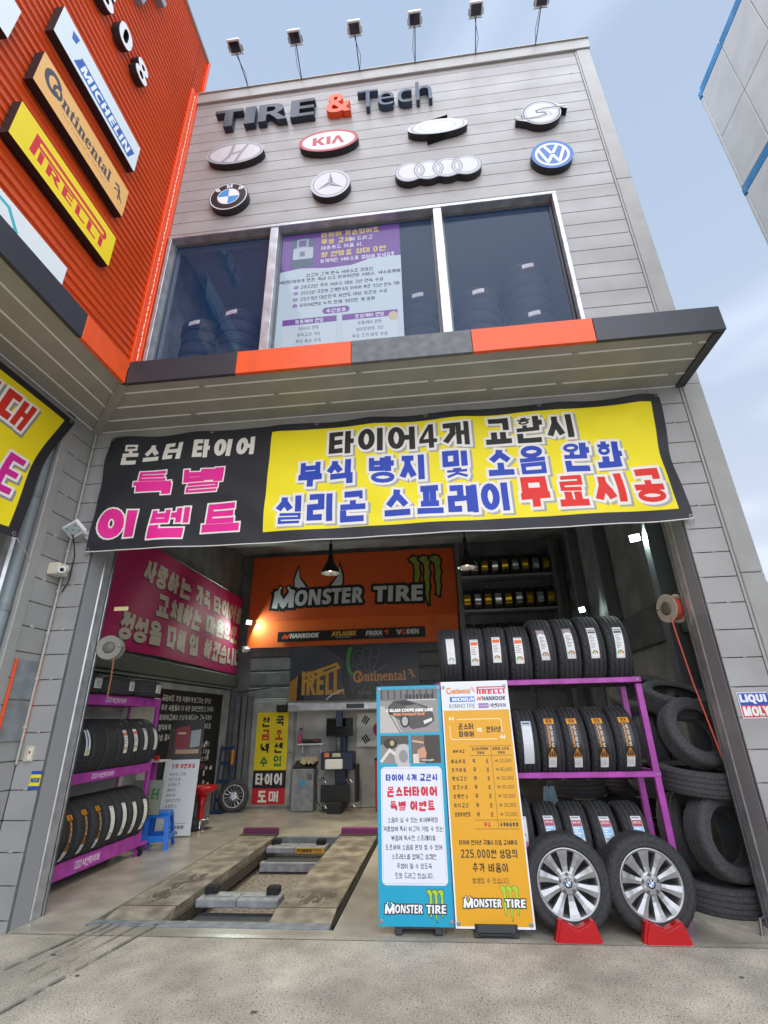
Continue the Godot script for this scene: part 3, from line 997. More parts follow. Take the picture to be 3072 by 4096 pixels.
func make_badges() -> void:
	var silver := hx("bfc1c5")
	var grey := hx("8b9097")
	var dk := hx("5b6068")
	# slanted letter in an oval
	var c := Cv.new(384, 224, silver)
	c.arc(192, 112, 178, 100, 0, TAU, 9, grey, 60)
	c.line([Vector2(108, 196), Vector2(150, 150), Vector2(166, 96), Vector2(178, 30)], 11, grey)
	c.line([Vector2(206, 196), Vector2(228, 130), Vector2(250, 80), Vector2(276, 30)], 11, grey)
	c.line([Vector2(158, 122), Vector2(196, 112), Vector2(234, 100)], 11, grey)
	badge("silver oval badge with slanted letter outline", Vector2(-2.57, 9.37), oval(0.44, 0.245), c)
	c = Cv.new(384, 224, hx("a4162c"))
	c.ell(192, 112, 170, 92, hx("cfcfd2"))
	c.lat("KI", 92, 72, 112, 82, [[0, 0, 2, hx("a4162c")]])
	c.line([Vector2(222, 152), Vector2(252, 76), Vector2(284, 152)], 11, hx("a4162c"), 0.2)
	badge("white oval badge with red rim and red capitals", Vector2(-1.145, 9.375), oval(0.445, 0.245), c)
	# eye with two hooked tips
	c = Cv.new(384, 224, hx("c3c8ce"))
	c.ell(192, 112, 176, 84, hx("8f98a3"))
	c.ell(196, 108, 160, 74, hx("c6c9cd"))
	c.ell(192, 112, 122, 62, hx("a4abb4"))
	c.ell(192, 112, 112, 56, hx("bdc0c2"))
	var eye := PackedVector2Array()
	for k in 25:
		var t := -PI / 2 + PI * k / 24 + 0.25
		eye.append(Vector2(0.43 * cos(t), 0.165 * sin(t)))
	eye.append(Vector2(0.16, 0.24))
	for k in 25:
		var t := PI / 2 + PI * k / 24 + 0.25
		eye.append(Vector2(0.43 * cos(t), 0.165 * sin(t)))
	eye.append(Vector2(-0.16, -0.24))
	badge("silver eye-shaped badge with two hooked tips", Vector2(0.455, 9.365), eye, c)
	# disc with side wings and double sweep
	c = Cv.new(384, 288, silver)
	c.arc(192, 144, 132, 132, 0, TAU, 7, dk, 60)
	c.arc(192, 144, 114, 114, 0, TAU, 3, grey, 60)
	c.line([Vector2(10, 186), Vector2(70, 196), Vector2(170, 192), Vector2(226, 172), Vector2(214, 150), Vector2(160, 140), Vector2(158, 116), Vector2(214, 98), Vector2(300, 96), Vector2(374, 104)], 8, dk)
	c.line([Vector2(40, 204), Vector2(176, 210), Vector2(262, 184), Vector2(250, 152), Vector2(190, 132), Vector2(236, 116), Vector2(340, 116)], 5, grey)
	var sy := PackedVector2Array()
	for k in 49:
		var t := TAU * k / 48 + 0.01
		var r := 0.27
		var p := Vector2(r * cos(t), r * sin(t))
		if k in [3, 4]: p = Vector2(0.36, 0.1 if k == 4 else 0.02)
		if k in [27, 28]: p = Vector2(-0.36, -0.1 if k == 28 else -0.02)
		if k < 48: sy.append(p)
	badge("round silver badge with winged double sweep", Vector2(1.92, 9.36), sy, c)
	c = Cv.new(320, 320, hx("1f5ea8"))
	c.ell(160, 160, 132, 132, hx("cdd0d4"))
	c.ell(160, 160, 112, 112, hx("1f5ea8"))
	var wt := hx("cdd0d4")
	c.line([Vector2(112, 60), Vector2(160, 160), Vector2(208, 60)], 12, wt, 0.3)
	c.line([Vector2(62, 96), Vector2(118, 250), Vector2(160, 160), Vector2(202, 250), Vector2(258, 96)], 12, wt, 0.3)
	c.rect(130, 150, 60, 12, hx("1f5ea8"))
	badge("round blue badge with white stacked letters", Vector2(1.93, 8.43), oval(0.275, 0.285), c)
	c = Cv.new(640, 224, silver)
	for k in 4:
		c.arc(112 + k * 138.7, 112, 96, 96, 0, TAU, 11, hx("a9aeb5"), 50)
		c.arc(112 + k * 138.7, 112, 107, 107, 0, TAU, 3, dk, 50)
		c.arc(112 + k * 138.7, 112, 85, 85, 0, TAU, 2, dk, 50)
	var au := PackedVector2Array()
	for k in 4:
		for i in 17:
			var t: float = PI - 0.0 - PI * i / 16.0
			var p := Vector2(-0.39 + k * 0.26 + 0.205 * cos(t), 0.205 * sin(t))
			if (k > 0 and p.x < -0.52 + k * 0.26) or (k < 3 and p.x > -0.26 + k * 0.26): continue
			au.append(p)
	for k in 4:
		for i in 17:
			var t: float = -PI * i / 16.0
			var p := Vector2(0.39 - k * 0.26 + 0.205 * cos(t), 0.205 * sin(t))
			if (k > 0 and p.x > 0.52 - k * 0.26) or (k < 3 and p.x < 0.26 - k * 0.26): continue
			au.append(p)
	badge("wide silver badge of four linked rings", Vector2(0.405, 8.44), au, c)
	c = Cv.new(320, 320, hx("bfc1c5"))
	c.arc(160, 160, 148, 148, 0, TAU, 10, hx("aab0b8"), 60)
	c.arc(160, 160, 136, 136, 0, TAU, 3, dk, 60)
	for k in 3:
		var t := -PI / 2 + TAU * k / 3
		var tip := Vector2(160 + 130 * cos(t), 160 + 130 * sin(t))
		var l := Vector2(160 + 26 * cos(t - PI / 3), 160 + 26 * sin(t - PI / 3))
		var r := Vector2(160 + 26 * cos(t + PI / 3), 160 + 26 * sin(t + PI / 3))
		c.poly(PackedVector2Array([tip, l, Vector2(160, 160)]), hx("8d949d"))
		c.poly(PackedVector2Array([tip, r, Vector2(160, 160)]), hx("565c65"))
	badge("round silver badge with three-pointed star", Vector2(-1.095, 8.4), oval(0.28, 0.285), c)
	badge("round black badge with blue and white quarters", Vector2(-2.57, 8.4), oval(0.285, 0.285), roundel(320))

func roundel(n: int) -> Cv:
	var c := Cv.new(n, n, hx("16181d"))
	var s := n / 320.0
	c.arc(n / 2.0, n / 2.0, 150 * s, 150 * s, 0, TAU, 5 * s, hx("c9ccd0"), 60)
	c.ell(n / 2.0, n / 2.0, 92 * s, 92 * s, hx("c9ccd0"))
	for k in 4:
		var p := PackedVector2Array([Vector2(n / 2.0, n / 2.0)])
		for i in 11: p.append(Vector2(n / 2.0 + 84 * s * cos(PI / 2 * (k + i / 10.0)), n / 2.0 + 84 * s * sin(PI / 2 * (k + i / 10.0))))
		c.poly(p, hx("e6e8ea") if k % 2 else hx("3f8fd0"))
	c.lat("B", 58 * s, 52 * s, 34 * s, 40 * s, [[0, 0, 1, hx("dfe1e4")]], 0, -0.5)
	c.lat("M", 138 * s, 20 * s, 44 * s, 38 * s, [[0, 0, 1, hx("dfe1e4")]])
	c.lat("W", 226 * s, 52 * s, 46 * s, 40 * s, [[0, 0, 1, hx("dfe1e4")]], 0, 0.5)
	return c

# ---------------------------------------------------------------- the orange building that meets the shop at a right angle
func make_orange() -> void:
	var b := thing("orange_building", "tall building clad in orange ribbed sheet with brand signs", "building")
	# ribbed sheet: a trapezoid profile swept along the wall
	var m := MB.new()
	var y := 4.86
	var za := -4.36
	var zb := 6.0
	var px := -3.5
	while y < 12.45:
		var pr := [[0.0, 0.0], [0.064, 0.0], [0.079, 0.022], [0.095, 0.022], [0.11, 0.0]]
		for i in 4:
			var a: Array = pr[i]
			var c: Array = pr[i + 1]
			m.quad(Vector3(px + a[1], y + a[0], zb), Vector3(px + a[1], y + a[0], za), Vector3(px + c[1], y + c[0], za), Vector3(px + c[1], y + c[0], zb))
		y += 0.11
	part(m, "ribbed_sheet", M.orange, b)
	var m2 := MB.new()
	y = 11.2
	while y < 12.45:
		for i in 4:
			var pr := [[0.0, 0.0], [0.064, 0.0], [0.079, 0.022], [0.095, 0.022], [0.11, 0.0]]
			var a: Array = pr[i]
			var c: Array = pr[i + 1]
			m2.quad(Vector3(px + a[1], y + a[0], za), Vector3(px + a[1], y + a[0], -4.6), Vector3(px + c[1], y + c[0], -4.6), Vector3(px + c[1], y + c[0], za))
		y += 0.11
	part(m2, "ribbed_sheet", M.orange, b)
	boxp("core_wall", Vector3(-3.66, 8.64, 0.7), Vector3(0.28, 7.6, 10.6), M.orange_trim, b)
	boxp("roof_cap", Vector3(-3.56, 12.47, 0.68), Vector3(0.24, 0.06, 10.66), M.trim, b, 0.005)
	boxp("end_trim", Vector3(-3.48, 11.82, -4.62), Vector3(0.09, 1.26, 0.05), M.orange_trim, b, 0.004)
	boxp("corner_flange", Vector3(-3.475, 8.02, -4.395), Vector3(0.045, 6.34, 0.075), M.orange_trim, b, 0.004)
	boxp("corner_flange", Vector3(-3.445, 8.02, -4.468), Vector3(0.085, 6.34, 0.06), M.orange_trim, b, 0.004)
	# bead of sealant along the corner
	var s := MB.new()
	rng.seed = 8
	var yy := 4.95
	while yy < 11.1:
		var l := rng.randf_range(0.08, 0.13)
		s.box(Vector3(-3.445 + rng.randf_range(-0.003, 0.003), yy + l / 2, -4.434), Vector3(0.014, l - rng.randf_range(0.01, 0.025), 0.01), Basis(), 0.004)
		yy += l
	part(s, "sealant_bead", mat(hx("e8cdb8"), 0.6), b)
	# lower front: grey pilaster with boards, dark bay beyond
	for k in 21:
		var a := 4.196 + PITCH * (k - 19) + GAP
		var c := minf(a + PITCH - GAP, 4.64)
		if a < 0: a = 0.0
		boxp("wall_panel", Vector3(-3.82, (a + c) / 2, -4.335), Vector3(0.04, c - a, 0.33), M.panel, b, 0.004)
	boxp("pilaster", Vector3(-3.97, 2.32, -4.36), Vector3(0.26, 4.64, 0.6), M.backing, b)
	boxp("pilaster_trim", Vector3(-3.815, 2.3, -4.11), Vector3(0.05, 4.6, 0.12), M.trim, b, 0.006)
	boxp("bay_head", Vector3(-3.86, 4.5, -1.2), Vector3(0.1, 0.3, 5.7), M.panel, b)
	boxp("bay_rail", Vector3(-3.95, 2.2, -3.98), Vector3(0.1, 4.4, 0.1), M.alu, b, 0.02)
	# dark interior of that bay, closed all round
	boxp("bay_back", Vector3(-9.0, 2.3, -0.5), Vector3(0.1, 4.6, 7.6), M.room_dark, b)
	boxp("bay_side", Vector3(-6.5, 2.3, -4.2), Vector3(5.0, 4.6, 0.1), M.room_dark, b)
	boxp("bay_side", Vector3(-6.5, 2.3, 4.6), Vector3(5.3, 4.6, 0.1), M.room_dark, b)
	boxp("bay_ceiling", Vector3(-6.4, 4.7, 0.2), Vector3(5.3, 0.1, 9.0), M.room_dark, b)
	boxp("roof", Vector3(-7.2, 12.3, 0.7), Vector3(7.0, 0.1, 10.6), M.backing, b)
	boxp("far_wall", Vector3(-10.6, 8.4, 0.7), Vector3(0.1, 7.8, 10.6), M.orange_trim, b)
	boxp("end_wall", Vector3(-7.2, 8.5, -4.55), Vector3(6.8, 7.6, 0.1), M.orange_trim, b)
	boxp("end_wall", Vector3(-7.2, 8.5, 5.95), Vector3(6.8, 7.6, 0.1), M.orange_trim, b)
	var clip := MB.new()
	clip.lathe([Vector2(0.0, 0.010), Vector2(0.02, 0.006), Vector2(0.026, 0.0)], 10, Transform3D(Basis(Vector3.BACK, -PI / 2).scaled_local(Vector3(0.7, 1, 1.4)), V0))
	var cm := clip.mesh()
	for k in range(-17, 1):
		if k % 2: continue
		var o := inst(cm, "clip", M.trim, b)
		o.position = Vector3(-3.799, 4.196 + PITCH * k + 0.012, -4.3)

# a box sign fixed to the orange wall; its print reads along -z
func wall_sign(label: String, z0: float, z1: float, y0: float, y1: float, cv: Cv, x := -3.38, depth := 0.1) -> void:
	var o := thing("brand_sign", label, "sign", Vector3(x, y0, z0), "brand signs on the orange wall", PI / 2)
	var w := z0 - z1
	var h := y1 - y0
	var p := PackedVector2Array([Vector2(0, 0), Vector2(w, 0), Vector2(w, h), Vector2(0, h)])
	var m := MB.new()
	m.prism(p.duplicate(), depth, Transform3D(), 6)
	part(m, "sign_box", M.sign_side, o)
	var f := MB.new()
	f.prism(p.duplicate(), 0.0, Transform3D(), 1)
	part(f, "face", print_mat(cv, 0.4), o)

func horse(c: Cv, x: float, y: float, s: float, col: Color) -> void:
	c.line([Vector2(x + s * .18, y + s * .16), Vector2(x + s * .38, y + s * .08), Vector2(x + s * .52, y + s * .3), Vector2(x + s * .56, y + s * .6), Vector2(x + s * .7, y + s * .75)], s * .085, col)
	c.line([Vector2(x + s * .5, y + s * .42), Vector2(x + s * .22, y + s * .5), Vector2(x + s * .14, y + s * .62)], s * .05, col)
	c.line([Vector2(x + s * .62, y + s * .7), Vector2(x + s * .5, y + s * .84), Vector2(x + s * .56, y + s * .98)], s * .05, col)
	c.line([Vector2(x + s * .72, y + s * .72), Vector2(x + s * .9, y + s * .9)], s * .05, col)

func long_p(c: Cv, x: float, y: float, w: float, h: float, col: Color, sh := 0.0, grow := 0.0) -> void:
	# capital with a long roof over the other letters
	var t := h * 0.085
	c.line([Vector2(x + t + sh * h, y + t), Vector2(x + w - h * .1 + sh * h, y + t)], t + grow, col, .6)
	c.arc(x + w - h * .12 + sh * h, y + h * .24, h * .13, h * .155, -PI / 2, PI / 2, t + grow, col, 8)
	c.line([Vector2(x + t * 3 + sh * h, y + h * .395), Vector2(x + w - h * .1 + sh * h * .7, y + h * .395)], t * .8 + grow, col, .6)
	c.line([Vector2(x + h * .16 + sh * h * .95, y + t), Vector2(x + h * .1, y + h)], h * .12 + grow, col, 0.0)
	c.lat("IRELLI", x + h * .36, y + h * .5, w - h * .42, h * .5, [[0, 0, 1 + grow, col]], 0, sh)

func make_brand_signs() -> void:
	var blue := hx("1f5bb0")
	var c := Cv.new(1024, 328, hx("d9e6ea"))
	c.rect(250, 150, 670, 140, blue)
	c.poly(PackedVector2Array([Vector2(200, 290), Vector2(260, 150), Vector2(260, 290)]), blue)
	c.poly(PackedVector2Array([Vector2(915, 150), Vector2(975, 150), Vector2(915, 291)]), blue)
	c.lat("MICHELIN", 272, 172, 620, 94, [[0, 0, 3, hx("e9f0f2")]], 0, 0.25)
	# the figure beside the word is left out; a plain blue pennant keeps its colour
	c.poly(PackedVector2Array([Vector2(120, 60), Vector2(190, 40), Vector2(176, 128), Vector2(132, 140)]), blue)
	wall_sign("pale blue box sign with white italic capitals on a blue band", -2.22, -3.588, 7.81, 8.26, c)
	c = Cv.new(1024, 328, hx("e9b368"))
	var dk := hx("3b3f48")
	c.arc(130, 130, 62, 76, 0.5, TAU - 0.5, 20, dk, 30)
	c.arc(180, 150, 34, 44, 0, TAU, 12, dk, 24)
	c.lat("ntinental", 232, 84, 570, 120, [[0, 0, 2, dk]], 2)
	c.lat("The Future in Motion", 250, 232, 520, 34, [[0, 0, 0, hx("b08c5c")]], 1)
	horse(c, 850, 90, 140, dk)
	wall_sign("pale orange box sign with dark serif lettering and leaping horse", -2.228, -3.592, 7.0, 7.442, c)
	c = Cv.new(1024, 328, hx("eed51c"))
	long_p(c, 150, 70, 760, 190, hx("cf2433"))
	wall_sign("yellow box sign with red long-roofed capitals", -2.226, -3.593, 6.198, 6.64, c)
	c = Cv.new(1024, 328, hx("dfe7ea"))
	c.line([Vector2(240, 60), Vector2(560, 60), Vector2(640, 164), Vector2(560, 268), Vector2(240, 268)], 14, hx("3fb3bd"))
	c.lat("NEXT", 270, 120, 230, 90, [[0, 0, 2, hx("5b6b78")]])
	wall_sign("white box sign with teal arrow outline above the dark fascia", -1.5, -2.87, 4.91, 5.29, c, -3.1)
	var posts := MB.new()
	wall_sign("plain white box sign at the near end of the orange wall", -0.57, -1.943, 7.0, 7.44, Cv.new(64, 32, hx("dfe9ea")))
	# house number style digits and the foot of a taller letter
	var o := thing("digit_sign", "raised white digits 508 with dark sides on the orange wall", "digits", Vector3(-3.38, 0, 0), "", PI / 2)
	for q in [["5", 2.45], ["0", 2.81], ["8", 3.17]]:
		part(letter_mesh(q[0], q[1], q[1] + 0.245, 9.2, 9.54, 0.1), "digit", M.sign_side, o)
		var f := MB.new()
		f = letter_mesh(q[0], q[1] + 0.004, q[1] + 0.241, 9.204, 9.536, 0.002)
		var fo := part(f, "digit_face", M.white, o)
		fo.position.z = 0.003
	var t := thing("letter_sign", "tall grey raised letter with slanted stem high on the orange wall", "letters", Vector3(-3.38, 0, 0), "", PI / 2)
	part(letter_mesh("T", 2.55, 3.25, 10.35, 11.25, 0.1, 0, 0.12), "letter", mat(hx("7d848c"), 0.4), t)

# ---------------------------------------------------------------- banners and boards
func claw(c: Cv, x: float, y: float, h: float, col: Color, edge: Color, grow: float) -> void:
	# three ragged scratches
	for k in 3:
		var o: float = x + h * [0.0, 0.2, 0.42][k]
		var l: float = [0.86, 1.0, 0.84][k]
		var p := [0.0, .06, .10, .0, .22, .02, .27, .1, .235, .24, .26, .36, .22, .5, .235, .64, .2, .78, .19, l, .13, .8, .14, .62, .115, .46, .135, .3, .12, .16, .06, .12]
		for ps in [[grow, edge], [0.0, col]]:
			var q := PackedVector2Array()
			for i in range(0, p.size(), 2): q.append(Vector2(o + p[i] * h * .85, y + p[i + 1] * h))
			c.poly(q, ps[1])
			if ps[0] > 0:
				for i in q.size(): c.seg(q[i], q[(i + 1) % q.size()], ps[0], ps[1])

func monster_word(c: Cv, x: float, y: float, w: float, h: float, ink: Color, edge: Color, g: float) -> void:
	var ps := [[0, 0, g, edge], [0, 0, g * .18, ink]]
	for p in ps:
		c.line([Vector2(x + h * .12, y + h * .95), Vector2(x + h * .22, y + h * .25), Vector2(x + h * .62, y + h * .92), Vector2(x + h * 1.12, y + h * .2), Vector2(x + h * 1.12, y + h * .95)], h * .13 + p[2], p[3])
		c.line([Vector2(x + h * .2, y + h * .3), Vector2(x + h * .4, y - h * .12)], h * .05 + p[2] * .6, p[3])
		c.line([Vector2(x + h * 1.1, y + h * .3), Vector2(x + h * .9, y - h * .12)], h * .05 + p[2] * .6, p[3])
		c.lat("ONSTER", x + h * 1.36, y + h * .12, w * .44, h * .88, [p], 0, 0.06)
		c.lat("TIRE", x + w * .66, y + h * .12, w * .31, h * .88, [p], 0, 0.06)

func make_main_banner() -> void:
	var W := 2048
	var H := 476
	var blk := hx("23252c")
	var yel := hx("eadb10")
	var c := Cv.new(W, H, blk)
	c.rect(650, 30, W - 650 - 34, H - 68, yel)
	var wh := hx("e6e4dd")
	c.han("몬스터 타이어", 58, 34, 77, 92, 9, [[0, 0, 0, hx("dedcd4")]], 0.1)
	var mg := hx("e0218f")
	c.han("특별", 120, 152, 172, 126, 17, [[0, 0, 5, wh], [0, 0, 0, mg]], 0.14)
	c.han("이벤트", 20, 308, 168, 134, 19, [[0, 0, 6, wh], [0, 0, 0, mg]], 0.16)
	var sh := hx("a3a3a0")
	var ot := hx("e3e1da")
	var bl := hx("1e3fae")
	c.han("타이어4개 교환시", 868, 44, 106, 116, 10.5, [[8, 7, 9.5, sh], [0, 0, 9.5, ot], [0, 0, 0, hx("22211f")]], 0.03)
	c.han("부식 방지 및 소음 완화", 756, 168, 104, 118, 11.2, [[8, 7, 9.5, sh], [0, 0, 9.5, ot], [0, 0, 0, bl]], 0.05)
	c.han("실리콘 스프레이", 688, 300, 106, 120, 11.2, [[8, 7, 9.5, sh], [0, 0, 9.5, ot], [0, 0, 0, bl]], 0.05)
	c.han("무료시공", 1522, 292, 113, 122, 12.2, [[8, 7, 9.5, sh], [0, 0, 9.5, ot], [0, 0, 0, hx("d8261f")]], 0.08)
	var o := thing("banner", "long black and yellow cloth banner above the open bay", "banner")
	# corners measured on the wall; the cloth sags and ripples between its ties
	var tl := Vector3(-3.545, 4.516, -4.455)
	var tr := Vector3(2.395, 4.53, -4.455)
	var bl3 := Vector3(-3.53, 3.15, -4.40)
	var br := Vector3(2.365, 3.13, -4.41)
	var f := func(u: float, v: float) -> Vector3:
		var p := tl.lerp(tr, u).lerp(bl3.lerp(br, u), v)
		var e := sin(PI * u)
		p.z += 0.012 * sin(u * 41.0 + v * 2.0) * (1 - v) * 0.6 + 0.03 * e * sin(PI * v) + 0.012 * sin(u * 13.0 + v * 5.0) * v + 0.008 * sin(u * 27.0 - v * 9.0) * v
		p.z += 0.02 * exp(-pow((u - 0.97 + 0.1 * v) / 0.02, 2.0)) * sin(v * 9.0 + 1.0) + 0.012 * exp(-pow((u - 0.03 - 0.12 * v) / 0.03, 2.0))
		p.y -= 0.022 * absf(sin(u * PI * 6.0)) * (1 - v) * 0.6 + 0.03 * e * v * (0.6 + 0.4 * sin(u * 9.0))
		p.x += 0.03 * sin(v * 8.0 + 0.6) * pow(u, 8.0) - 0.012 * sin(v * 7.0) * pow(1.0 - u, 8.0)
		p.z += 0.014 * sin((u * 5.9 + v * 1.4) * 7.0) * pow(absf(u - 0.5) * 2.0, 3.0) + 0.006 * sin((u * 5.9 - v * 2.2) * 9.0)
		return p
	var m := MB.new()
	m.sheet(f, 120, 24)
	part(m, "cloth", print_mat(c, 0.62), o)
	var hem := MB.new()
	var pts := []
	for k in 61: pts.append(f.call(k / 60.0, 1.0) + Vector3(0, -0.002, 0.001))
	hem.tube(pts, 0.006, 6)
	part(hem, "hem", mat(hx("d9d9d6"), 0.6), o)
	for q in [[0.003, 0.985], [0.997, 0.985], [0.004, 0.012], [0.996, 0.012], [0.2, 0.012], [0.4, 0.012], [0.6, 0.012], [0.8, 0.012]]:
		var et := MB.new()
		et.lathe([Vector2(0.011, 0), Vector2(0.011, 0.005), Vector2(0.02, 0.005), Vector2(0.022, 0.0)], 14, Transform3D(RX, f.call(q[0], q[1]) + Vector3(0, 0, 0.002)))
		part(et, "eyelet", M.steel, o)
	var rope := MB.new()
	for q in [[0.0, 1.0, Vector3(-3.6, 3.13, -4.49)], [1.0, 1.0, Vector3(2.42, 3.1, -4.49)], [0.0, 0.0, Vector3(-3.58, 4.56, -4.495)], [1.0, 0.0, Vector3(2.43, 4.57, -4.495)]]:
		rope.tube([f.call(q[0], q[1]), q[2]], 0.004, 6)
	part(rope, "tie", M.cable_white, o)

func make_side_banner() -> void:
	var c := Cv.new(1024, 512, hx("1f2127"))
	c.rect(0, 26, 986, 460, hx("ebd90f"))
	c.han("최대", 640, 54, 118, 130, 13, [[8, 8, 10, hx("8c8c88")], [0, 0, 9, hx("e8e6de")], [0, 0, 0, hx("c92a1c")]], 0.1)
	c.lat("SALE", 600, 250, 350, 140, [[9, 9, 9, hx("8c8c88")], [0, 0, 9, hx("e8e6de")], [0, 0, 0, hx("c81f8c")]], 0, 0.1)
	c.han("타이어", 80, 90, 150, 160, 15, [[0, 0, 9, hx("e8e6de")], [0, 0, 0, hx("1e3fae")]], 0.1)
	var o := thing("banner", "yellow sale banner tied over the bay of the orange building", "banner")
	var m := MB.new()
	var f := func(u: float, v: float) -> Vector3:
		var a := Vector3(-3.72, 4.53, -0.9).lerp(Vector3(-3.75, 4.53, -4.11), u)
		var b := Vector3(-3.6, 2.9, -0.9).lerp(Vector3(-3.62, 3.03, -3.66), u)
		var p := a.lerp(b, v)
		p.x += 0.03 * sin(v * 6.0 + u * 9.0) * sin(PI * v) + 0.02 * sin(u * 23.0 + v * 3.0) * v
		p.z += 0.07 * sin(PI * v) * u
		return p
	m.sheet(f, 40, 20)
	part(m, "cloth", print_mat(c, 0.62), o)
	var e := MB.new()
	for q in [[0.985, 0.02], [0.985, 0.98]]: e.lathe([Vector2(0.011, 0), Vector2(0.011, 0.005), Vector2(0.02, 0.005), Vector2(0.022, 0.0)], 14, Transform3D(Basis(Vector3.BACK, -PI / 2), f.call(q[0], q[1]) + Vector3(0.004, 0, 0)))
	part(e, "eyelet", M.steel, o)
	var r := MB.new()
	r.tube([f.call(1.0, 0.0), Vector3(-3.79, 4.56, -4.16)], 0.004, 6)
	r.tube([f.call(1.0, 1.0), Vector3(-3.79, 2.95, -4.08)], 0.004, 6)
	part(r, "tie", M.cable_white, o)

# a print on cloth or board: one flat sheet with thickness
func plaque(called: String, label: String, cat: String, cv: Cv, at: Vector3, w: float, h: float, turn := 0.0, thick := 0.012, rough := 0.55, tilt := 0.0, edge: Material = null) -> Node3D:
	var o := thing(called, label, cat, at, "", turn)
	o.rotation.x = tilt
	var p := PackedVector2Array([Vector2(0, 0), Vector2(w, 0), Vector2(w, h), Vector2(0, h)])
	var m := MB.new()
	m.prism(p.duplicate(), thick, Transform3D(), 6)
	part(m, "backing", edge if edge else M.sign_side, o)
	var f := MB.new()
	f.prism(p.duplicate(), 0.0, Transform3D(), 1)
	part(f, "face", print_mat(cv, rough), o)
	return o

func lines_of(c: Cv, s: Array, cx: float, y: float, cw: float, ch: float, step: float, hw: float, col: Color, gap := 0.04) -> void:
	for t in s:
		var w := 0.0
		for i in t.length(): w += cw * (1.0 + gap) if t.unicode_at(i) >= 0xAC00 else cw * (0.4 if t[i] in " .," else 0.78)
		c.han(t, cx - w / 2, y, cw, ch, hw, [[0, 0, 0, col]], gap)
		y += step

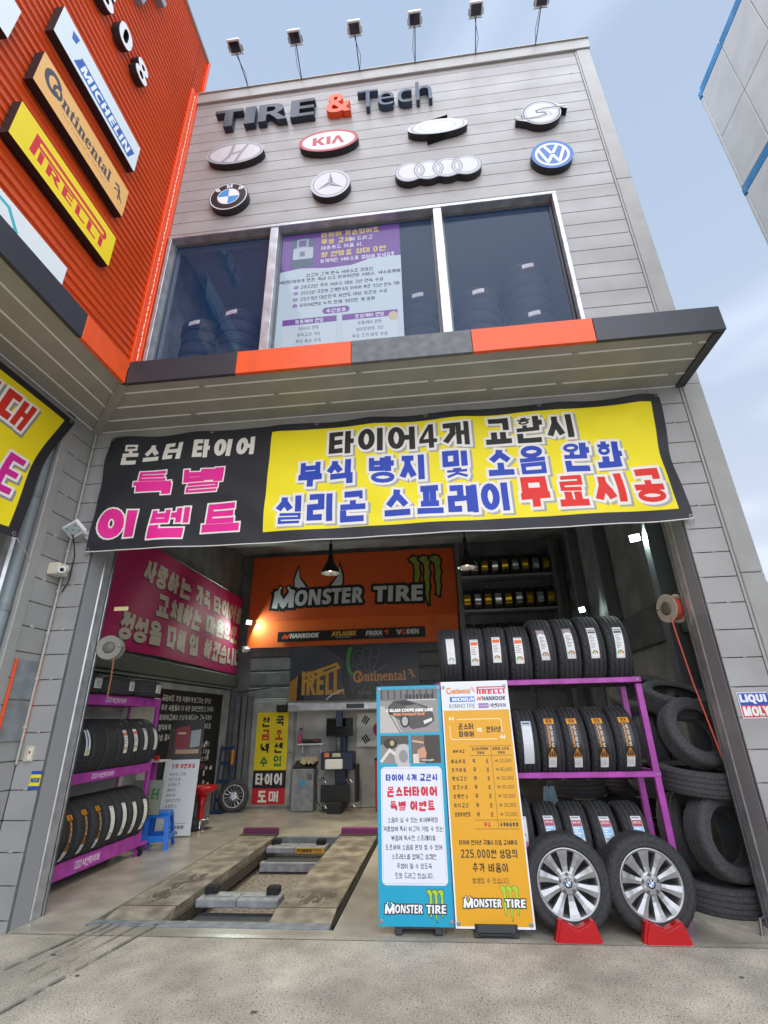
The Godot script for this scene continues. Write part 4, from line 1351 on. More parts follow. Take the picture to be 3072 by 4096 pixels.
func make_stand_boards() -> void:
	# turquoise board
	var W := 420
	var H := 1260
	var teal := hx("0d9cc0")
	var c := Cv.new(W, H, teal)
	# workshop photograph: floor, shelves and a parked dark coupe
	c.rect(22, 20, 376, 262, hx("8f8d8a"))
	c.rect(22, 20, 376, 70, hx("6b6a69"))
	for k in 9: c.rect(30 + k * 42, 24, 9, 56, hx("3a3a3c"))
	for k in 8: c.ell(196 + k * 24, 66, 9, 16, hx("2a2b2d"))
	c.rect(190, 84, 200, 6, hx("c9c6c2"))
	c.poly(PackedVector2Array([Vector2(22, 120), Vector2(90, 130), Vector2(160, 282), Vector2(22, 282)]), hx("b9b4ac"))
	c.line([Vector2(60, 130), Vector2(150, 282)], 3, hx("5b5853"))
	c.poly(PackedVector2Array([Vector2(70, 130), Vector2(110, 92), Vector2(190, 84), Vector2(260, 106), Vector2(330, 130), Vector2(366, 170), Vector2(372, 214), Vector2(320, 250), Vector2(230, 262), Vector2(170, 220), Vector2(84, 170)]), hx("4b4744"))
	c.poly(PackedVector2Array([Vector2(116, 98), Vector2(190, 90), Vector2(250, 110), Vector2(180, 122)]), hx("20262c"))
	c.poly(PackedVector2Array([Vector2(180, 126), Vector2(260, 114), Vector2(340, 150), Vector2(250, 170)]), hx("77716d"))
	c.ell(182, 214, 30, 38, hx("19191b"))
	c.ell(182, 214, 20, 27, hx("a9abad"))
	c.ell(90, 156, 13, 18, hx("19191b"))
	c.poly(PackedVector2Array([Vector2(300, 214), Vector2(356, 196), Vector2(358, 214), Vector2(306, 234)]), hx("d8d9da"))
	c.lat("C GLASS COUPE AMG LINE", 62, 140, 300, 17, [[0, 0, 1, hx("f0f0ee")]], 0, 0.15)
	c.lat("Max Contact mc6", 108, 164, 200, 16, [[0, 0, 1, hx("e08a58")]], 0, 0.15)
	# two small workshop pictures: brake disc, spray can in a wheel arch
	c.rect(22, 298, 178, 158, hx("8a827a"))
	c.rect(22, 298, 178, 50, hx("4b4742"))
	c.ell(86, 344, 44, 30, hx("2b2724"))
	c.ell(96, 340, 14, 16, hx("b5a26c"))
	c.ell(166, 416, 56, 70, hx("b9b8b6"))
	c.ell(166, 416, 28, 36, hx("8d8c8b"))
	c.line([Vector2(30, 440), Vector2(80, 380), Vector2(110, 400)], 9, hx("d1cec8"))
	c.rect(200, 298, 16, 160, teal)
	c.rect(216, 298, 182, 158, hx("6c5f57"))
	c.rect(300, 298, 98, 158, hx("3b342f"))
	c.line([Vector2(230, 330), Vector2(290, 340)], 6, hx("cfa07e"))
	c.poly(PackedVector2Array([Vector2(244, 456), Vector2(256, 380), Vector2(300, 360), Vector2(312, 400), Vector2(300, 456)]), hx("c58f76"))
	c.rect(226, 404, 34, 52, hx("cfcac4"))
	c.rrect(268, 428, 96, 22, 8, hx("1c1a19"))
	lines_of(c, ["부식방지&소음완화"], 316, 432, 9, 13, 16, 1.2, hx("e6e4e0"))
	var pal := hx("dce0ee")
	c.rrect(22, 474, 376, 600, 26, pal)
	for k in 40:
		c.rect(34 + k * 9, 482, 5, 2, hx("7d8695"))
		c.rect(34 + k * 9, 1064, 5, 2, hx("7d8695"))
	for k in 60:
		c.rect(29, 500 + k * 9.2, 2, 5, hx("7d8695"))
		c.rect(389, 500 + k * 9.2, 2, 5, hx("7d8695"))
	lines_of(c, ["타이어 4개 교환시"], 212, 512, 37, 42, 40, 4.2, hx("1f3ea0"), 0.02)
	lines_of(c, ["몬스터타이어"], 212, 578, 50, 60, 40, 6.2, hx("c81e34"), 0.04)
	lines_of(c, ["특별 이벤트"], 212, 654, 50, 58, 40, 6.2, hx("c81e34"), 0.04)
	lines_of(c, ["소음이 날 수 있는 하체부위와", "겨울철에 특히 삐그덕 거릴 수 있는", "부품에 특수한 스프레이를", "도포하여 소음을 완화 할 수 있어", "스트레스를 없애고 상쾌한", "주행이 될 수 있도록", "도와 드리고 있습니다."], 210, 742, 21.5, 28, 45.5, 1.7, hx("4c5058"))
	claw(c, 272, 1092, 150, hx("a6c832"), hx("20302a"), 3)
	monster_word(c, 36, 1158, 350, 42, hx("e9eef2"), hx("15202b"), 6)
	var o := plaque("stand_board", "turquoise printed board on a low plastic foot beside the lift", "board", c, Vector3(-0.575, 0.06, -4.6), 0.572, 1.715, 0.0, 0.018, 0.4, -0.035, mat(hx("0f86a5"), 0.5))
	board_feet(o, 0.12, 0.48, false)
	# amber board
	c = Cv.new(W, H, hx("e3e6ee"))
	c.rect(8, 170, W - 16, H - 180, hx("dca015"))
	c.rect(8, 8, W - 16, 164, hx("dbe0ea"))
	c.arc(48, 56, 12, 17, 0.5, TAU - 0.5, 4, hx("d77a26"), 14)
	c.lat("ontinental", 64, 42, 120, 30, [[0, 0, 1, hx("d77a26")]], 2)
	horse(c, 186, 36, 32, hx("d77a26"))
	long_p(c, 224, 34, 176, 44, hx("c4202c"))
	c.rect(52, 92, 156, 30, hx("2560b0"))
	c.lat("MICHELIN", 66, 98, 136, 18, [[0, 0, 1, hx("e9eef2")]], 0, 0.2)
	c.line([Vector2(224, 112), Vector2(232, 98), Vector2(240, 112), Vector2(250, 96)], 4, hx("dd5a1c"))
	c.lat("HANKOOK", 254, 94, 142, 22, [[0, 0, 1, hx("3b3f45")]], 0, 0.15)
	c.lat("KUMHO TIRE", 46, 134, 160, 24, [[0, 0, 0, hx("33363b")]], 1)
	c.rect(228, 134, 62, 26, hx("6b2c8e"))
	c.lat("NEXEN", 232, 140, 54, 14, [[0, 0, 0, hx("e6e0ec")]])
	c.han("넥센타이어", 298, 134, 19, 26, 1.8, [[0, 0, 0, hx("3b3f45")]], 0.05)
	var ink := hx("3d2f18")
	var pale := hx("eee3c4")
	for q in [[Vector2(90, 224), Vector2(340, 224)], [Vector2(358, 240), Vector2(358, 300)], [Vector2(40, 262), Vector2(40, 322)], [Vector2(58, 338), Vector2(320, 338)]]: c.line(q, 2, pale)
	c.arc(340, 242, 18, 18, -PI / 2, 0, 2, pale, 8)
	c.arc(58, 320, 18, 18, PI / 2, PI, 2, pale, 8)
	for q in [[44, 222], [62, 222], [348, 330], [366, 330]]:
		c.ell(q[0], q[1], 7, 7, pale)
		c.line([Vector2(q[0] - 5, q[1]), Vector2(q[0] + 2, q[1] - 12)], 3, pale)
	lines_of(c, ["몬스터", "타이어"], 140, 246, 30, 38, 44, 3.6, ink)
	c.lat("VS", 206, 276, 28, 20, [[0, 0, 1, pale]])
	lines_of(c, ["인터넷"], 306, 266, 29, 36, 40, 3.4, ink)
	c.line([Vector2(150, 376), Vector2(398, 376)], 1.2, ink)
	c.line([Vector2(150, 428), Vector2(398, 428)], 1.2, ink)
	c.line([Vector2(278, 376), Vector2(278, 800)], 1.2, ink)
	lines_of(c, ["혜택 비교"], 84, 394, 16, 20, 20, 2.0, ink)
	lines_of(c, ["몬스터 타이어", "구매시"], 214, 382, 15, 18, 22, 1.9, ink)
	lines_of(c, ["인터넷 쇼핑몰", "구매시"], 338, 382, 15, 18, 22, 1.9, ink)
	var rows := [["배송비용", "₩ 20,000"], ["장착비용", "₩ 80,000"], ["밸브교환", "₩ 20,000"], ["펑크수리", "₩ 10,000"], ["휠밸런스", "₩ 10,000"], ["위치교환", "₩ 30,000"], ["휠얼라이먼트", "₩ 55,000"]]
	for k in 7:
		var y := 446 + k * 46
		var s: String = rows[k][0]
		c.han(s, 34, y, 17 if k < 6 else 15, 24, 1.6, [[0, 0, 0, ink]], 0.35 if k < 6 else 0.05)
		c.han("무", 162, y, 18, 24, 1.6, [[0, 0, 0, ink]])
		c.han("료", 240, y, 18, 24, 1.6, [[0, 0, 0, ink]])
		c.lat("W", 296, y + 4, 16, 16, [[0, 0, 0, ink]], 1)
		c.line([Vector2(294, y + 11), Vector2(314, y + 11)], 1, ink)
		c.lat(rows[k][1].substr(2), 322, y + 2, 70, 22, [[0, 0, 0, ink]], 1)
	c.line([Vector2(150, 762), Vector2(398, 762)], 1.2, ink)
	c.line([Vector2(150, 806), Vector2(398, 806)], 1.2, ink)
	lines_of(c, ["무료"], 218, 772, 20, 24, 20, 2.6, hx("c4281c"))
	lines_of(c, ["추가비용발생"], 340, 772, 17, 24, 20, 2.6, ink)
	lines_of(c, ["타이어 인터넷 구매시 다음 교체까지"], 212, 858, 19, 26, 20, 2.0, ink)
	lines_of(c, ["225,000원 상당의"], 212, 902, 33, 44, 20, 3.0, ink)
	lines_of(c, ["추가 비용이"], 212, 966, 36, 46, 20, 3.2, ink)
	lines_of(c, ["발생할 수 있습니다."], 212, 1034, 22, 28, 20, 1.7, hx("6b5426"))
	claw(c, 250, 1070, 156, hx("a6c832"), hx("5b5a1c"), 2)
	monster_word(c, 50, 1126, 340, 40, hx("e9eef2"), hx("2b2a20"), 6)
	o = plaque("stand_board", "amber price comparison board with white border on a black plastic foot", "board", c, Vector3(0.004, 0.062, -4.575), 0.58, 1.735, 0.0, 0.018, 0.4, -0.035, mat(hx("dcdfe6"), 0.5))
	board_feet(o, 0.13, 0.46, true)

func board_feet(o: Node3D, x0: float, x1: float, round_front: bool) -> void:
	# weighted plastic foot behind the board, a post and four corner clips
	var m := MB.new()
	var p := PackedVector2Array([Vector2(x0, 0.0), Vector2(x0 + 0.03, -0.035 if round_front else 0.0), Vector2(x1 - 0.03, -0.035 if round_front else 0.0), Vector2(x1, 0.0), Vector2(x1 - 0.01, 0.3), Vector2(x0 + 0.01, 0.3)])
	var d := Basis(Vector3.RIGHT, Vector3.FORWARD, Vector3.UP)
	m.prism(p, 0.045, Transform3D(d, Vector3(0, 0.03, -0.01)))
	m.prism(PackedVector2Array([Vector2(x0 + 0.015, 0.01), Vector2(x1 - 0.015, 0.01), Vector2(x1 - 0.02, 0.28), Vector2(x0 + 0.02, 0.28)]), 0.03, Transform3D(d, Vector3(0, 0.062, -0.02)))
	for x in [x0 + 0.03, x1 - 0.03]: m.box(Vector3(x, -0.034, -0.06), Vector3(0.06, 0.04, 0.12), Basis(), 0.008)
	if round_front: m.box(Vector3((x0 + x1) / 2, -0.034, -0.04), Vector3(x1 - x0 - 0.02, 0.05, 0.08), Basis(), 0.02)
	part(m, "foot", mat(hx("33373b"), 0.55), o)
	var q := MB.new()
	q.cyl(Vector3(0.29, 0.04, -0.05), Vector3(0.29, 1.68, -0.05), 0.011)
	for y in [0.03, 1.68]: q.cyl(Vector3(0.02, y, -0.04), Vector3(0.55, y, -0.04), 0.006, 8)
	part(q, "post", M.steel, o)
	for x in [0.022, 0.552]:
		for y in [0.03, 1.69]:
			var e := MB.new()
			e.lathe([Vector2(0.0, 0.004), Vector2(0.008, 0.005), Vector2(0.014, 0.004), Vector2(0.015, 0.0)], 12, Transform3D(RX, Vector3(x, y, 0.001)))
			part(e, "eyelet", M.steel, o)

func make_indoor_prints() -> void:
	# orange cloth sign on the rear wall over a plain orange board
	var c := Cv.new(1024, 326, hx("d4581f"))
	c.poly(PackedVector2Array([Vector2(218, 196), Vector2(212, 120), Vector2(238, 40), Vector2(250, 110), Vector2(292, 160), Vector2(270, 196)]), hx("17181b"))
	c.poly(PackedVector2Array([Vector2(226, 190), Vector2(220, 124), Vector2(238, 66), Vector2(246, 116), Vector2(280, 164)]), hx("c9ccd0"))
	c.poly(PackedVector2Array([Vector2(470, 196), Vector2(476, 120), Vector2(450, 32), Vector2(440, 110), Vector2(396, 160), Vector2(410, 196)]), hx("17181b"))
	c.poly(PackedVector2Array([Vector2(462, 190), Vector2(466, 124), Vector2(450, 60), Vector2(444, 116), Vector2(408, 164)]), hx("c9ccd0"))
	claw(c, 800, 36, 240, hx("8f9a3c"), hx("17181b"), 9)
	monster_word(c, 118, 172, 760, 82, hx("c9ccd0"), hx("17181b"), 16)
	var o := thing("wall_sign", "orange board on the rear wall with a printed cloth over it", "sign", Vector3(-4.03, 2.95, -10.3))
	boxp("board", Vector3(2.24, 0.98, -0.02), Vector3(4.49, 1.97, 0.04), mat(hx("e2661c"), 0.5), o, 0.004)
	var cl := MB.new()
	cl.sheet(func(u: float, v: float) -> Vector3: return Vector3(0.0 + 4.5 * u, 1.99 - 1.44 * v - 0.012 * sin(u * 9.0) * v, 0.012 + 0.008 * sin(u * 17.0 + v * 4.0) + 0.02 * v), 60, 12)
	part(cl, "cloth", print_mat(c, 0.7), o)
	c = Cv.new(1024, 68, hx("15171b"))
	c.line([Vector2(40, 40), Vector2(52, 26), Vector2(64, 42), Vector2(82, 22)], 8, hx("e8552a"))
	c.lat("HANKOOK", 88, 16, 200, 28, [[0, 0, 2, hx("d9dadb")]], 0, 0.15)
	c.lat("ATLASBX", 380, 12, 170, 28, [[0, 0, 2, hx("d8a83a")]], 0, 0.15)
	c.lat("THE POWER COMPANY", 408, 46, 110, 9, [[0, 0, 0, hx("c9c9c9")]])
	c.lat("FRIXA", 620, 16, 110, 28, [[0, 0, 2, hx("cfd0d2")]], 0, 0.15)
	c.poly(PackedVector2Array([Vector2(735, 20), Vector2(780, 8), Vector2(765, 52), Vector2(756, 30)]), hx("e0532a"))
	c.lat("BRAKE SYSTEM", 640, 50, 90, 7, [[0, 0, 0, hx("9a9a9a")]])
	c.lat("V", 830, 14, 32, 30, [[0, 0, 2, hx("cfd0d2")]])
	c.arc(882, 29, 14, 14, 0, TAU, 5, hx("e0532a"), 18)
	c.lat("DEN", 902, 14, 78, 30, [[0, 0, 2, hx("cfd0d2")]])
	plaque("brand_strip", "black strip with four small brand logos on the orange board", "sign", c, Vector3(-3.36, 3.045, -10.265), 3.12, 0.21, 0.0, 0.012, 0.4)
	# dark poster with tyres
	c = Cv.new(900, 362, hx("2b2f39"))
	c.ell(120, 300, 330, 300, hx("3b404c"))
	for k in 7: c.arc(120, 300, 330 - k * 12, 300 - k * 10, -1.9, -0.2, 1.5, hx("4a505c"), 24)
	c.poly(PackedVector2Array([Vector2(0, 240), Vector2(60, 210), Vector2(70, 362), Vector2(0, 362)]), hx("a5782c"))
	c.line([Vector2(60, 214), Vector2(330, 130), Vector2(344, 154), Vector2(84, 250)], 9, hx("c99a35"))
	c.line([Vector2(84, 226), Vector2(80, 362)], 26, hx("16181c"))
	c.lat("IRELLI", 90, 176, 300, 150, [[0, 0, 3, hx("c2922f")]], 0, 0.0)
	c.arc(560, 220, 170, 190, 0, TAU, 26, hx("2b2f37"), 40)
	for k in 12: c.line([Vector2(560, 220), Vector2(560 + 140 * cos(k * .5236), 220 + 160 * sin(k * .5236))], 5, hx("474d58"))
	for k in 4: c.arc(480 + k * 60, 90 - k * 18, 40 - k * 6, 50 - k * 6, 0, TAU, 5, hx("3f4650"), 20)
	c.arc(440, 110, 30, 90, 1.6, 4.4, 12, hx("3f8a3c"), 14)
	c.line([Vector2(380, 300), Vector2(300, 330), Vector2(260, 362)], 4, hx("cfd3d8"))
	c.arc(478, 218, 26, 32, 0.5, TAU - 0.5, 8, hx("cf8a35"), 16)
	c.arc(500, 226, 14, 18, 0, TAU, 5, hx("cf8a35"), 16)
	c.lat("ntinental", 522, 186, 286, 62, [[0, 0, 1, hx("cf8a35")]], 2)
	horse(c, 818, 176, 60, hx("cf8a35"))
	c.lat("Tyres - Engineered", 480, 310, 300, 30, [[0, 0, 0, hx("8a8f7c")]], 1)
	plaque("poster", "dark framed poster of tyres with gold lettering on the rear wall", "poster", c, Vector3(-3.05, 1.885, -10.26), 2.65, 1.06, 0.0, 0.02, 0.35, 0.0, mat(hx("cfc9b8"), 0.5))
	# crimson banner along the side wall
	c = Cv.new(1280, 404, hx("bb1a66"))
	var cr := hx("cfc4b4")
	var sd := hx("5c2030")
	c.han("사랑하는 가족 타이어를", 380, 50, 82, 92, 8, [[-6, 6, 3, sd], [0, 0, 2, cr]], 0.04)
	c.han("교체하는 마음으로", 500, 160, 86, 92, 8, [[-6, 6, 3, sd], [0, 0, 2, cr]], 0.06)
	c.han("정성을 다해 일 하겠습니다", 300, 272, 80, 96, 8, [[-6, 6, 3, sd], [0, 0, 2, cr]], 0.05)
	c.han("몬스터타이어", 1150, 44, 16, 20, 2, [[0, 0, 0, hx("d0508a")]])
	c.ell(150, 50, 44, 34, hx("c9a7a0"))
	c.line([Vector2(120, 40), Vector2(140, 70), Vector2(150, 40), Vector2(165, 70), Vector2(182, 40)], 5, hx("a01252"))
	var k := thing("banner", "crimson cloth banner with cream lettering along the side wall", "banner", Vector3(-4.26, 2.42, -4.95), "", PI / 2)
	var bm := MB.new()
	bm.sheet(func(u: float, v: float) -> Vector3: return Vector3(5.38 * u, 1.58 - 1.58 * v + 0.03 * sin(u * 3.0) * v, 0.03 + 0.022 * sin(u * 22.0 + v * 5.0) * sin(PI * u) + 0.014 * sin(v * 7.0 - u * 11.0)), 60, 14)
	part(bm, "cloth", print_mat(c, 0.7), k)
	var cord := MB.new()
	cord.tube([Vector3(0, 1.6, 0.03), Vector3(5.4, 1.6, 0.03)], 0.008, 6)
	part(cord, "rail", M.steel, k)
	# tall yellow sign on the rear door
	c = Cv.new(300, 748, hx("e6cf14"))
	c.rect(0, 482, 300, 142, hx("17171a"))
	c.rect(0, 624, 300, 124, hx("c01f26"))
	var bk := hx("1c1a18")
	var rd := hx("b8201f")
	var gr := hx("1f7a35")
	for q in [["한", 48, 34, bk], ["국", 176, 30, bk], ["금", 48, 146, rd], ["호", 176, 146, rd], ["넥", 48, 256, bk], ["센", 176, 252, bk], ["수", 48, 366, gr], ["입", 176, 362, gr]]:
		c.han(q[0], q[1], q[2], 84, 92, 8, [[0, 0, 0, q[3]]])
	c.han("타이어", 22, 500, 80, 106, 9, [[0, 0, 0, hx("e6e4de")]], 0.06)
	c.han("도매", 50, 640, 92, 96, 9, [[0, 0, 0, hx("e6e4de")]], 0.1)
	plaque("door_sign", "tall yellow, black and red sign hung on the rear door", "sign", c, Vector3(-3.69, 0.075, -10.315), 0.645, 1.605, 0.0, 0.008, 0.6)
	# blackboard with chalk lines and small stickers
	c = Cv.new(512, 480, hx("17191c"))
	rng.seed = 17
	var words := ["공임비도 가장 저렴하게 받고있는 정직한", "우리 사람들이 더 좋은 얼라인먼트로 다루다", "타이어교체시 신나게 해드리는 고속 주행시", "정직하게 안전하며 빠르게 휠밸런스 해드림", "항상 감사합니다 또 오세요"]
	for q in 5: c.han(words[q], 26, 20 + q * 34, 19, 22, 1.6, [[0, 0, 0, hx("c9cac6")]], 0.08)
	for q in 4: c.han(["속 좋습니다", "고속 주행시", "그날의 말에", "엔진오일"][q], 330, 196 + q * 28, 18, 20, 1.5, [[0, 0, 0, hx("b9bab6") if q < 3 else hx("c0506a")]], 0.08)
	for q in 22:
		var x := rng.randf_range(300, 490)
		var y := rng.randf_range(190, 460)
		c.rrect(x, y, rng.randf_range(12, 22), rng.randf_range(12, 24), 5, [hx("d9dad8"), hx("cfb3b8"), hx("b9c8d4"), hx("d9dad8")][q % 4])
	plaque("blackboard", "chalk-lettered blackboard with small stickers on the side wall", "blackboard", c, Vector3(-4.255, 0.02, -7.5), 2.35, 1.99, PI / 2, 0.02, 0.8)

# ---------------------------------------------------------------- tyres
var tyre_meshes := {}
# axis along local x; the tread has four grooves and cut shoulder blocks
func tyre_mesh(R: float, W: float, rim: float, seg := 84) -> ArrayMesh:
	var key := "%s/%s/%s/%s" % [R, W, rim, seg]
	if tyre_meshes.has(key): return tyre_meshes[key]
	var m := MB.new()
	var h := W / 2
	var x := Transform3D(Basis(Vector3.BACK, -PI / 2), V0)
	var g := 0.008
	# side, sidewall bulge and bead on each flank
	var side := [Vector2(rim, -h * 0.72), Vector2(rim + 0.012, -h * 0.84), Vector2(lerpf(rim, R, 0.22), -h * 0.96), Vector2(lerpf(rim, R, 0.24), -h * 0.935), Vector2(lerpf(rim, R, 0.45), -h * 1.0), Vector2(lerpf(rim, R, 0.7), -h * 0.985), Vector2(R - 0.022, -h * 0.93)]
	var up := []
	for q in side: up.push_front(Vector2(q.x, -q.y))
	m.lathe(side, seg, x, true)
	m.lathe(up, seg, x, true)
	m.lathe([Vector2(rim, h * 0.72), Vector2(rim + 0.02, h * 0.6), Vector2(R - 0.02, h * 0.78), Vector2(R - 0.016, 0), Vector2(R - 0.02, -h * 0.78), Vector2(rim + 0.02, -h * 0.6), Vector2(rim, -h * 0.72)], seg, x, true)
	# centre of the tread
	var t := [Vector2(R - 0.003, -h * 0.66)]
	for k in [-0.58, -0.2, 0.2, 0.58]:
		t.append_array([Vector2(R - 0.002 * absf(k), h * (k - 0.055)), Vector2(R - g, h * (k - 0.045)), Vector2(R - g, h * (k + 0.045)), Vector2(R - 0.002 * absf(k), h * (k + 0.055))])
	t.append(Vector2(R - 0.003, h * 0.66))
	m.lathe(t, seg, x)
	# shoulder blocks
	for s in [-1.0, 1.0]:
		for k in seg:
			var P := func(kk: int, r: float, hh: float, cut: bool) -> Vector3:
				var a := TAU * kk / seg
				var rr := r - (0.006 if cut and kk % 3 == 0 else 0.0)
				return Vector3(hh * s, rr * cos(a), rr * sin(a))
			var a0: Vector3 = P.call(k, R - 0.003, h * 0.66, false)
			var b0: Vector3 = P.call(k + 1, R - 0.003, h * 0.66, false)
			var a1: Vector3 = P.call(k, R - 0.007, h * 0.82, true)
			var b1: Vector3 = P.call(k + 1, R - 0.007, h * 0.82, true)
			var a2: Vector3 = P.call(k, R - 0.022, h * 0.93, false)
			var b2: Vector3 = P.call(k + 1, R - 0.022, h * 0.93, false)
			if s > 0:
				m.quad(a0, a1, b1, b0)
				m.quad(a1, a2, b2, b1)
			else:
				m.quad(a1, a0, b0, b1)
				m.quad(a2, a1, b1, b2)
	tyre_meshes[key] = m.mesh()
	return tyre_meshes[key]

# paper on the tread: angle counted from the top towards local +z
func tread_label(R: float, w: float, l: float, mid: float, off := 0.0, lean := 0.006) -> ArrayMesh:
	var m := MB.new()
	m.sheet(func(u: float, v: float) -> Vector3:
		var a := mid + (v - 0.5) * l / R
		return Vector3(off + (u - 0.5) * w + lean * (v - 0.5), (R + 0.0022) * cos(a), (R + 0.0022) * sin(a)), 2, 12)
	return m.mesh()

var LB := {}
func make_labels() -> void:
	var w := hx("dedfde")
	var c := Cv.new(64, 192, w)
	c.rect(6, 6, 50, 5, hx("8a8d92"))
	c.rect(4, 22, 56, 28, hx("d8632c"))
	for k in 5: c.rect(8, 64 + k * 12, [44, 30, 46, 36, 40][k], 5, hx("7d8288"))
	c.arc(32, 164, 20, 18, PI, TAU, 5, hx("55994a"), 10)
	c.arc(32, 164, 20, 18, PI * 1.6, TAU, 5, hx("c04a35"), 6)
	c.ell(32, 160, 7, 7, hx("b8b04a"))
	LB.orange = print_mat(c, 0.4)
	c = Cv.new(64, 192, w)
	c.rect(6, 6, 50, 5, hx("9a9da2"))
	for k in 8: c.rect(8, 26 + k * 14, [44, 30, 46, 36, 40, 20, 44, 32][k], 3, hx("b0b2b5"))
	c.arc(32, 168, 18, 16, PI, TAU, 4, hx("8a9a6a"), 10)
	LB.plain = print_mat(c, 0.4)
	c = Cv.new(64, 224, hx("cfd1d2"))
	c.poly(PackedVector2Array([Vector2(0, 0), Vector2(64, 0), Vector2(64, 44), Vector2(30, 30), Vector2(0, 48)]), hx("9c8f96"))
	for k in 9: c.rect(12, 60 + k * 10, [40, 26, 36, 44, 20, 42, 30, 38, 24][k], 4, hx("4d5056"))
	c.arc(34, 192, 20, 20, PI, TAU, 5, hx("55994a"), 10)
	c.arc(34, 192, 20, 20, PI * 1.6, TAU, 5, hx("c04a35"), 6)
	c.ell(34, 188, 8, 6, hx("b06a35"))
	LB.foil = print_mat(c, 0.22)
	c = Cv.new(64, 224, hx("d4d6d8"))
	c.rect(4, 14, 56, 10, hx("6d7178"))
	c.rect(4, 30, 56, 18, hx("3c3f45"))
	for k in 10: c.rect(8, 58 + k * 10, [44, 26, 46, 34, 40, 20, 44, 30, 38, 24][k], 4, hx("6d7278"))
	c.ell(32, 190, 24, 24, hx("e8e8e2"))
	c.arc(32, 192, 18, 18, PI, TAU, 5, hx("55994a"), 10)
	c.arc(32, 192, 18, 18, PI * 1.6, TAU, 5, hx("c04a35"), 6)
	c.ell(32, 190, 7, 7, hx("c2b94a"))
	LB.oval = print_mat(c, 0.2)
	c = Cv.new(64, 224, hx("cdd0d4"))
	c.rect(2, 4, 60, 26, hx("9fb4c4"))
	c.rect(8, 10, 46, 8, hx("3b4653"))
	for k in 6: c.rect(10, 60 + k * 22, 40, 2, hx("b8bbbf"))
	LB.silver = print_mat(c, 0.15)
	c = Cv.new(96, 320, hx("1b1815"))
	c.rect(0, 0, 96, 40, hx("e59a1c"))
	c.lat("UC6", 20, 5, 56, 22, [[0, 0, 1, hx("2b1d08")]])
	c.rect(14, 31, 68, 4, hx("2b1d08"))
	for k in 16:
		c.rect(20 + (k % 3) * 3, 46 + k * 9, 16, 6, hx("dc8c22"))
		c.rect(46 + (k % 2) * 4, 46 + k * 9, 22, 7, hx("b9b6b0") if k % 4 else hx("6b6258"))
	for k in 4:
		c.line([Vector2(48, 196), Vector2(8 + k * 26, 246)], 2, hx("d88a24"))
	c.line([Vector2(6, 246), Vector2(90, 246)], 2, hx("d88a24"))
	c.rect(10, 252, 76, 68, hx("d2d4d4"))
	for k in 5: c.rect(18 + k * 12, 262, 3, 40, hx("8c8f92"))
	LB.gold = print_mat(c, 0.3)
	c = Cv.new(72, 256, hx("d6d8da"))
	c.rect(6, 6, 56, 8, hx("85898e"))
	c.rect(2, 24, 68, 34, hx("9c2440"))
	c.lat("SOLUS", 8, 30, 54, 14, [[0, 0, 0, hx("e9e2e2")]], 2)
	c.rect(2, 58, 68, 60, hx("86b4d8"))
	for k in 10: c.rect(8, 66 + k * 13, [44, 26, 46, 34, 50, 20, 44, 30, 38, 24][k], 6, hx("dfe3e6") if k < 4 else hx("9ea2a6"))
	c.arc(36, 232, 22, 20, PI, TAU, 6, hx("55994a"), 10)
	c.ell(36, 228, 8, 8, hx("c2b94a"))
	LB.band = print_mat(c, 0.25)
	c = Cv.new(64, 192, hx("d9dadb"))
	c.rect(8, 12, 46, 6, hx("6a6d71"))
	c.rect(8, 24, 30, 6, hx("8a8d91"))
	c.ell(32, 120, 22, 26, hx("e6e8e4"))
	c.arc(32, 122, 16, 18, PI, TAU, 5, hx("55994a"), 10)
	c.ell(32, 120, 7, 8, hx("c2b94a"))
	c.rect(0, 156, 64, 36, hx("cf8fb4"))
	LB.pink = print_mat(c, 0.3)
	c = Cv.new(64, 192, hx("dfe2e4"))
	c.line([Vector2(30, 0), Vector2(30, 130)], 8, hx("2b4fb0"))
	c.ell(32, 165, 24, 24, hx("b9c48a"))
	LB.stripe = print_mat(c, 0.25)

func place_tyre(label: String, group: String, at: Vector3, bs: Basis, R: float, W: float, rim: float, lb := "", la := 1.2, ll := 0.25, lw := 0.075, m: Material = null) -> MeshInstance3D:
	var o := inst(tyre_mesh(R, W, rim), "tyre", m if m else M.tyre)
	o.transform = Transform3D(bs * Basis(Vector3.UP, rng.randf_range(-0.025, 0.025)) * Basis(Vector3.RIGHT, rng.randf_range(-0.04, 0.04)), at)
	tag(o, label, "tyre", group)
	if lb: inst(tread_label(R, lw, ll, la, rng.randf_range(-0.014, 0.014), rng.randf_range(-0.022, 0.022)), "label", LB[lb], o)
	return o

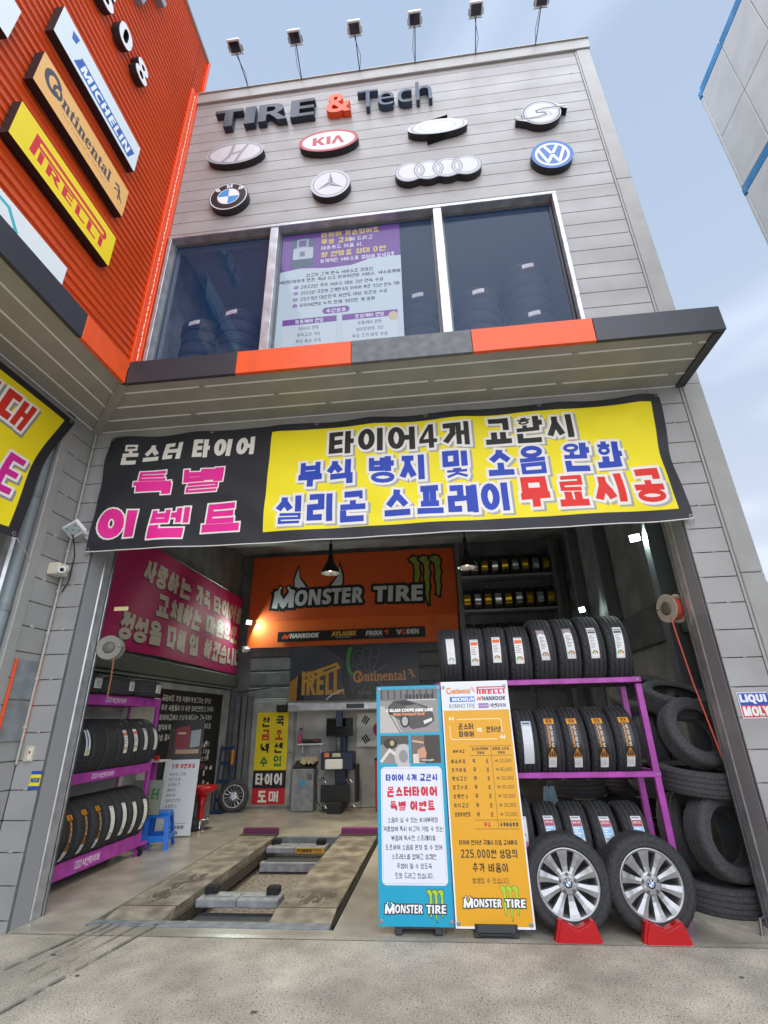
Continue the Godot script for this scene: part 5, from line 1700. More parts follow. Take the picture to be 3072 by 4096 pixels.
func rack(called: String, label: String, at: Vector3, turn: float, L: float, levels: Array, bh: Array, words: bool) -> Node3D:
	# local x along the rack, +z towards the aisle, depth 0.42
	var o := thing(called, label, "rack", at, "purple tyre racks", turn)
	for k in levels.size():
		var y: float = levels[k]
		for z in [0.0, -0.42]:
			var bm := boxp("beam", Vector3(L / 2, y - bh[k] / 2, z), Vector3(L, bh[k], 0.045), M.purple, o, 0.004)
			if words and z == 0.0:
				var c := Cv.new(256, 48, hx("ab3fa6"))
				c.rect(0, 6, 62, 34, hx("c9b4cf"))
				c.lat("NEXEN", 5, 13, 52, 20, [[0, 0, 0, hx("7a2f86")]])
				c.han("넥센타이어", 72, 4, 32, 40, 3, [[0, 0, 0, hx("d9cbdc")]], 0.08)
				var f := MB.new()
				f.quad(Vector3(L * 0.36, y - bh[k] * 0.82, 0.0245), Vector3(L * 0.36 + 0.42, y - bh[k] * 0.82, 0.0245), Vector3(L * 0.36 + 0.42, y - bh[k] * 0.14, 0.0245), Vector3(L * 0.36, y - bh[k] * 0.14, 0.0245))
				part(f, "lettering", print_mat(c, 0.4), bm)
		for x in [0.0, L]: boxp("end_bar", Vector3(x, y - bh[k] / 2, -0.21), Vector3(0.04, bh[k] * 0.8, 0.38), M.purple, o)
	for x in [0.025, L - 0.025]:
		for z in [0.0, -0.42]:
			boxp("upright", Vector3(x, levels[-1] * 0.5 - 0.03, z - 0.002), Vector3(0.055, levels[-1] - 0.06, 0.04), M.purple, o, 0.004)
	for k in levels.size():
		for x in [0.03, L - 0.03]:
			var bt := MB.new()
			bt.lathe([Vector2(0.0, 0.008), Vector2(0.008, 0.008), Vector2(0.01, 0.0)], 6, Transform3D(RX, Vector3(x, levels[k] - bh[k] * 0.5, 0.0225)))
			part(bt, "bolt", M.steel, o)
	return o

func make_racks() -> void:
	rack("tyre_rack", "bright purple steel rack of new tyres behind the two boards", Vector3(-0.02, 0, -4.96), 0.0, 1.84, [0.27, 1.045, 1.815], [0.045, 0.045, 0.047], false)
	var X := Basis()
	var cz := -5.17
	var tops := [["plain", .305], ["orange", .305], ["orange", .305], ["orange", .305], ["foil", .33], ["foil", .33], ["oval", .335], ["oval", .335]]
	var note := {"plain": "faded blank label", "orange": "orange-banded label", "foil": "creased foil label", "oval": "round-ended label"}
	for k in 8:
		var R: float = tops[k][1]
		place_tyre(ORD[k] + " tyre from the rack end over the amber board, top tier, " + note[tops[k][0]], "tyres on the rack behind the boards", Vector3([.115, .335, .555, .775, .995, 1.215, 1.44, 1.665][k], 1.82 + sqrt(R * R - .0441) - 0.004, cz), X, R, .212, R - .105, tops[k][0], 1.42, .25 if k < 4 else .29, .076)
	var mids := ["", "", "silver", "silver", "gold", "gold", "gold", "gold"]
	for k in range(1, 8):
		var lab: String = ORD[k - 2] + " tyre with round-ended silver label from the amber board, middle tier" if mids[k] == "silver" else (ORD[k - 4] + " gold-wrapped tyre from the silver-labelled ones, middle tier of purple rack" if mids[k] else "unlabelled tyre on middle tier of purple rack behind amber board")
		place_tyre(lab, "tyres on the rack behind the boards", Vector3([.1, .31, .52, .735, .95, 1.16, 1.37, 1.59][k], 1.05 + sqrt(.305 * .305 - .0441) - 0.004, cz), X, .305, .205, .2, mids[k], 1.5, .42 if mids[k] == "gold" else .36, .085)
	for k in 6:
		var R := .33 if k == 1 else .305
		place_tyre(ORD[k] + " tyre from the amber board, pink-footed oval label, bottom tier" if k < 2 else ORD[k - 2] + " crimson-labelled tyre from the pink-labelled ones, bottom tier", "tyres on the rack behind the boards", Vector3([.38, .60, .84, 1.065, 1.29, 1.53][k], .275 + sqrt(R * R - .0441) - 0.004, cz), X, R, .21, .2, "pink" if k < 2 else "band", 1.25 if k < 2 else 1.35, .22 if k < 2 else .36, .08)
	# rack along the side wall
	var lr := rack("tyre_rack", "deep purple lettered tyre rack along the side wall", Vector3(-3.87, 0, -4.98), PI / 2, 1.89, [.25, 1.04, 1.83], [.14, .1, .11], true)
	for q in [[0.03, 0.03], [1.86, 0.03], [0.03, -0.39], [1.86, -0.39]]:
		var cs := MB.new()
		cs.lathe([Vector2(0, -0.014), Vector2(0.036, -0.014), Vector2(0.04, 0), Vector2(0.036, 0.014), Vector2(0, 0.014)], 16, Transform3D(Basis(Vector3.BACK, PI / 2), Vector3(q[0] + 0.02, 0.044, q[1])))
		cs.box(Vector3(q[0], 0.095, q[1]), Vector3(0.05, 0.03, 0.045))
		part(cs, "castor", M.rubber, lr)
	boxp("foot_bar", Vector3(1.96, 0.125, 0.0), Vector3(0.14, 0.04, 0.045), M.purple, lr)
	var Y := Basis(Vector3.UP, PI / 2)
	for k in 8:
		var z := -6.745 + k * .225
		var l: String = ["silver", "silver", "orange", "orange", "", "", "stripe", "stripe"][k]
		place_tyre(ORD[k] + " tyre from the blue stool, " + {"silver": "silver foil label", "orange": "orange and white label", "": "no label", "stripe": "blue-striped label"}[l] + ", middle tier of side rack", "tyres on the side wall rack", Vector3(-4.08, 1.045 + sqrt(.31 * .31 - .0441) - 0.004, z), Y, .31, .215, .2, l, 1.35, .26, .07)
		l = ["plain", "plain", "plain", "plain", "gold", "gold", "gold", "gold"][k]
		place_tyre(ORD[k] + " tyre from the blue stool, " + ("long white label" if l == "plain" else "gold and black wrap") + ", bottom tier of side rack", "tyres on the side wall rack", Vector3(-4.08, .255 + sqrt(.31 * .31 - .0441) - 0.004, z), Y, .31, .215, .2, l, 1.55, .34 if l == "plain" else .42, .07)
	for k in 3:
		var o := place_tyre(ORD[k] + " flat-lying tyre from the blackboard, on top of side wall rack", "tyres on the side wall rack", Vector3(-4.0, 1.83 + .105, [-6.5, -5.88, -5.26][k]), Basis(Vector3.BACK, PI / 2), .29, .2, .19)
		var m := MB.new()
		m.sheet(func(u: float, v: float) -> Vector3:
			var a := 1.45 + u * 0.5
			return Vector3(-(v - 0.5) * 0.11, -.2925 * sin(a), .2925 * cos(a)), 8, 2, true)
		inst(m.mesh(), "label", LB.foil, o)

func make_pile() -> void:
	var g := "worn tyres heaped beside the bay"
	var L := [
		["worn tyre lying flat at the foot of the heap", Vector3(2.27, .108, -5.33), Vector3(0.02, 1, 0.03), .345, .21],
		["worn tyre standing on edge with open centre low in the heap", Vector3(2.3, .545, -5.12), Vector3(.38, .12, 1), .325, .225],
		["worn ribbed tyre lying level across the middle of the heap", Vector3(2.27, .945, -5.28), Vector3(.06, 1, .08), .345, .205],
		["lettered worn tyre tipped on edge above the level one", Vector3(2.29, 1.33, -5.2), Vector3(.22, .42, 1), .305, .2],
		["worn tyre lying slanted behind the lettered one", Vector3(2.36, 1.62, -5.6), Vector3(.1, 1, .42), .32, .21],
		["blocky winter tread tyre topping the heap", Vector3(2.2, 1.66, -6.0), Vector3(-.2, .9, .5), .34, .22],
		["worn tyre standing wedged behind the low open one", Vector3(2.12, .5, -5.55), Vector3(.75, .1, .6), .31, .2],
		["worn tyre pressed flat behind the level ribbed one", Vector3(2.2, .86, -5.95), Vector3(.2, 1, .3), .32, .2],
		["worn tyre standing in the shade behind the tipped one", Vector3(2.16, 1.22, -5.8), Vector3(.8, .2, .5), .31, .2],
	]
	for q in L:
		var ax: Vector3 = q[2].normalized()
		var y := ax.cross(Vector3.RIGHT if absf(ax.x) < 0.8 else Vector3.UP).normalized()
		place_tyre(q[0], g, q[1], Basis(ax, y, ax.cross(y)), q[3], q[4], q[3] - .115, "", 0, 0, 0, M.tyre_old)
	# more heaped at the back in the dark corner
	for k in 8:
		place_tyre(ORD[k / 2] + " worn tyre up in the dark " + ["inner", "outer"][k % 2] + " stack behind the heap", "tyres stacked in the dark corner", Vector3(1.5 + (k % 2) * .66, .11 + (k / 2) * .215, -6.7 - (k % 3) * .1), Basis(Vector3.BACK, PI / 2), .32, .21, .2, "", 0, 0, 0, M.tyre_old)

# ---------------------------------------------------------------- complete wheels
# axis along local z, face at z = 0, centre at the origin
func wheel(label: String, group: String, at: Vector3, bs: Basis, R: float, W: float, rim: float, spokes: int, dark := false) -> Node3D:
	var o := thing("car_wheel", label, "wheel", at, group)
	o.basis = bs
	var ty := inst(tyre_mesh(R, W, rim - 0.004, 96), "tyre", M.tyre if not dark else M.tyre_old, o)
	ty.transform = Transform3D(Basis(Vector3.UP, PI / 2), Vector3(0, 0, -W / 2))
	var al := mat(hx("a4a6a9"), 0.34, 0.7)
	var zr := Basis(Vector3.RIGHT, PI / 2)
	var r := MB.new()
	r.lathe([Vector2(rim - 0.03, -W * .9), Vector2(rim - 0.03, -W * .5), Vector2(rim - 0.022, -0.045), Vector2(rim - 0.014, -0.022), Vector2(rim + 0.002, -0.016), Vector2(rim + 0.006, -0.022), Vector2(rim - 0.004, -0.04)].map(func(q: Vector2) -> Vector2: return q), 72, Transform3D(zr, V0), true)
	part(r, "rim", al, o)
	var bk := MB.new()
	bk.lathe([Vector2(0.0, -W * .72), Vector2(0.1, -W * .72), Vector2(0.12, -W * .8), Vector2(rim - 0.03, -W * .85)], 40, Transform3D(zr, V0))
	part(bk, "hub_back", mat(hx("4c4c4e"), 0.7), o)
	var radii := [0.045, 0.075, 0.11, 0.15, 0.185, rim - 0.012]
	var hw := [0.019, 0.0195, 0.022, 0.0275, 0.035, 0.041] if spokes == 10 else [0.012, 0.009, 0.0085, 0.009, 0.01, 0.012]
	var zz := [-0.030, -0.036, -0.036, -0.030, -0.022, -0.018]
	var sm := MB.new()
	for i in 5:
		for s in [-1.0, 1.0]:
			var c0 := Vector3(0, radii[i], zz[i] + 0.004)
			var c1 := Vector3(0, radii[i + 1], zz[i + 1] + 0.004)
			var e0 := Vector3(s * hw[i], radii[i], zz[i])
			var e1 := Vector3(s * hw[i + 1], radii[i + 1], zz[i + 1])
			var b0 := e0 + Vector3(s * 0.003, 0, -0.034)
			var b1 := e1 + Vector3(s * 0.003, 0, -0.034)
			if s > 0:
				sm.quad(c0, e0, e1, c1)
				sm.quad(e0, b0, b1, e1)
			else:
				sm.quad(e0, c0, c1, e1)
				sm.quad(b0, e0, e1, b1)
	var sp := sm.mesh()
	for k in spokes:
		var q := inst(sp, "spoke", al, o)
		q.rotation.z = TAU * (k + 0.12) / spokes
	var hub := MB.new()
	hub.lathe([Vector2(0.0, -0.07), Vector2(0.078, -0.07), Vector2(0.074, -0.036), Vector2(0.062, -0.029), Vector2(0.036, -0.028), Vector2(0.036, -0.04), Vector2(0.0, -0.04)], 40, Transform3D(zr, V0), false)
	part(hub, "hub", al, o)
	var cap := MB.new()
	cap.prism(oval(0.033, 0.033, 32), 0.02, Transform3D(Basis(), Vector3(0, 0, -0.022)), 3)
	part(cap, "centre_cap", print_mat(roundel(96), 0.3) if spokes == 10 else M.steel, o)
	for k in 5:
		var a := TAU * k / 5 + 0.35
		var bt := MB.new()
		bt.lathe([Vector2(0.0, -0.026), Vector2(0.0085, -0.026), Vector2(0.0095, -0.036)], 6, Transform3D(zr, Vector3(0.056 * cos(a), 0.056 * sin(a), 0)))
		bt.lathe([Vector2(0.010, -0.0275), Vector2(0.0135, -0.0272), Vector2(0.014, -0.030)], 14, Transform3D(zr, Vector3(0.056 * cos(a), 0.056 * sin(a), 0)))
		part(bt, "bolt", mat(hx("56585c"), 0.4, 0.7), o)
	return o

func make_wheels() -> void:
	var lean := Basis(Vector3.RIGHT, -0.05)
	for k in 2:
		var x: float = [.872, 1.478][k]
		wheel(["ten-spoke alloy wheel in a red chock beside the amber board", "ten-spoke alloy wheel in a red chock beside the tyre heap"][k], "alloy wheels on show in red chocks", Vector3(x, .326, -4.615), Basis(Vector3.UP, [0.0, 0.06][k]) * lean, .325, .225, .226, 10)
		var o := thing("wheel_chock", ["red notched chock under the wheel beside the amber board", "red notched chock under the wheel beside the tyre heap"][k], "chock", Vector3(x, 0, -4.52), "red wheel chocks")
		var p := PackedVector2Array([Vector2(-.168, 0), Vector2(-.128, .128), Vector2(-.118, .136), Vector2(-.105, .134), Vector2(0.0, .088), Vector2(.105, .134), Vector2(.118, .136), Vector2(.128, .128), Vector2(.168, 0)])
		var m := MB.new()
		m.prism(p.duplicate(), 0.06, Transform3D(Basis(), Vector3(0, 0, -0.008)))
		part(m, "body", M.red, o)
		var q := PackedVector2Array([Vector2(-.150, 0.001), Vector2(-.113, .112), Vector2(-.105, .115), Vector2(0.0, .069), Vector2(.105, .115), Vector2(.113, .112), Vector2(.150, 0.001)])
		var f := MB.new()
		f.prism(q.duplicate(), 0.012, Transform3D(Basis(), Vector3(0, 0, 0.003)))
		part(f, "face_plate", M.red, o)
		var rd := MB.new()
		rd.tube([Vector3(-.104, .117, -0.002), Vector3(0, .072, -0.002), Vector3(.104, .117, -0.002)], 0.005, 8)
		part(rd, "moulded_bead", M.red, o)
	var rw := wheel("multi-spoke alloy wheel leaning by the rear door", "", Vector3(-3.9, .262, -9.93), Basis(Vector3.UP, 0.25) * Basis(Vector3.RIGHT, -0.12), .262, .19, .185, 15, true)

# ---------------------------------------------------------------- vehicle lift set in the floor
func make_lift() -> void:
	var o := thing("scissor_lift", "floor-set scissor lift with two worn beige runways and blue-grey jack beams", "lift", Vector3(0, 0, 0))
	var deck := concrete(hx("cdc5b3"), 1.2, 0.5, 0.6, 71, 0.55)
	var edge := worn(hx("5a534a"), 0.7, 0.3, 0.5, fine_tex)
	for q in [[-2.975, -2.455], [-1.53, -1.005]]:
		var cx: float = (q[0] + q[1]) / 2
		var w: float = q[1] - q[0]
		var rw := boxp("runway", Vector3(cx, -0.045, -5.9), Vector3(w, 0.11, 1.49), deck, o, 0.004)
		boxp("runway_plate", Vector3(cx, -0.045, -7.33), Vector3(w, 0.11, 1.36), deck, rw, 0.004)
		var rp := MB.new()
		rp.quad(Vector3(q[0], -0.035, -4.83), Vector3(q[1], -0.035, -4.83), Vector3(q[1], 0.009, -5.145), Vector3(q[0], 0.009, -5.145))
		rp.quad(Vector3(q[1], -0.035, -4.83), Vector3(q[1], -0.16, -4.86), Vector3(q[1], -0.1, -5.145), Vector3(q[1], 0.009, -5.145))
		rp.quad(Vector3(q[0], -0.16, -4.86), Vector3(q[0], -0.035, -4.83), Vector3(q[0], 0.009, -5.145), Vector3(q[0], -0.1, -5.145))
		rp.quad(Vector3(q[0], -0.16, -4.86), Vector3(q[1], -0.16, -4.86), Vector3(q[1], -0.035, -4.83), Vector3(q[0], -0.035, -4.83))
		part(rp, "ramp_flap", deck, rw)
		var hg := MB.new()
		hg.cyl(Vector3(q[0], 0.0, -5.15), Vector3(q[1], 0.0, -5.15), 0.012, 10)
		part(hg, "hinge", worn(hx("6b4632"), 0.7, 0.3, 0.2, fine_tex), rw)
		var wear := MB.new()
		rng.seed = int(absf(q[0]) * 10)
		for k in 70:
			var t := rng.randf()
			var px: float = cx + (rng.randf_range(-0.1, 0.1) + rng.randf_range(-0.1, 0.1)) * (0.6 if cx < -2 else 1.0) + (t - 0.5) * 0.1
			var pz := -5.25 - t * (0.85 if cx < -2 else 0.3)
			var a := rng.randf_range(0.006, 0.03)
			var pp := PackedVector2Array()
			for i in 7: pp.append(Vector2(px + a * rng.randf_range(0.4, 1.3) * cos(TAU * i / 7), -pz + a * rng.randf_range(0.9, 2.4) * sin(TAU * i / 7)))
			wear.prism(pp, 0.001, Transform3D(Basis(Vector3.RIGHT, Vector3.FORWARD, Vector3.UP), Vector3(0, 0.0112 + 0.00003 * k, 0)), 1)
		tag(part(wear, "oil_stain", mat(hx("5a5147"), 0.6), rw), "", "", "", "stuff")
		boxp("side_channel", Vector3(q[1] + 0.02 if cx < -2 else q[0] - 0.02, -0.11, -6.5), Vector3(0.03, 0.1, 2.9), edge, o)
		boxp("scissor_arm", Vector3(cx, -0.2, -6.5), Vector3(0.12, 0.1, 2.8), edge, o)
		var st := boxp("wheel_stop", Vector3(cx, 0.05, -8.1), Vector3(w, 0.08, 0.06), worn(hx("7a2f62") if cx < -2 else hx("96307e"), 0.5, 0.0, 0.3, fine_tex), o, 0.006)
		boxp("stop_plate", Vector3(cx, 0.012, -8.04), Vector3(w * 1.05, 0.012, 0.14), edge, st)
	boxp("front_sill", Vector3(-1.98, -0.03, -4.745), Vector3(2.0, 0.085, 0.115), worn(hx("8a9195"), 0.55, 0.0, 0.5), o, 0.006)
	boxp("rear_sill", Vector3(-1.99, -0.05, -7.96), Vector3(0.88, 0.12, 0.06), worn(hx("8f969a"), 0.5, 0.2, 0.4), o, 0.006)
	var bg := worn(hx("a3a6aa"), 0.5, 0.15, 0.4)
	for z in [-5.5, -7.5]:
		var b := boxp("jack_beam", Vector3(-2.2, -0.04, z), Vector3(0.385, 0.065, 0.24), bg, o, 0.008)
		boxp("sliding_arm", Vector3(-1.805, -0.04, z), Vector3(0.39, 0.065, 0.24), bg, b, 0.008)
		boxp("base_beam", Vector3(-1.98, -0.17, z + 0.3), Vector3(0.82, 0.1, 0.1), bg, b, 0.008)
		boxp("base_cover", Vector3(-1.98, -0.13, z + 0.2), Vector3(0.72, 0.03, 0.22), worn(hx("4f5357"), 0.6, 0.0, 0.4, fine_tex), b)
		for x in [-2.31, -1.70]: boxp("rubber_block", Vector3(x, 0.024, z - 0.06), Vector3(0.12, 0.065, 0.1), M.rubber, b, 0.01)
		for x in [-2.2, -1.86]: boxp("slide_plate", Vector3(x, -0.003, z + 0.02), Vector3(0.22, 0.01, 0.05), M.alu, b, 0.002)
		if z < -7:
			var c := Cv.new(384, 72, hx("dfa12a"))
			c.lat("POWER", 14, 14, 200, 44, [[0, 0, 2, hx("1b1a18")]], 0, 0.2)
			c.lat("REX", 232, 12, 110, 24, [[0, 0, 1, hx("2d4a3a")]], 0, 0.2)
			c.lat("KOREA", 240, 44, 100, 16, [[0, 0, 0, hx("a8452a")]])
			var f := MB.new()
			f.quad(Vector3(-2.0, -0.07, z + 0.1225), Vector3(-1.615, -0.07, z + 0.1225), Vector3(-1.615, -0.012, z + 0.1225), Vector3(-2.0, -0.012, z + 0.1225))
			part(f, "nameplate", print_mat(c, 0.5), b)
	var hose := MB.new()
	hose.tube([Vector3(-2.3, -0.1, -5.1), Vector3(-2.2, -0.2, -5.0), Vector3(-2.05, -0.14, -4.98), Vector3(-1.95, -0.17, -5.05)], 0.012, 8)
	part(hose, "hose", M.cable, o)
	boxp("gap_shade_strip", Vector3(-0.965, -0.1, -6.4), Vector3(0.02, 0.2, 3.2), mat(hx("1a1918"), 0.9), o)  # black strip painted in as the shade of the gap beside the runway

# ---------------------------------------------------------------- behind the upper windows
func make_store() -> void:
	var c := Cv.new(700, 880, hx("cfe0e2"))
	var pu := hx("7a3f96")
	c.rect(0, 0, 700, 260, pu)
	var wave := PackedVector2Array([Vector2(0, 260), Vector2(0, 300), Vector2(120, 282), Vector2(280, 300), Vector2(420, 296), Vector2(560, 250), Vector2(700, 262), Vector2(700, 240)])
	c.poly(wave, pu)
	c.rect(64, 40, 130, 236, hx("4b5a66"))
	c.rrect(72, 120, 120, 90, 10, hx("c9d4d8"))
	c.rrect(92, 50, 70, 70, 6, hx("aab8c2"))
	c.rect(104, 60, 46, 50, hx("6a4a86"))
	c.rect(112, 150, 30, 40, hx("7a8894"))
	var ye := hx("e8d24a")
	var wh := hx("e4e8ee")
	c.han("타이어 파손되어도", 236, 16, 40, 44, 4.4, [[0, 0, 0, ye]], 0.04)
	c.han("무상 교체", 236, 70, 40, 44, 4.4, [[0, 0, 0, ye]], 0.04)
	c.han("해 드리고", 408, 76, 30, 34, 2.4, [[0, 0, 0, wh]], 0.04)
	c.han("제휴카드 이용 시,", 236, 124, 30, 34, 2.4, [[0, 0, 0, wh]], 0.04)
	c.han("월 렌탈료 최대 0원", 236, 170, 42, 46, 4.6, [[0, 0, 0, ye]], 0.02)
	c.han("파격적인 서비스를 경험해 보세요!", 236, 228, 26, 32, 2.2, [[0, 0, 0, wh]], 0.04)
	var ink := hx("4a4f5c")
	lines_of(c, ["최고의 고객 만족 서비스로 검증된", "넥센타이어가 만든 국내 최초 타이어렌탈 서비스, 넥스트레벨"], 350, 326, 24, 28, 36, 2.4, ink)
	for k in 4:
		c.ell(104, 424 + k * 44, 14, 12, pu)
		c.line([Vector2(98, 422 + k * 44), Vector2(104, 428 + k * 44), Vector2(110, 422 + k * 44)], 1.5, wh)
		c.han(["2022년 국가 서비스 대상 3년 연속 수상", "2022년 글로벌 고객만족도 타이어 부문 13년 연속 1위", "2021년 대한민국 브랜드 대상 장관상 수상", "타이어렌탈 누적 판매 100만 개 돌파"][k], 130, 410 + k * 44, 21 if k == 1 else 24, 28, 2.2, [[0, 0, 0, ink]], 0.02)
	c.rrect(260, 590, 150, 44, 22, pu)
	lines_of(c, ["추천상품"], 336, 598, 27, 30, 40, 2.8, wh)
	for k in 2:
		var x := 40 + k * 330
		c.rect(x, 650, 300, 200, hx("bccdd2"))
		c.rect(x + 2, 652, 296, 196, hx("d6e4e6"))
		c.rect(x, 650, 300, 40, pu)
		lines_of(c, [["알뜰케어 렌탈", "안심케어 렌탈"][k]], x + 150, 656, 24, 28, 40, 2.4, wh)
		lines_of(c, [["타이어 렌탈", "위치교환 1회", "무상 파손 보증"], ["알뜰케어 렌탈", "얼라인먼트 1회", "무상 조기 마모 보증"]][k], x + 150, 706, 20, 24, 42, 1.8, hx("7d8792"))
	c.ell(646, 690, 26, 30, hx("d9c79a"))
	plaque("window_poster", "purple and white rental poster behind the middle upper pane", "poster", c, Vector3(-1.79, 5.62, -4.592), 1.62, 2.1, 0.0, 0.004, 0.6)
	# stacks of stored tyres
	for q in [[-3.0, 7, -5.1, "wall end"], [-2.42, 7, -4.98, "inner first-pane"], [0.02, 8, -5.2, "poster side"], [0.78, 7, -5.05, "shortest wide-pane"], [1.45, 9, -5.1, "tallest wide-pane"]]:
		for k in q[1]:
			var t := place_tyre(ORD[k] + " tyre up in the " + q[3] + " column behind the upper window", "tyre columns behind the upper windows", Vector3(q[0] + 0.012 * sin(k * 2.3 + q[0]), 5.3 + .2 * k, q[2]), Basis(Vector3.BACK, PI / 2), .3, .198, .2)
			if k == q[1] - 1 or k == q[1] - 5:
				var m := MB.new()
				m.sheet(func(u: float, v: float) -> Vector3:
					var a := -0.25 + u * 0.5
					return Vector3((0.5 - v) * 0.07 + 0.03 * (u - 0.5), .3025 * sin(-a), .3025 * cos(a)), 8, 2)
				inst(m.mesh(), "label", LB.pink, t)

# ---------------------------------------------------------------- lamps over the parapet
func make_roof_lamps() -> void:
	for k in 6:
		var x: float = [-2.55, -1.645, -0.685, 0.215, 1.17, 2.1][k]
		var o := thing("flood_lamp", ORD[k] + " unlit floodlight from the orange building, on an arm over the parapet", "floodlight", Vector3(x, 11.16, -4.46), "floodlights over the parapet")
		var s: float = [-0.02, 0.03, 0.0, 0.02, -0.02, 0.01][k]
		var a := MB.new()
		a.tube([Vector3(0, -0.05, -0.1), Vector3(0, 0.02, 0.0), Vector3(s, 0.05, 0.46)], 0.008, 8)
		part(a, "arm", mat(hx("5e5f62"), 0.4, 0.6), o)
		var w := MB.new()
		w.tube([Vector3(0.0, 0.0, 0.0), Vector3(s - 0.05 * (1 if k % 2 else -1), 0.0, 0.2), Vector3(s - 0.02, 0.03, 0.45)], 0.004, 6)
		part(w, "cable", M.cable, o)
		var bs := Basis(Vector3.RIGHT, 0.15)
		var c := Vector3(s, 0.06, 0.53)
		boxp("housing", c, Vector3(0.2, 0.05, 0.19), mat(hx("c6cacc"), 0.4, 0.2), o, 0.01, bs)
		boxp("lens", c + bs * Vector3(0, -0.028, 0), Vector3(0.15, 0.008, 0.14), mat(hx("2b2735"), 0.1), o, 0.0, bs)
		var br := MB.new()
		for q in [-1.0, 1.0]: br.box(c + bs * Vector3(q * 0.108, 0.0, -0.03), Vector3(0.008, 0.03, 0.09), bs)
		br.box(c + bs * Vector3(0, 0.0, -0.11), Vector3(0.22, 0.03, 0.008), bs)
		part(br, "bracket", M.steel, o)

# ---------------------------------------------------------------- neighbour across the side alley
func make_neighbour() -> void:
	var b := thing("panel_building", "tall pale building of square panels with blue bands", "building")
	var pale := worn(hx("ccd6d6"), 0.4, 0.0, 2.0, soft_tex)
	var blue := worn(hx("3a94d6"), 0.4, 0.0, 1.2)
	boxp("core", Vector3(9.1, 5.1, -2.6), Vector3(9.1, 10.16, 4.5), mat(hx("8a9392"), 0.6), b)
	# panels 0.575 wide and 1.18 high with open joints; bands at 10.18 and 8.06
	var z := -4.885
	var n := 0
	while z < -0.6:
		var y := 10.135
		for h in [1.035, 1.03, 1.18, 1.18, 1.18, 1.18, 1.18]:
			boxp("facade_panel", Vector3(4.52, y - h / 2, z + 0.285), Vector3(0.04, h - 0.012, 0.563), pale, b, 0.003)
			y -= h
			if n == 0: pass
			if absf(y - 8.07) < 0.02:
				boxp("blue_band", Vector3(4.52, y - 0.07, z + 0.285), Vector3(0.044, 0.135, 0.563), blue, b, 0.003)
				y -= 0.14
		boxp("blue_band", Vector3(4.52, 10.21, z + 0.285), Vector3(0.044, 0.14, 0.563), blue, b, 0.003)
		z += 0.575
		n += 1
	for q in [[0.0, 7.93], [8.07, 10.135]]:
		boxp("corner_panel", Vector3(4.545, (q[0] + q[1]) / 2, -4.935), Vector3(0.07, q[1] - q[0] - 0.01, 0.085), pale, b, 0.025)
	for y in [8.0, 10.21]: boxp("blue_band", Vector3(4.545, y, -4.935), Vector3(0.074, 0.135, 0.085), blue, b, 0.02)
	boxp("rear_face", Vector3(9.1, 5.1, -4.93), Vector3(9.0, 10.1, 0.06), pale, b)
	var h := thing("low_building", "low pale building with dark eaves beyond the shop corner", "building", Vector3(9.0, 0, -12.5))
	boxp("wall", Vector3(0, 1.85, 0), Vector3(7.4, 3.7, 4.0), worn(hx("b4b6ae"), 0.7), h)
	boxp("eave", Vector3(0, 3.76, 0), Vector3(7.7, 0.12, 4.3), mat(hx("34363c"), 0.5), h, 0.01)
	boxp("roof", Vector3(0, 3.88, 0), Vector3(7.2, 0.12, 3.9), mat(hx("c6c8c6"), 0.6), h, 0.01)

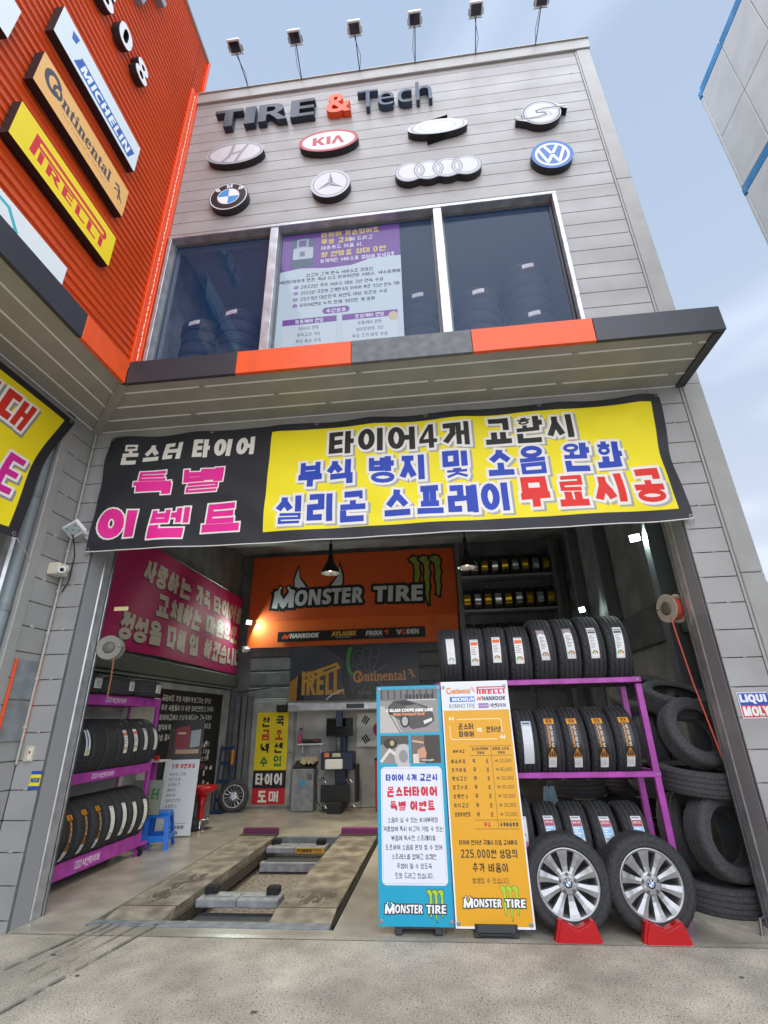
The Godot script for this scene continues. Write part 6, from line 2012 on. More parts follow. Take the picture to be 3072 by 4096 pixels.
# ---------------------------------------------------------------- things fixed to the corner
func make_corner_fixtures() -> void:
	var p := thing("drain_pipe", "long grey drain pipe beside the dark bay", "pipe", Vector3(-3.87, 0, -4.0))
	var m := MB.new()
	m.cyl(Vector3(0, 0, 0), Vector3(0, 4.62, 0), 0.048, 18)
	part(m, "pipe", mat(hx("7f8a8f"), 0.45), p)
	for y in [1.2, 2.5, 3.62]:
		var q := MB.new()
		q.lathe([Vector2(0.049, -0.03), Vector2(0.056, -0.03), Vector2(0.056, 0.03), Vector2(0.049, 0.03)], 18, Transform3D(Basis(), Vector3(0, y, 0)))
		part(q, "collar", mat(hx("737d82"), 0.45), p)
	var t := thing("conduit", "thin pale cable conduit running down the inner corner", "conduit", Vector3(-3.775, 0, -4.475))
	m = MB.new()
	m.cyl(Vector3(0, 1.2, 0), Vector3(0, 4.6, 0), 0.012, 10)
	part(m, "tube", mat(hx("a5a59c"), 0.5), t)
	for k in 8:
		var q := MB.new()
		q.box(Vector3(0, 1.5 + k * 0.42, 0), Vector3(0.03, 0.02, 0.03), Basis(), 0.004)
		part(q, "bracket", mat(hx("b5b5ac"), 0.5), t)
	# floodlight, unlit, tilted down
	var f := thing("flood_lamp", "small white unlit floodlight beside the long banner", "floodlight", Vector3(-3.64, 3.37, -4.33))
	var bs := Basis(Vector3.BACK, 0.32) * Basis(Vector3.UP, -0.25) * Basis(Vector3.RIGHT, 0.75)
	boxp("housing", V0, Vector3(0.2, 0.15, 0.035), M.white, f, 0.008, bs)
	boxp("glass", bs * Vector3(0, 0, 0.019), Vector3(0.16, 0.11, 0.006), mat(hx("a9b5ba"), 0.15), f, 0.0, bs)
	for q in [[-0.05, 0.035], [0.05, 0.03], [-0.05, -0.035], [0.05, -0.035], [0.0, 0.0]]: boxp("led", bs * Vector3(q[0], q[1], 0.023), Vector3(0.016, 0.014, 0.004), mat(hx("5d6f80"), 0.3), f, 0.0, bs)
	m = MB.new()
	m.tube([bs * Vector3(0, 0, -0.02), Vector3(0.05, -0.01, -0.1), Vector3(0.06, -0.02, -0.17)], 0.02, 10)
	m.lathe([Vector2(0, 0), Vector2(0.045, 0), Vector2(0.045, 0.03), Vector2(0.0, 0.035)], 16, Transform3D(RX, Vector3(0.06, -0.02, -0.168)))
	part(m, "mount", M.white, f)
	m = MB.new()
	m.tube([Vector3(-0.02, -0.06, -0.02), Vector3(-0.03, -0.14, -0.08), Vector3(-0.045, -0.24, -0.14), Vector3(-0.05, -0.5, -0.15), Vector3(-0.1, -0.62, -0.15)], 0.006, 8)
	part(m, "cable", M.cable, f)
	# security camera on its junction box
	var k := thing("security_camera", "white bullet camera on a square box in the corner", "camera", Vector3(-3.74, 2.95, -4.36))
	boxp("junction_box", V0, Vector3(0.12, 0.12, 0.14), mat(hx("cfc8b8"), 0.5), k, 0.008)
	m = MB.new()
	var cb := Basis(Vector3.UP, 0.35) * Basis(Vector3.RIGHT, PI / 2 + 0.35)
	m.lathe([Vector2(0.0, -0.03), Vector2(0.034, -0.03), Vector2(0.036, 0.07), Vector2(0.03, 0.075), Vector2(0.026, 0.07), Vector2(0.0, 0.068)], 20, Transform3D(cb, Vector3(0.09, -0.005, 0.02)))
	part(m, "camera_body", M.white, k)
	m = MB.new()
	m.lathe([Vector2(0.0, 0.074), Vector2(0.012, 0.074), Vector2(0.02, 0.07)], 16, Transform3D(cb, Vector3(0.09, -0.005, 0.02)))
	part(m, "lens", M.black, k)
	# switch box and sticker
	var sb := thing("switch_box", "small cream switch box with red button on the corner strip", "switch", Vector3(-3.685, 1.285, -4.49))
	boxp("case", V0, Vector3(0.085, 0.13, 0.03), mat(hx("b9b3a4"), 0.5), sb, 0.006)
	boxp("plate", Vector3(0.018, 0, 0.017), Vector3(0.036, 0.1, 0.008), mat(hx("d9d6c4"), 0.5), sb, 0.002)
	boxp("button", Vector3(0.018, 0.012, 0.022), Vector3(0.014, 0.018, 0.006), mat(hx("a51c1c"), 0.4), sb)
	var c := Cv.new(96, 128, hx("e3d62a"))
	c.rect(0, 0, 96, 24, hx("2350b4"))
	c.rect(0, 106, 96, 22, hx("2350b4"))
	c.lat("NSOK", 8, 50, 80, 30, [[0, 0, 2, hx("1c4a9a")]], 0, 0.1)
	plaque("sticker", "yellow and blue security sticker on the corner strip", "sticker", c, Vector3(-3.625, 1.005, -4.494), 0.1, 0.14, 0.0, 0.004, 0.4)
	c = Cv.new(256, 224, hx("c4313a"))
	c.rect(0, 0, 256, 112, hx("2147ad"))
	c.rect(0, 0, 256, 8, hx("d5d8dc"))
	c.rect(0, 216, 256, 8, hx("d5d8dc"))
	c.rect(0, 0, 8, 224, hx("d5d8dc"))
	c.lat("LIQUI", 20, 22, 212, 74, [[0, 0, 4, hx("dfe1e4")]])
	c.lat("MOLY", 24, 126, 208, 74, [[0, 0, 4, hx("dfe1e4")]])
	plaque("tin_sign", "blue and red tin sign with white capitals on the grey strip", "sign", c, Vector3(2.37, 1.447, -4.494), 0.232, 0.195, 0.0, 0.004, 0.35)
	# grey board with orange edges on the pilaster
	var gb := thing("edge_board", "two grey sheets with orange edge strips on the pilaster", "board", Vector3(-3.79, 1.39, -4.2))
	var gs := worn(hx("878c91"), 0.4, 0.0, 0.8)
	for q in [[0.0, 0.335], [0.345, 0.685]]: boxp("sheet", Vector3(0, (q[0] + q[1]) / 2, -0.15), Vector3(0.012, q[1] - q[0], 0.29), gs, gb, 0.002)
	for z in [0.0, -0.3]: boxp("edge_strip", Vector3(0.004, 0.342, z), Vector3(0.022, 0.685, 0.02), mat(hx("e0501c"), 0.45), gb, 0.003)
	# tag hanging from the shutter rail
	boxp("tag", Vector3(-3.2, 2.6, -4.68), Vector3(0.15, 0.04, 0.006), mat(hx("c9b98a"), 0.6)).name = "price_tag"
	tag(get_node("price_tag"), "small cream tag hanging at the shutter rail", "tag")
	# anchor bolt at the foot of the shutter rail
	var ab := thing("floor_bolt", "short steel drop bolt at the foot of the shutter rail", "bolt", Vector3(2.2, 0, -4.72))
	m = MB.new()
	m.cyl(Vector3(0, 0, 0), Vector3(0.015, 0.11, 0.0), 0.012, 10)
	m.cyl(Vector3(0.015, 0.1, 0.0), Vector3(0.06, 0.11, -0.02), 0.009, 8)
	part(m, "rod", M.steel, ab)

func reel(label: String, at: Vector3, bs: Basis, body: Color, hose: Array, hc: Color, r: float, dome := false) -> void:
	var o := thing("hose_reel", label, "hose reel", at)
	var m := MB.new()
	var x := Transform3D(bs * Basis(Vector3.BACK, PI / 2), V0)
	for s in [-1.0, 1.0]:
		m.lathe([Vector2(0.0, s * 0.055 - 0.004), Vector2(r, s * 0.055 - 0.006), Vector2(r + 0.006, s * 0.055), Vector2(r, s * 0.055 + 0.006), Vector2(0.0, s * 0.055 + 0.004)], 36, x)
	part(m, "flange", mat(body, 0.5), o)
	m = MB.new()
	m.lathe([Vector2(r * .45, -0.05), Vector2(r * .8, -0.045), Vector2(r * .84, 0), Vector2(r * .8, 0.045), Vector2(r * .45, 0.05)], 32, x)
	part(m, "wound_hose", mat(hc, 0.5), o)
	m = MB.new()
	m.lathe([Vector2(0, 0.06), Vector2(r * .5, 0.062), Vector2(r * .42, 0.072), Vector2(0, 0.074)], 24, x, true)
	part(m, "hub", mat(body.darkened(0.45), 0.5), o)
	m = MB.new()
	m.lathe([Vector2(0, -0.074), Vector2(r * .42, -0.072), Vector2(r * .5, -0.062), Vector2(0, -0.06)], 24, x, true)
	part(m, "hub", mat(body.darkened(0.25), 0.5), o)
	if dome:
		m = MB.new()
		m.lathe([Vector2(0, -0.17), Vector2(0.05, -0.165), Vector2(0.095, -0.14), Vector2(0.125, -0.1), Vector2(0.135, -0.062), Vector2(0, -0.062)], 32, x, true)
		part(m, "cover", mat(body.lightened(0.15), 0.5), o)
	boxp("bracket", bs * Vector3(0.0, 0.02, -0.1), Vector3(0.15, 0.03, 0.03), M.steel, o, 0.006, bs)
	m = MB.new()
	m.tube(hose, 0.0075, 8)
	part(m, "hose", mat(hc, 0.45), o)

func make_reels() -> void:
	reel("cream hose reel with a long red air hose hanging down", Vector3(2.27, 2.43, -5.0), Basis(Vector3.UP, 0.3), hx("a89f8e"), [Vector3(-0.07, -0.1, 0.1), Vector3(-0.06, -0.25, 0.1), Vector3(-0.02, -0.7, 0.1), Vector3(0.035, -1.1, 0.1), Vector3(0.08, -1.45, 0.1)], hx("c4503f"), 0.13, true)
	reel("small steel hose reel hanging beside the crimson banner", Vector3(-3.42, 2.25, -4.95), Basis(Vector3.UP, -1.28), hx("807d76"), [Vector3(0.09, -0.1, 0.05), Vector3(0.095, -0.3, 0.04), Vector3(0.085, -0.5, 0.03)], hx("8a5a32"), 0.118)

# ---------------------------------------------------------------- furniture and machines inside
func make_furniture() -> void:
	# blue plastic stool
	var s := thing("plastic_stool", "bright blue moulded plastic stool beside the side wall rack", "stool", Vector3(-3.86, 0, -7.3), "", 0.25)
	boxp("seat", Vector3(0, 0.405, 0), Vector3(0.27, 0.04, 0.27), M.blue, s, 0.015)
	boxp("skirt", Vector3(0, 0.375, 0), Vector3(0.285, 0.03, 0.285), M.blue, s, 0.008)
	for x in [-1.0, 1.0]:
		for z in [-1.0, 1.0]:
			var m := MB.new()
			m.sheet(func(u: float, v: float) -> Vector3:
				var h := 0.37 * (1 - v)
				var a := 0.142 + 0.045 * v
				return Vector3(x * (a - (0.06 - 0.01 * v) * u), h, z * a), 1, 4, x * z < 0)
			m.sheet(func(u: float, v: float) -> Vector3:
				var h := 0.37 * (1 - v)
				var a := 0.142 + 0.045 * v
				return Vector3(x * a, h, z * (a - (0.06 - 0.01 * v) * u)), 1, 4, x * z > 0)
			part(m, "leg", M.blue, s)
	for x in [-1.0, 1.0]: boxp("rail", Vector3(x * 0.162, 0.13, 0), Vector3(0.012, 0.07, 0.25), M.blue, s, 0.004)
	for z in [-1.0, 1.0]: boxp("rail", Vector3(0, 0.13, z * 0.162), Vector3(0.25, 0.07, 0.012), M.blue, s, 0.004)
	# red bar stool
	var r := thing("bar_stool", "glossy red pedestal stool with chrome base before the blackboard", "stool", Vector3(-3.83, 0, -8.48))
	var m := MB.new()
	m.lathe([Vector2(0.03, 0.45), Vector2(0.1, 0.47), Vector2(0.2, 0.53), Vector2(0.218, 0.57), Vector2(0.21, 0.59), Vector2(0.19, 0.575), Vector2(0.08, 0.55), Vector2(0.0, 0.545)], 36, Transform3D(), true)
	part(m, "seat", M.red, r)
	m = MB.new()
	m.lathe([Vector2(0.04, 0.12), Vector2(0.042, 0.3), Vector2(0.075, 0.46), Vector2(0.0, 0.47)], 24, Transform3D(), true)
	part(m, "column_cover", M.red, r)
	m = MB.new()
	m.cyl(Vector3(0, 0.02, 0), Vector3(0, 0.14, 0), 0.028, 16)
	m.lathe([Vector2(0.2, 0.0), Vector2(0.2, 0.008), Vector2(0.12, 0.02), Vector2(0.03, 0.05), Vector2(0, 0.05)], 36, Transform3D(), true)
	m.tube([Vector3(-0.13, 0.14, 0.02), Vector3(0, 0.14, 0.12), Vector3(0.13, 0.14, 0.02)], 0.009, 8)
	part(m, "base", M.chrome, r)
	# printed menu stand
	var c := Cv.new(256, 768, hx("c9d0da"))
	c.rect(0, 0, 256, 280, hx("3a3638"))
	c.poly(PackedVector2Array([Vector2(0, 0), Vector2(256, 0), Vector2(256, 90), Vector2(0, 60)]), hx("202226"))
	c.poly(PackedVector2Array([Vector2(40, 60), Vector2(150, 40), Vector2(160, 200), Vector2(50, 210)]), hx("7c2f38"))
	c.poly(PackedVector2Array([Vector2(160, 80), Vector2(236, 70), Vector2(236, 190), Vector2(164, 200)]), hx("8d98a2"))
	c.rect(60, 210, 176, 30, hx("a48d74"))
	c.rect(60, 90, 60, 12, hx("c9b48a"))
	lines_of(c, ["5월 할인상품"], 140, 306, 28, 34, 40, 3.6, hx("b82a34"))
	for k in 9: c.han(["타이어 교체", "엔진오일", "브레이크", "배터리", "와이퍼", "얼라인먼트", "휠밸런스", "세차", "점검"][k], 44, 366 + k * 34, 20, 22, 1.6, [[0, 0, 0, hx("767e8a")]])
	c.rect(36, 690, 184, 3, hx("6a7078"))
	lines_of(c, ["몬스터타이어", "타이어"], 128, 702, 24, 26, 32, 2.6, hx("4d545c"))
	var ms := plaque("menu_stand", "tall leaning printed menu board with a building photograph", "board", c, Vector3(-4.2, 0.02, -7.82), 0.5, 1.55, 0.25, 0.015, 0.5, -0.12, M.steel)
	# hand-lettered green tape sign
	c = Cv.new(256, 224, hx("7f8578"))
	c.han("몬스터", 20, 50, 66, 84, 7, [[0, 0, 0, hx("2c6a3c")]], 0.12)
	c.han("이", 20, 176, 40, 50, 5, [[0, 0, 0, hx("2c6a3c")]], 0.12)
	plaque("cardboard_sign", "grey card with green hand lettering at the rack end", "sign", c, Vector3(-4.14, 0.42, -6.98), 0.4, 0.4, 0.1, 0.006, 0.7, -0.06)
	# small counter tray with leaflets between rack and menu
	var tr := thing("leaflet_tray", "narrow shelf with red and yellow leaflets beside the rack", "shelf", Vector3(-3.99, 1.04, -7.15))
	boxp("tray", V0, Vector3(0.36, 0.02, 0.3), M.plaster, tr, 0.003)
	boxp("leaflet", Vector3(-0.1, 0.08, 0.1), Vector3(0.06, 0.14, 0.02), mat(hx("d8c63a"), 0.6), tr)
	boxp("leaflet", Vector3(-0.02, 0.1, 0.08), Vector3(0.07, 0.18, 0.02), mat(hx("c4404a"), 0.6), tr)
	boxp("leaflet", Vector3(0.1, 0.04, 0.1), Vector3(0.06, 0.06, 0.03), mat(hx("b8232c"), 0.6), tr)
	boxp("support", Vector3(0.0, -0.52, -0.05), Vector3(0.05, 1.04, 0.05), M.purple, tr)
	# steel drum bin behind the red stool, blue trolley
	var d := thing("bin", "ribbed grey metal bin behind the red stool", "bin", Vector3(-4.05, 0, -8.85))
	m = MB.new()
	for k in 24:
		var a := TAU * k / 24
		m.box(Vector3(0.17 * cos(a), 0.21, 0.17 * sin(a)), Vector3(0.03, 0.42, 0.04), Basis(Vector3.UP, -a), 0.004)
	part(m, "body", worn(hx("7d8083"), 0.5, 0.3, 0.4), d)
	m = MB.new()
	m.lathe([Vector2(0.15, 0.0), Vector2(0.165, 0.0), Vector2(0.165, 0.41), Vector2(0.15, 0.42), Vector2(0.0, 0.4)], 24)
	part(m, "liner", M.dark, d)
	var bt := thing("blue_trolley", "folded dark blue hand trolley standing by the blackboard end", "trolley", Vector3(-4.14, 0, -9.95))
	m = MB.new()
	for x in [-0.12, 0.12]: m.cyl(Vector3(x, 0.02, 0), Vector3(x, 1.1, -0.1), 0.022, 10)
	for y in [0.2, 0.5, 0.8, 1.05]: m.box(Vector3(0, y, -0.09 * y), Vector3(0.24, 0.06, 0.03))
	part(m, "frame", mat(hx("1e3d66"), 0.5), bt)
	boxp("toe_plate", Vector3(0, 0.03, 0.1), Vector3(0.26, 0.02, 0.2), mat(hx("1e3d66"), 0.5), bt)
	boxp("orange_cloth", Vector3(0.13, 0.9, -0.04), Vector3(0.06, 0.26, 0.04), mat(hx("d8862a"), 0.8), bt, 0.02)
	# workshop cabinet with a rag
	var w := thing("tool_cabinet", "grey steel workshop cabinet with sloping black top", "cabinet", Vector3(-2.61, 0, -10.08))
	m = MB.new()
	m.prism(PackedVector2Array([Vector2(-0.17, 0.03), Vector2(0.13, 0.03), Vector2(0.13, 0.68), Vector2(-0.17, 0.8)]), 0.41, Transform3D(Basis(Vector3.UP, PI / 2).inverse() * Basis(), Vector3(0.205, 0, 0)).orthonormalized())
	boxp("body", Vector3(0, 0.35, 0), Vector3(0.41, 0.68, 0.3), worn(hx("8a9096"), 0.45, 0.0, 0.6), w, 0.008)
	boxp("top_tray", Vector3(0, 0.74, -0.02), Vector3(0.42, 0.05, 0.3), M.black, w, 0.006, Basis(Vector3.RIGHT, 0.35))
	boxp("lock_plate", Vector3(0.13, 0.56, 0.152), Vector3(0.08, 0.09, 0.006), mat(hx("55595d"), 0.5), w)
	m = MB.new()
	m.prism(oval(0.055, 0.06, 24), 0.003, Transform3D(Basis(), Vector3(0, 0.46, 0.1525)))
	part(m, "round_sticker", mat(hx("3f8fc0"), 0.4), w)
	m = MB.new()
	m.tube([Vector3(0.2, 0.6, 0.1), Vector3(0.26, 0.4, 0.14), Vector3(0.27, 0.15, 0.12), Vector3(0.4, 0.03, 0.1), Vector3(0.55, 0.05, 0.1)], 0.009, 8)
	part(m, "hose", M.cable, w)
	var rag := thing("rag", "crumpled cream rag thrown on the grey cabinet", "rag", Vector3(-2.52, 0.8, -10.05))
	m = MB.new()
	m.sheet(func(u: float, v: float) -> Vector3: return Vector3((u - 0.5) * 0.3 + 0.02 * sin(v * 17.0), 0.035 + 0.035 * sin(u * 13.0 + v * 9.0) + 0.025 * sin(u * 23.0 - v * 14.0) - 0.1 * (v - 0.4) * (v - 0.4), (v - 0.5) * 0.16 + 0.02 * sin(u * 11.0)), 26, 16)
	part(m, "cloth", mat(hx("b8a98c"), 0.9), rag)
	# wheel alignment station
	var a := thing("alignment_station", "dark blue wheel alignment cabinet with two black screens", "machine", Vector3(-1.95, 0, -10.05))
	var nb := worn(hx("1d2a4a"), 0.4, 0.0, 0.6)
	boxp("column", Vector3(0.02, 0.8, -0.06), Vector3(0.2, 1.45, 0.16), nb, a, 0.01)
	boxp("screen_back", Vector3(0.0, 1.385, 0.05), Vector3(0.51, 0.32, 0.04), M.black, a, 0.008)
	boxp("screen", Vector3(0.0, 1.385, 0.072), Vector3(0.47, 0.28, 0.004), mat(hx("0c0d10"), 0.15), a)
	boxp("cabinet", Vector3(-0.01, 0.82, 0.04), Vector3(0.6, 0.29, 0.34), nb, a, 0.012)
	boxp("printer", Vector3(-0.06, 0.77, 0.17), Vector3(0.32, 0.16, 0.2), M.white, a, 0.012)
	boxp("orange_sticker", Vector3(-0.2, 0.92, 0.212), Vector3(0.085, 0.07, 0.003), mat(hx("de7a34"), 0.5), a)
	boxp("notice", Vector3(-0.02, 0.92, 0.212), Vector3(0.15, 0.06, 0.003), mat(hx("b9c29c"), 0.5), a)
	boxp("lower_screen", Vector3(-0.04, 0.3, 0.18), Vector3(0.52, 0.27, 0.04), M.black, a, 0.008)
	boxp("base", Vector3(-0.02, 0.09, 0.2), Vector3(0.26, 0.18, 0.3), M.black, a, 0.01)
	boxp("side_panel", Vector3(0.33, 0.45, 0.0), Vector3(0.06, 0.6, 0.2), M.black, a, 0.01)
	for q in [[-0.26, 0.5], [0.22, 0.5], [0.27, 0.12], [-0.24, 0.1]]:
		m = MB.new()
		m.tube([Vector3(q[0] - 0.06, q[1], 0.2), Vector3(q[0], q[1] + 0.06, 0.24), Vector3(q[0] + 0.06, q[1] - 0.02, 0.24)], 0.018, 8)
		part(m, "wheel_clamp", M.chrome, a)
	m = MB.new()
	m.lathe([Vector2(0.05, 0.97), Vector2(0.06, 1.0), Vector2(0.05, 1.18), Vector2(0.04, 1.2)], 16, Transform3D(Basis(), Vector3(0.0, 0, 0.12)), true)
	part(m, "clear_jar", mat(hx("4d565c"), 0.15), a)
	# long silver sensor bar on the machine
	var sbr := thing("sensor_bar", "long silver camera beam with black end cap above the cabinet", "beam", Vector3(-1.45, 1.745, -9.75))
	boxp("beam", V0, Vector3(2.9, 0.145, 0.12), M.alu, sbr, 0.02)
	for x in [-1.55, 1.55]: boxp("end_cap", Vector3(x, 0, 0.0), Vector3(0.22, 0.165, 0.15), M.black, sbr, 0.03)
	boxp("name_badge", Vector3(-0.15, 0.0, 0.062), Vector3(0.34, 0.08, 0.008), mat(hx("26343a"), 0.4), sbr, 0.003)
	boxp("post", Vector3(-0.46, -0.2, -0.02), Vector3(0.12, 0.3, 0.08), nb, sbr, 0.006)
	# wall shelf with tools
	var sh := thing("wall_shelf", "small white wall shelf holding hand tools by the door", "shelf", Vector3(-2.55, 1.09, -10.26))
	boxp("board", V0, Vector3(0.52, 0.02, 0.2), M.white, sh, 0.003)
	for x in [-0.18, 0.18]: boxp("bracket", Vector3(x, -0.08, -0.06), Vector3(0.02, 0.15, 0.06), M.white, sh)
	var dr := thing("power_drill", "red and black hand tool lying on the wall shelf", "tool", Vector3(-2.55, 1.1, -10.2))
	m = MB.new()
	m.cyl(Vector3(-0.16, 0.045, 0), Vector3(0.06, 0.045, 0), 0.036, 12)
	part(m, "body", M.black, dr)
	m = MB.new()
	m.cyl(Vector3(0.06, 0.05, 0), Vector3(0.2, 0.05, 0), 0.045, 12, 0.03)
	part(m, "head", mat(hx("5c1c22"), 0.4), dr)
	var bo := thing("spray_bottle", "pink and white bottle at the end of the wall shelf", "bottle", Vector3(-2.77, 1.1, -10.22))
	m = MB.new()
	m.lathe([Vector2(0.0, 0), Vector2(0.04, 0), Vector2(0.04, 0.14), Vector2(0.018, 0.17), Vector2(0.018, 0.24), Vector2(0, 0.24)], 16, Transform3D(), true)
	part(m, "bottle", mat(hx("c2467e"), 0.4), bo)
	boxp("nozzle", Vector3(0.01, 0.26, 0), Vector3(0.06, 0.05, 0.03), mat(hx("39404a"), 0.4), bo, 0.006)
	# flag on the rear wall
	c = Cv.new(384, 256, hx("c3c6c6"))
	c.arc(192, 128, 62, 62, 0, TAU, 2, hx("b9bcbc"), 30)
	var q0 := PackedVector2Array()
	for k in 21: q0.append(Vector2(192 + 62 * cos(PI + PI * k / 20 - 0.5), 128 + 62 * sin(PI + PI * k / 20 - 0.5)))
	c.ell(192, 128, 62, 62, hx("2b4a8a"))
	c.poly(q0, hx("b83038"))
	c.ell(165, 143, 31, 31, hx("b83038"))
	c.ell(219, 113, 31, 31, hx("2b4a8a"))
	for q in [[70, 56, -0.98], [314, 56, 0.98], [70, 200, 0.98], [314, 200, -0.98]]:
		for k in 3:
			var n := Vector2(cos(q[2]), sin(q[2]))
			var cc := Vector2(q[0], q[1]) + Vector2(-n.y, n.x) * (k - 1) * 17
			c.seg(cc - n * 30, cc + n * 30, 5.5, hx("17181b"), 0)
	var fl := thing("flag", "white national flag with black bars hung on the rear wall", "flag", Vector3(-1.67, 1.03, -10.33))
	m = MB.new()
	m.sheet(func(u: float, v: float) -> Vector3: return Vector3(0.95 * u, 0.6 - 0.6 * v, 0.012 * sin(u * 14.0 + v * 3.0) + 0.012), 30, 8)
	part(m, "cloth", print_mat(c, 0.8), fl)
	var rc := thing("tool_chest", "red tool chest standing by the rear wall", "cabinet", Vector3(-1.02, 0, -10.1))
	boxp("body", Vector3(0, 0.42, 0), Vector3(0.5, 0.8, 0.4), mat(hx("a81f26"), 0.35), rc, 0.01)
	for k in 4: boxp("drawer", Vector3(0, 0.15 + k * 0.19, 0.203), Vector3(0.44, 0.17, 0.01), mat(hx("b5242b"), 0.35), rc, 0.003)
	boxp("top", Vector3(0, 0.835, 0), Vector3(0.52, 0.03, 0.42), M.black, rc, 0.006)

func make_back_shelf() -> void:
	var o := thing("wheel_shelf", "tall grey steel shelf of wrapped wheels high on the rear wall", "shelf", Vector3(0.53, 0, -10.0))
	for x in [0.0, 1.93]:
		for z in [0.0, -0.34]: boxp("post", Vector3(x, 2.45, z), Vector3(0.09, 4.9, 0.05), mat(hx("6f7276"), 0.5, 0.2), o, 0.004)
	for y in [0.5, 1.2, 2.02, 2.78, 3.48, 4.18]: boxp("shelf", Vector3(0.965, y, -0.17), Vector3(1.86, 0.05, 0.36), mat(hx("85888b"), 0.5, 0.2), o, 0.004)
	var gold := mat(hx("c9a024"), 0.18, 0.85)
	var silver := mat(hx("cfd2d6"), 0.14, 0.9)
	for r in 3:
		var n := 9
		for k in n:
			var isg := (k + r) % 2 == (0 if r == 0 else 1)
			var t := place_tyre(ORD[k] + " tyre from the orange sign, " + ("gold" if isg else "silver") + " foil wrap, " + ["upper", "middle", "lower"][r] + " rear shelf", "wrapped tyres on the rear shelf", Vector3(0.65 + k * 0.206, [4.205, 3.505, 2.805][r] + 0.215, -10.1), Basis(), .215, .17, .14)
			inst(tread_label(.215, .115, .2, 1.75), "foil_wrap", gold if isg else silver, t)

func make_lamps() -> void:
	# two hanging bell lamps with ribbed reflectors
	for q in [[-1.65, 3.68], [0.53, 3.66]]:
		var o := thing("pendant_lamp", "dark bell-shaped pendant lamp before the " + ("orange sign" if q[0] < 0 else "rear shelf"), "lamp", Vector3(q[0], q[1], -7.5), "pendant lamps in the bay")
		var m := MB.new()
		m.lathe([Vector2(0.155, 0.0), Vector2(0.15, 0.02), Vector2(0.11, 0.1), Vector2(0.07, 0.18), Vector2(0.045, 0.24), Vector2(0.04, 0.3), Vector2(0.0, 0.31)], 36, Transform3D(), true)
		part(m, "shade", M.black, o)
		m = MB.new()
		for k in 24:
			var a0 := TAU * k / 24
			var am := TAU * (k + 0.5) / 24
			var a1 := TAU * (k + 1) / 24
			var P := func(a: float, r: float, y: float) -> Vector3: return Vector3(cos(a) * r, y, sin(a) * r)
			m.quad(P.call(a0, 0.15, 0.002), P.call(am, 0.14, 0.002), P.call(am, 0.05, 0.15), P.call(a0, 0.056, 0.15))
			m.quad(P.call(am, 0.14, 0.002), P.call(a1, 0.15, 0.002), P.call(a1, 0.056, 0.15), P.call(am, 0.05, 0.15))
		part(m, "reflector", mat(hx("dfe2e4"), 0.25, 0.6), o)
		m = MB.new()
		m.lathe([Vector2(0.0, 0.03), Vector2(0.022, 0.04), Vector2(0.03, 0.07), Vector2(0.018, 0.12), Vector2(0.0, 0.13)], 16, Transform3D(), true)
		var bl := StandardMaterial3D.new()
		bl.albedo_color = hx("f4efe2")
		bl.emission_enabled = true
		bl.emission = Color(1.0, 0.93, 0.8)
		bl.emission_energy_multiplier = 2.0
		part(m, "bulb", bl, o)
		m = MB.new()
		m.cyl(Vector3(0, 0.3, 0), Vector3(0, 5.0 - q[1], 0), 0.012, 8)
		m.cyl(Vector3(0, 0.28, 0), Vector3(0, 0.5, 0), 0.03, 12)
		part(m, "stem", M.black, o)
		var l := SpotLight3D.new()
		l.name = "pendant_light"
		l.light_color = Color(1.0, 0.93, 0.82)
		l.light_energy = 2.0
		l.light_size = 0.03
		l.spot_angle = 62
		l.spot_range = 12
		l.shadow_enabled = true
		o.add_child(l)
		l.position = Vector3(0, 0.025, 0)
		l.rotation.x = -PI / 2
	# lit work floodlights on the walls
	for q in [[Vector3(2.5, 3.5, -6.0), Vector3(-0.55, -0.3, 0.9), "lit square floodlight on the steel portal above the tyre heap", 0.45], [Vector3(2.55, 3.2, -8.9), Vector3(-0.8, -0.3, 0.6), "small lit floodlight low on the far portal above the rack", 0.3], [Vector3(-3.98, 3.47, -10.18), Vector3(0.75, -0.35, 0.6), "lit floodlight at the corner of the orange board", 0.9]]:
		var o := thing("work_light", q[2], "floodlight", q[0])
		var d: Vector3 = q[1].normalized()
		var bs := Basis.looking_at(-d, Vector3.UP)
		boxp("housing", bs * Vector3(0, 0, -0.03), Vector3(0.14, 0.11, 0.05), M.steel, o, 0.008, bs)
		var em := StandardMaterial3D.new()
		em.albedo_color = hx("f0f4f2")
		em.emission_enabled = true
		em.emission = Color(0.86, 1.0, 0.95)
		em.emission_energy_multiplier = 2.5
		boxp("lit_face", bs * Vector3(0, 0, 0.0), Vector3(0.115, 0.085, 0.01), em, o, 0.003, bs)
		var m := MB.new()
		m.tube([bs * Vector3(0, 0, -0.05), bs * Vector3(0, 0.02, -0.14), bs * Vector3(0, 0.02, -0.14) + Vector3(0.1 * signf(q[0].x), 0, -0.05)], 0.012, 8)
		m.tube([bs * Vector3(0.03, -0.05, -0.05), bs * Vector3(0.03, -0.05, -0.05) + Vector3(0, -0.28, 0.0)], 0.005, 6)
		part(m, "bracket", M.steel, o)
		var l := AreaLight3D.new()
		l.name = "work_area_light"
		l.area_size = Vector2(0.14, 0.1)
		l.light_color = Color(0.9, 1.0, 0.96)
		l.light_energy = q[3]
		l.shadow_enabled = true
		o.add_child(l)
		l.transform = Transform3D(Basis.looking_at(d, Vector3.UP), d * 0.012)
	var sc := thing("security_camera", "small white camera under the lit floodlight by the orange board", "camera", Vector3(-4.06, 2.93, -10.3))
	boxp("mount_plate", V0, Vector3(0.12, 0.12, 0.06), M.white, sc, 0.008)
	var cm := MB.new()
	cm.cyl(Vector3(0.02, 0.0, 0.04), Vector3(0.14, -0.03, 0.12), 0.032, 14)
	part(cm, "camera_body", M.white, sc)

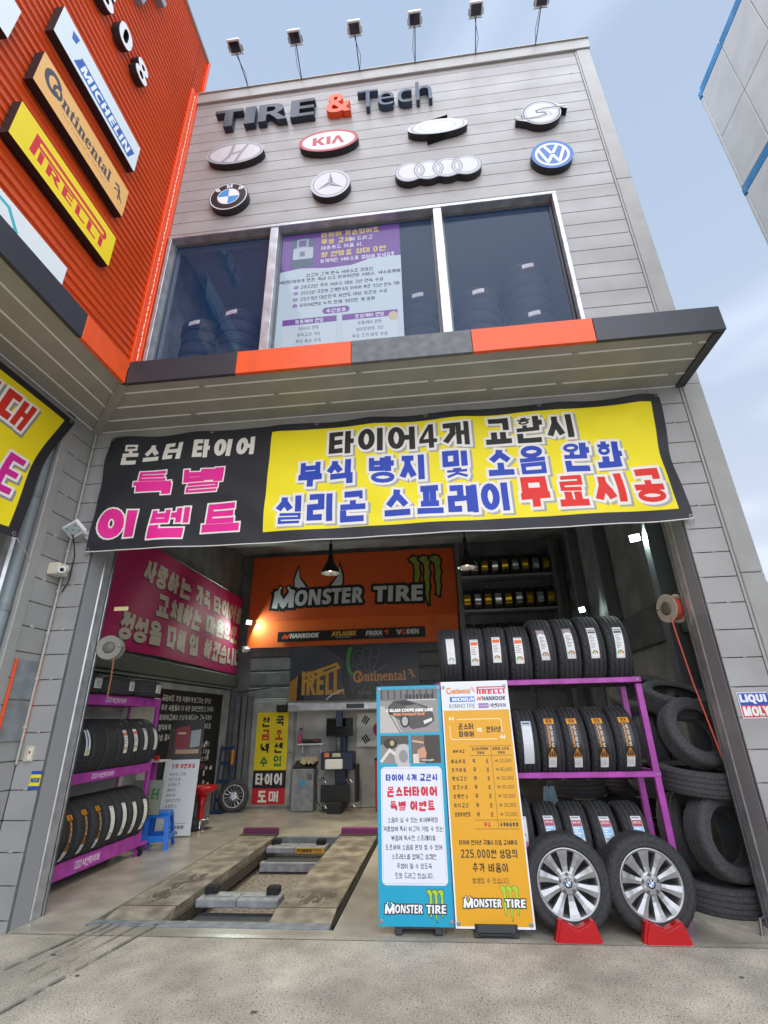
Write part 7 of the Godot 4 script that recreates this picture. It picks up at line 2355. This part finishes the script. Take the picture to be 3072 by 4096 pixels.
func make_clutter() -> void:
	# dim odds and ends behind the purple rack
	var o := thing("parts_bench", "dark workbench with cans and rags behind the purple rack", "bench", Vector3(0.95, 0, -8.4))
	boxp("top", Vector3(0, 0.8, 0), Vector3(1.7, 0.05, 0.5), mat(hx("3a3733"), 0.7), o, 0.006)
	for x in [-0.8, 0.8]:
		for z in [-0.2, 0.2]: boxp("leg", Vector3(x, 0.39, z), Vector3(0.05, 0.78, 0.05), M.dark, o)
	var rng2 := RandomNumberGenerator.new()
	rng2.seed = 77
	for k in 6:
		var c := thing("can", ["white paint can on the dark workbench", "short grey tin on the dark workbench", "tall oil can on the dark workbench", "blue fluid can on the dark workbench", "cream bottle on the dark workbench", "rusty tin on the dark workbench"][k], "can", Vector3(0.35 + k * 0.24, 0.826, -8.32 + 0.06 * (k % 2)))
		var m := MB.new()
		var r := 0.04 + 0.02 * (k % 3)
		var h: float = [0.2, 0.12, 0.26, 0.22, 0.24, 0.14][k]
		m.lathe([Vector2(0, 0), Vector2(r, 0), Vector2(r, h * .9), Vector2(r * .8, h), Vector2(0, h)], 16)
		part(m, "body", mat([hx("b9bab6"), hx("6d7073"), hx("7d5a2a"), hx("2d5f9a"), hx("c2b99c"), hx("6b4030")][k], 0.5), c)
	var cl := thing("rag", "pale blue rag hanging from a hook behind the rack", "rag", Vector3(1.02, 0.75, -5.75))
	var m := MB.new()
	m.sheet(func(u: float, v: float) -> Vector3: return Vector3((u - 0.5) * (0.1 + 0.08 * v), -v * 0.24 + 0.1, 0.03 * sin(u * 14.0) * v), 12, 8)
	part(m, "cloth", mat(hx("8fb0bd"), 0.9), cl)
	var md := MB.new()
	md.cyl(Vector3(0, 0.08, 0), Vector3(0, 1.1, 0), 0.006, 6)
	part(md, "cord", M.cable, cl)

func _ready() -> void:
	make_view()
	make_textures()
	make_materials()
	make_labels()
	make_ground()
	make_shop()
	make_canopy()
	make_orange()
	make_neighbour()
	make_lettering()
	make_badges()
	make_brand_signs()
	make_main_banner()
	make_side_banner()
	make_stand_boards()
	make_indoor_prints()
	make_store()
	make_roof_lamps()
	make_racks()
	make_pile()
	make_wheels()
	make_lift()
	make_corner_fixtures()
	make_reels()
	make_furniture()
	make_back_shelf()
	make_lamps()
	make_clutter()
